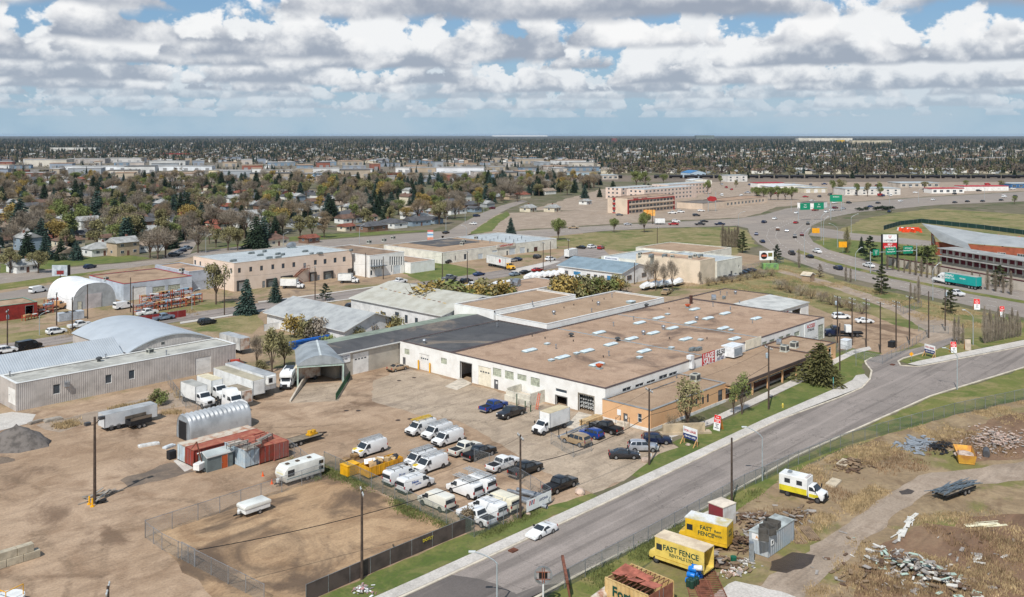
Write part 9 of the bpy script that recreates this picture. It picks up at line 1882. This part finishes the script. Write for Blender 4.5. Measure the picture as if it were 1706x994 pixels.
far_car(1396,449,'suv','dark blue',H((1380,454),(1304,428)),'on the near highway lane above the pine');far_car(1401,531,'suv','white',WX,'left of two white cars in the gravel lot');far_car(1440,538,'sedan','white',WX,'right of two white cars in the gravel lot')
p=P(1402,560);r=thing('flatbed_truck','dark blue flatbed truck in the gravel lot','truck',(p.x,p.y,.04),WX+PI-.1);cab(r,'medium',DBLUE,1.);ob('flat_deck',MB().box(-5,-1.2,1.0,.9,1.2,1.15).box(.75,-1.2,1.15,.9,1.2,2.4),[UNDER],r);ob('load',MB().box(-2.2,-.9,1.153,-.8,.9,2.8),[BOXW],r);frame(r,-5,1.5);wheels(r,[3.15,-2.4,-3.5],1.,.5,.35,RIMD)
# cars and trees of the commercial lots
cr=random.Random(23);cl=sorted((cr.uniform(1190,1700),cr.uniform(306,331)) for _ in range(75));cn_={}
for x,y in cl:
 if y>338-(x-1200)*.035: continue
 c=cr.choice(['white','white','black','grey','silver','red','blue','charcoal']);k=cr.choice(['sedan','suv','pickup','van']);cn_[c,k]=cn_.get((c,k),-1)+1
 far_car(x,y,k,c,cr.choice([WX,WX+1.57]),'',None,'%s %s, %s such from the left in the commercial lots'%(c,k,ORD[min(19,cn_[c,k])]))
row('bud',[(1200,292,306),(1226,300,312),(1388,300,322),(1400,298,322),(1428,305,326),(1445,304,327),(1466,304,328),(1540,302,316),(1610,300,312),(1668,300,314),(1690,326,340)],[GRN,BUD],'small budding tree from the left in the commercial lots','budding_tree')
row('spruce',[(1215,283,297),(1246,282,297),(1330,284,296),(1420,282,297),(1560,283,296),(1690,280,296)],SPR,'dark spruce from the left along the railway','spruce_tree')
# teal highway semi
a=P(1619.4,482);b=P(1557,471);hd=AT2(b.y-a.y,b.x-a.x);c=place((1588,476.5),hd,1.25);TEAL=M('trailer_teal',(28,166,160),.5,.05,.4)
r=thing('semi_truck','white tractor pulling a teal lettered trailer on the highway','truck',(c.x,c.y,.06),hd);Ls=(b-a).length;obj('cargo_box',boxmesh(-Ls/2-1.4,Ls/2-4.,1.28,1.15,4.1,[TEAL,BOXG,ALU]),r);cab(r,'semi',CABW,Ls/2-1.9);frame(r,-Ls/2,Ls/2,.9);wheels(r,[Ls/2+.4,Ls/2-4.5,Ls/2-5.7,-Ls/2+.2,-Ls/2+1.4,-Ls/2-1.],1.05,.52,.35)
for s_,sz,x,z in (('ROSENAU',1.1,2.4,3.3),('TRANSPORT LTD.',.7,2.2,2.4),('FEDORA',.6,-3.6,2.9)): o=obj('lettering',text_mesh(s_,sz,WS,.01,.002),r,(x,1.3,z));o.rotation_euler=(R(90),0,PI)
far_car(1592,492,'pickup','white',H((1540,490),(1600,503)),'','','white work pickup passing the teal trailer')
far_car(1447,445,'pickup','white',H((1400,425),(1450,438)),'','','white flatdeck pickup under the green gantry signs')
# plaza semi with yellow cab
p=P(835,445);hd=H((808,437),(858,448));r=thing('semi_truck','yellow-cab semi with white trailer backed to the plaza dock','truck',(P(834,446).x,P(834,446).y,.05),hd);obj('cargo_box',boxmesh(-8.,5.2,1.28,1.15,4.1,[BOXW,BOXG,ALU]),r);cab(r,'medium',paint('cab_yellow',(236,176,30)),5.6);frame(r,-7,7,.9);wheels(r,[7.7,4.6,-6.4,-5.2],1.05,.5,.35,RIMD);ob('emblem',MB().cyl((1.5,-1.29,2.8),(1.5,-1.31,2.8),.7,n=12),[REDS],r)
box_trailer((962,428),.2,'white oval enclosed trailer at the end of the plaza',7.,1.2,.9,3.6,BOXW,BOXW,None,2,name='cargo_trailer')
box_trailer((1108,374),WX,'short white enclosed trailer behind the red pickup on the cross-road',5.5,1.2,.8,3.2,BOXW,BOXW,None,1,name='cargo_trailer')
# shrink-wrapped boats
WRAP=M('shrink_wrap',(232,232,230),.45,.05,.8)
def boat(x,y,rz,label,L=6.5):
 if 'boat' not in VP:
  m=MB();st=[(-3.2,1.1,1.9),(-1.2,1.25,2.4),(.6,1.2,2.7),(2.2,.85,2.2),(3.3,.12,1.7)]
  for xx,w,z in st: m.v+=[(xx,-w*.55,.75),(xx,-w,1.25),(xx,-w*.75,1.25+(z-1.25)*.7),(xx,0,z),(xx,w*.75,1.25+(z-1.25)*.7),(xx,w,1.25),(xx,w*.55,.75)]
  for i in range(4):
   for k in range(6): a=i*7+k;m.f.append((a,a+1,a+8,a+7));m.mi.append(0)
  m.f.append(tuple(range(7)));m.mi.append(0);m.f.append((28,29,30,31,32,33,34));m.mi.append(0);VP['boat']=m.mesh('wrapped_hull',[WRAP],smooth=True)
  VP['btr']=MB().box(-2.8,-.8,.4,3.6,-.7,.55).box(-2.8,.7,.4,3.6,.8,.55).box(-1.5,-.7,.42,-1.3,.7,.53).box(3.5,-.7,.42,3.6,.7,.53).cyl((-1.4,-1.0,.32),(-1.4,-.82,.32),.32,n=10).cyl((-1.4,.82,.32),(-1.4,1.0,.32),.32,n=10).mesh('boat_trailer',[UNDER])
 p=P(x,y);t=thing('wrapped_boat',label,'boat',(p.x,p.y,.03),rz,'shrink-wrapped boats');obj('wrapped_hull',VP['boat'],t);obj('boat_trailer',VP['btr'],t);return t
for i in range(8): boat(884+i*9.4,466-i*.9,.2,'%s white shrink-wrapped boat from the left behind the block shop'%ORD[i])
for i in range(2): boat(954+i*11,470-i,.2,['left','right'][i]+' white wrapped boat beside the blue-roofed garage')
for i in range(5): boat(1078+i*13,482-i*1.6,.1,'%s wrapped boat from the left in front of the beige works'%ORD[i])
for i in range(4): boat(825+i*11,482-i*1.5,.2,'%s wrapped boat from the left on the middle street lot'%ORD[i])
# rack yard by the pale blue shop
ORR=M('rack_orange',(196,84,52),.7,.15,.8);ST=[M('stock_white',(222,222,218),.7,.08,1.),M('stock_timber',(186,150,106),.9,.12,1.),M('stock_grey',(150,152,152),.7,.1,1.),M('stock_blue',(150,180,196),.6,.1,1.)]
def rack(x,y,rz,label,n=3,w=5.,seed=0):
 g=random.Random(seed);p=P(x,y);t=thing('storage_rack',label,'rack',(p.x,p.y,.02),rz);m=MB()
 for sx in (-w/2,0,w/2):
  for sy in (-.6,.6): m.bar((sx,sy,0),(sx,sy,n*1.2+.3),.14)
 for sx in (-w/2,0,w/2): m.bar((sx,-.6,.9),(sx,.6,.9),.12)
 for k in range(n): m.bar((-w/2,-.6,.9+k*1.2),(w/2,-.6,.9+k*1.2),.12).bar((-w/2,.6,.9+k*1.2),(w/2,.6,.9+k*1.2),.12)
 ob('frame',m,[ORR],t)
 for k in range(n):
  for i in range(4):
   l=g.uniform(1.,2.2);xx=-w/2+.2+i*w/4.2;hh=g.uniform(.2,.6);obj('stock',MB().box(xx,-.5,.97+k*1.2,min(xx+l,w/2+.3),.5,.97+k*1.2+hh).mesh('stock',[ST[g.randrange(4)]]),t)
for i,(x,y) in enumerate([(250,512),(268,508),(286,505),(304,502),(240,522),(262,518),(284,514),(308,510),(322,505)]): rack(x,y,[0,0,0,0,.1,0,.1,0,.2][i],'%s orange rack %s in the yard before the pale blue shop'%(['first','second','third','fourth','first','second','third','fourth','fifth'][i],'in the back row' if i<4 else 'in the front row'),2+(i<4),5.5,i)
for i,(x,y) in enumerate([(60,520),(75,522),(30,522),(10,528),(50,532),(85,512)]): rack(x,y,.1*i,'%s cluttered rack from the left in the corner yard'%ORD[[4,5,1,0,2,3].index([4,5,1,0,2,3][i])],1+(i%2),4.,20+i)
for i in range(3):
 p=P(106+i*11,534-i*1.6);tag(obj('wrapped_crate',MB().box(-1.6,-1.1,0,1.6,1.1,2.2).mesh('wrapped_crate',[M('wrapped_grey',(190,196,202),.5,.1,1.)],bevel=.08,fix=True),None,(p.x,p.y,.02)),['left','middle','right'][i]+' of three grey wrapped crates before the fabric tunnel','crate')
p=P(80,513);t=thing('dump_truck','tan dump truck with rust-brown deck beside the fabric tunnel','truck',(P(88,517).x,P(88,517).y,.03),.3);cab(t,'medium',paint('truck_tan',(196,150,104)),1.2);ob('deck',MB().box(-4.,-1.2,1.1,1.,1.2,1.3).box(-4.,-1.2,1.3,-3.9,1.2,1.8),[RUST],t);frame(t,-4,2.);wheels(t,[3.3,-2.4],1.,.5,.35,RIMD)
# orange barriers in the depot
for i in range(26):
 x=1500+ (i%9)*4.2 if i<14 else 1570+(i-14)*15.5;y=383.5+(i%3)*1.6 if i<14 else 387+(i-14)*1.6+(i%2)*3
 p=P(x,y);tag(ob('plastic_barrier',MB().prism([(-1.,-.35),(1.,-.35),(1.,.35),(-1.,.35)],0,.3).box(-.95,-.15,.3,.95,.15,1.1),[M('barrier_orange',(236,78,36),.5,.06,1.) if i%5!=4 else WS],None,(p.x,p.y,.03),rnd.uniform(0,3)),'%s plastic barrier, %s %s the depot fence'%('white' if i%5==4 else 'orange',ORD[i if i<14 else i-14],'in the heap at the tip of' if i<14 else 'from the left along'),'barrier','barriers in the depot').scale=(1.8,1.8,1.5)
q=P(1346,468);gable('pump_hut','small tan hut with pale roof beside the gravel path','hut',q.x-1.8,q.x+1.8,q.y-1.5,q.y+1.5,2.2,3.,1,M('hut_tan',(176,150,124),.85,.1,.8),M('hut_roof',(206,192,168),.8,.1,.8),.3)
# small dumpsters, hydrants and curb inlets
for i,(x,y) in enumerate([(855,918),(1487,608)]): tag(ob('curb_inlet',MB().box(-.5,-.4,0,.5,.4,.2),[M('inlet_rust',(110,66,46),.8,.15,1.)],None,tuple(P(x,y))),['rusty curb inlet behind the sports car','rusty curb inlet at the island tip'][i],'inlet')
# == weeds and dry grass
def tufts(name,areas,n,mat,hgt=(.25,.8),seed=1,per=7,spread=.35):
 g=np.random.default_rng(seed);out=[]
 for poly,wt in areas:
  pts=np.array([[*P(*q)][:2] for q in poly]);mn,mx=pts.min(0),pts.max(0);k=int(n*wt);got=0
  while got<k:
   q=g.uniform(mn,mx,(k*3,2));ins=np.zeros(len(q),bool);j=len(pts)-1
   for i in range(len(pts)):
    xi,yi=pts[i];xj,yj=pts[j];c=((yi>q[:,1])!=(yj>q[:,1]))&(q[:,0]<(xj-xi)*(q[:,1]-yi)/(yj-yi+1e-9)+xi);ins^=c;j=i
   q=q[ins]
   nz=np.sin(q[:,0]*.35+seed)+np.sin(q[:,1]*.31+q[:,0]*.17)+np.sin(q[:,0]*.9-q[:,1]*.7)*.6+g.normal(size=len(q))*.5;q=q[nz>.2][:k-got];out.append(q);got+=len(q)
 c=np.concatenate(out);c=np.repeat(c,per,0);m=len(c);c=c+g.normal(size=(m,2))*spread;h=g.uniform(*hgt,m);b=np.stack([c[:,0],c[:,1],np.full(m,.02)],1);a=g.random(m)*6.28;w=g.uniform(.03,.09,m)
 s=np.stack([np.cos(a)*w,np.sin(a)*w,np.zeros(m)],1);tip=b+np.stack([g.normal(size=m)*.25*h,g.normal(size=m)*.25*h,h],1)
 return tag(obj(name,np_mesh(name,np.stack([b-s,b+s,tip],1),3,mat)),None,None,kind='stuff')
DRY=leafmat('dry_grass',(172,150,114),.3);GRS=leafmat('fresh_grass',(112,118,70),.3);WEED=leafmat('brown_weeds',(142,118,92),.3)
tufts('dry_grass',[([(1290,808),(1380,759),(1480,724),(1590,693),(1706,668),(1760,690),(1600,730),(1480,760),(1400,800),(1300,850)],.34),([(1340,990),(1420,900),(1520,860),(1640,850),(1706,860),(1706,994)],.4),([(1380,850),(1470,800),(1520,790),(1420,860)],.1),([(1240,870),(1340,850),(1400,860),(1330,910)],.16)],5200,DRY,(.12,.4),3)
tufts('brown_weeds',[([(1330,800),(1450,760),(1560,730),(1650,720),(1700,760),(1500,790),(1400,840)],.3),([(1400,990),(1450,900),(1600,870),(1706,890),(1706,994)],.5),([(1240,860),(1300,835),(1360,860),(1300,890)],.2)],2200,WEED,(.15,.6),4)
tufts('fence_weeds',[([(545,778),(600,800),(700,850),(785,890),(775,900),(690,865),(590,815),(540,790)],.5),([(790,893),(860,862),(915,838),(918,846),(862,872),(795,902)],.3),([(480,760),(540,775),(530,800),(500,780)],.2)],1500,GRS,(.1,.35),5)
tufts('embankment_grass_tufts',[([(1300,440),(1417,474),(1547,502),(1706,536),(1706,548),(1560,545),(1440,490),(1330,470)],.5),([(1100,480),(1230,458),(1290,440),(1380,490),(1420,515),(1330,500),(1200,482)],.5)],4500,DRY,(.15,.45),6,6,.5)
tufts('verge_grass_tufts',[([(1000,985),(1100,925),(1200,865),(1290,806),(1300,800),(1180,850),(1060,915),(970,962)],1.)],1500,GRS,(.15,.4),7)
tufts('lot_edge_weeds',[([(60,560),(200,532),(320,515),(330,525),(200,545),(60,572)],.3),([(280,650),(330,640),(300,690),(270,690)],.2),([(80,700),(260,665),(280,680),(100,715)],.5)],1800,DRY,(.2,.6),8)
# == the air
hz=MB().box(-30500,-30500,-1.5,30500,30500,62.).mesh('haze',[]);hm=bpy.data.materials.new('haze_air');hm.use_nodes=True;t=NT(hm.node_tree)
o=t.n('ShaderNodeOutputMaterial');v=t.n('ShaderNodeVolumePrincipled');v.inputs['Color'].default_value=(.6,.78,1.,1);v.inputs['Density'].default_value=1.9e-5;v.inputs['Anisotropy'].default_value=.1
t.nt.links.new(v.outputs[0],o.inputs['Volume']);hz.materials.append(hm);tag(obj('haze',hz),None,None,kind='stuff')
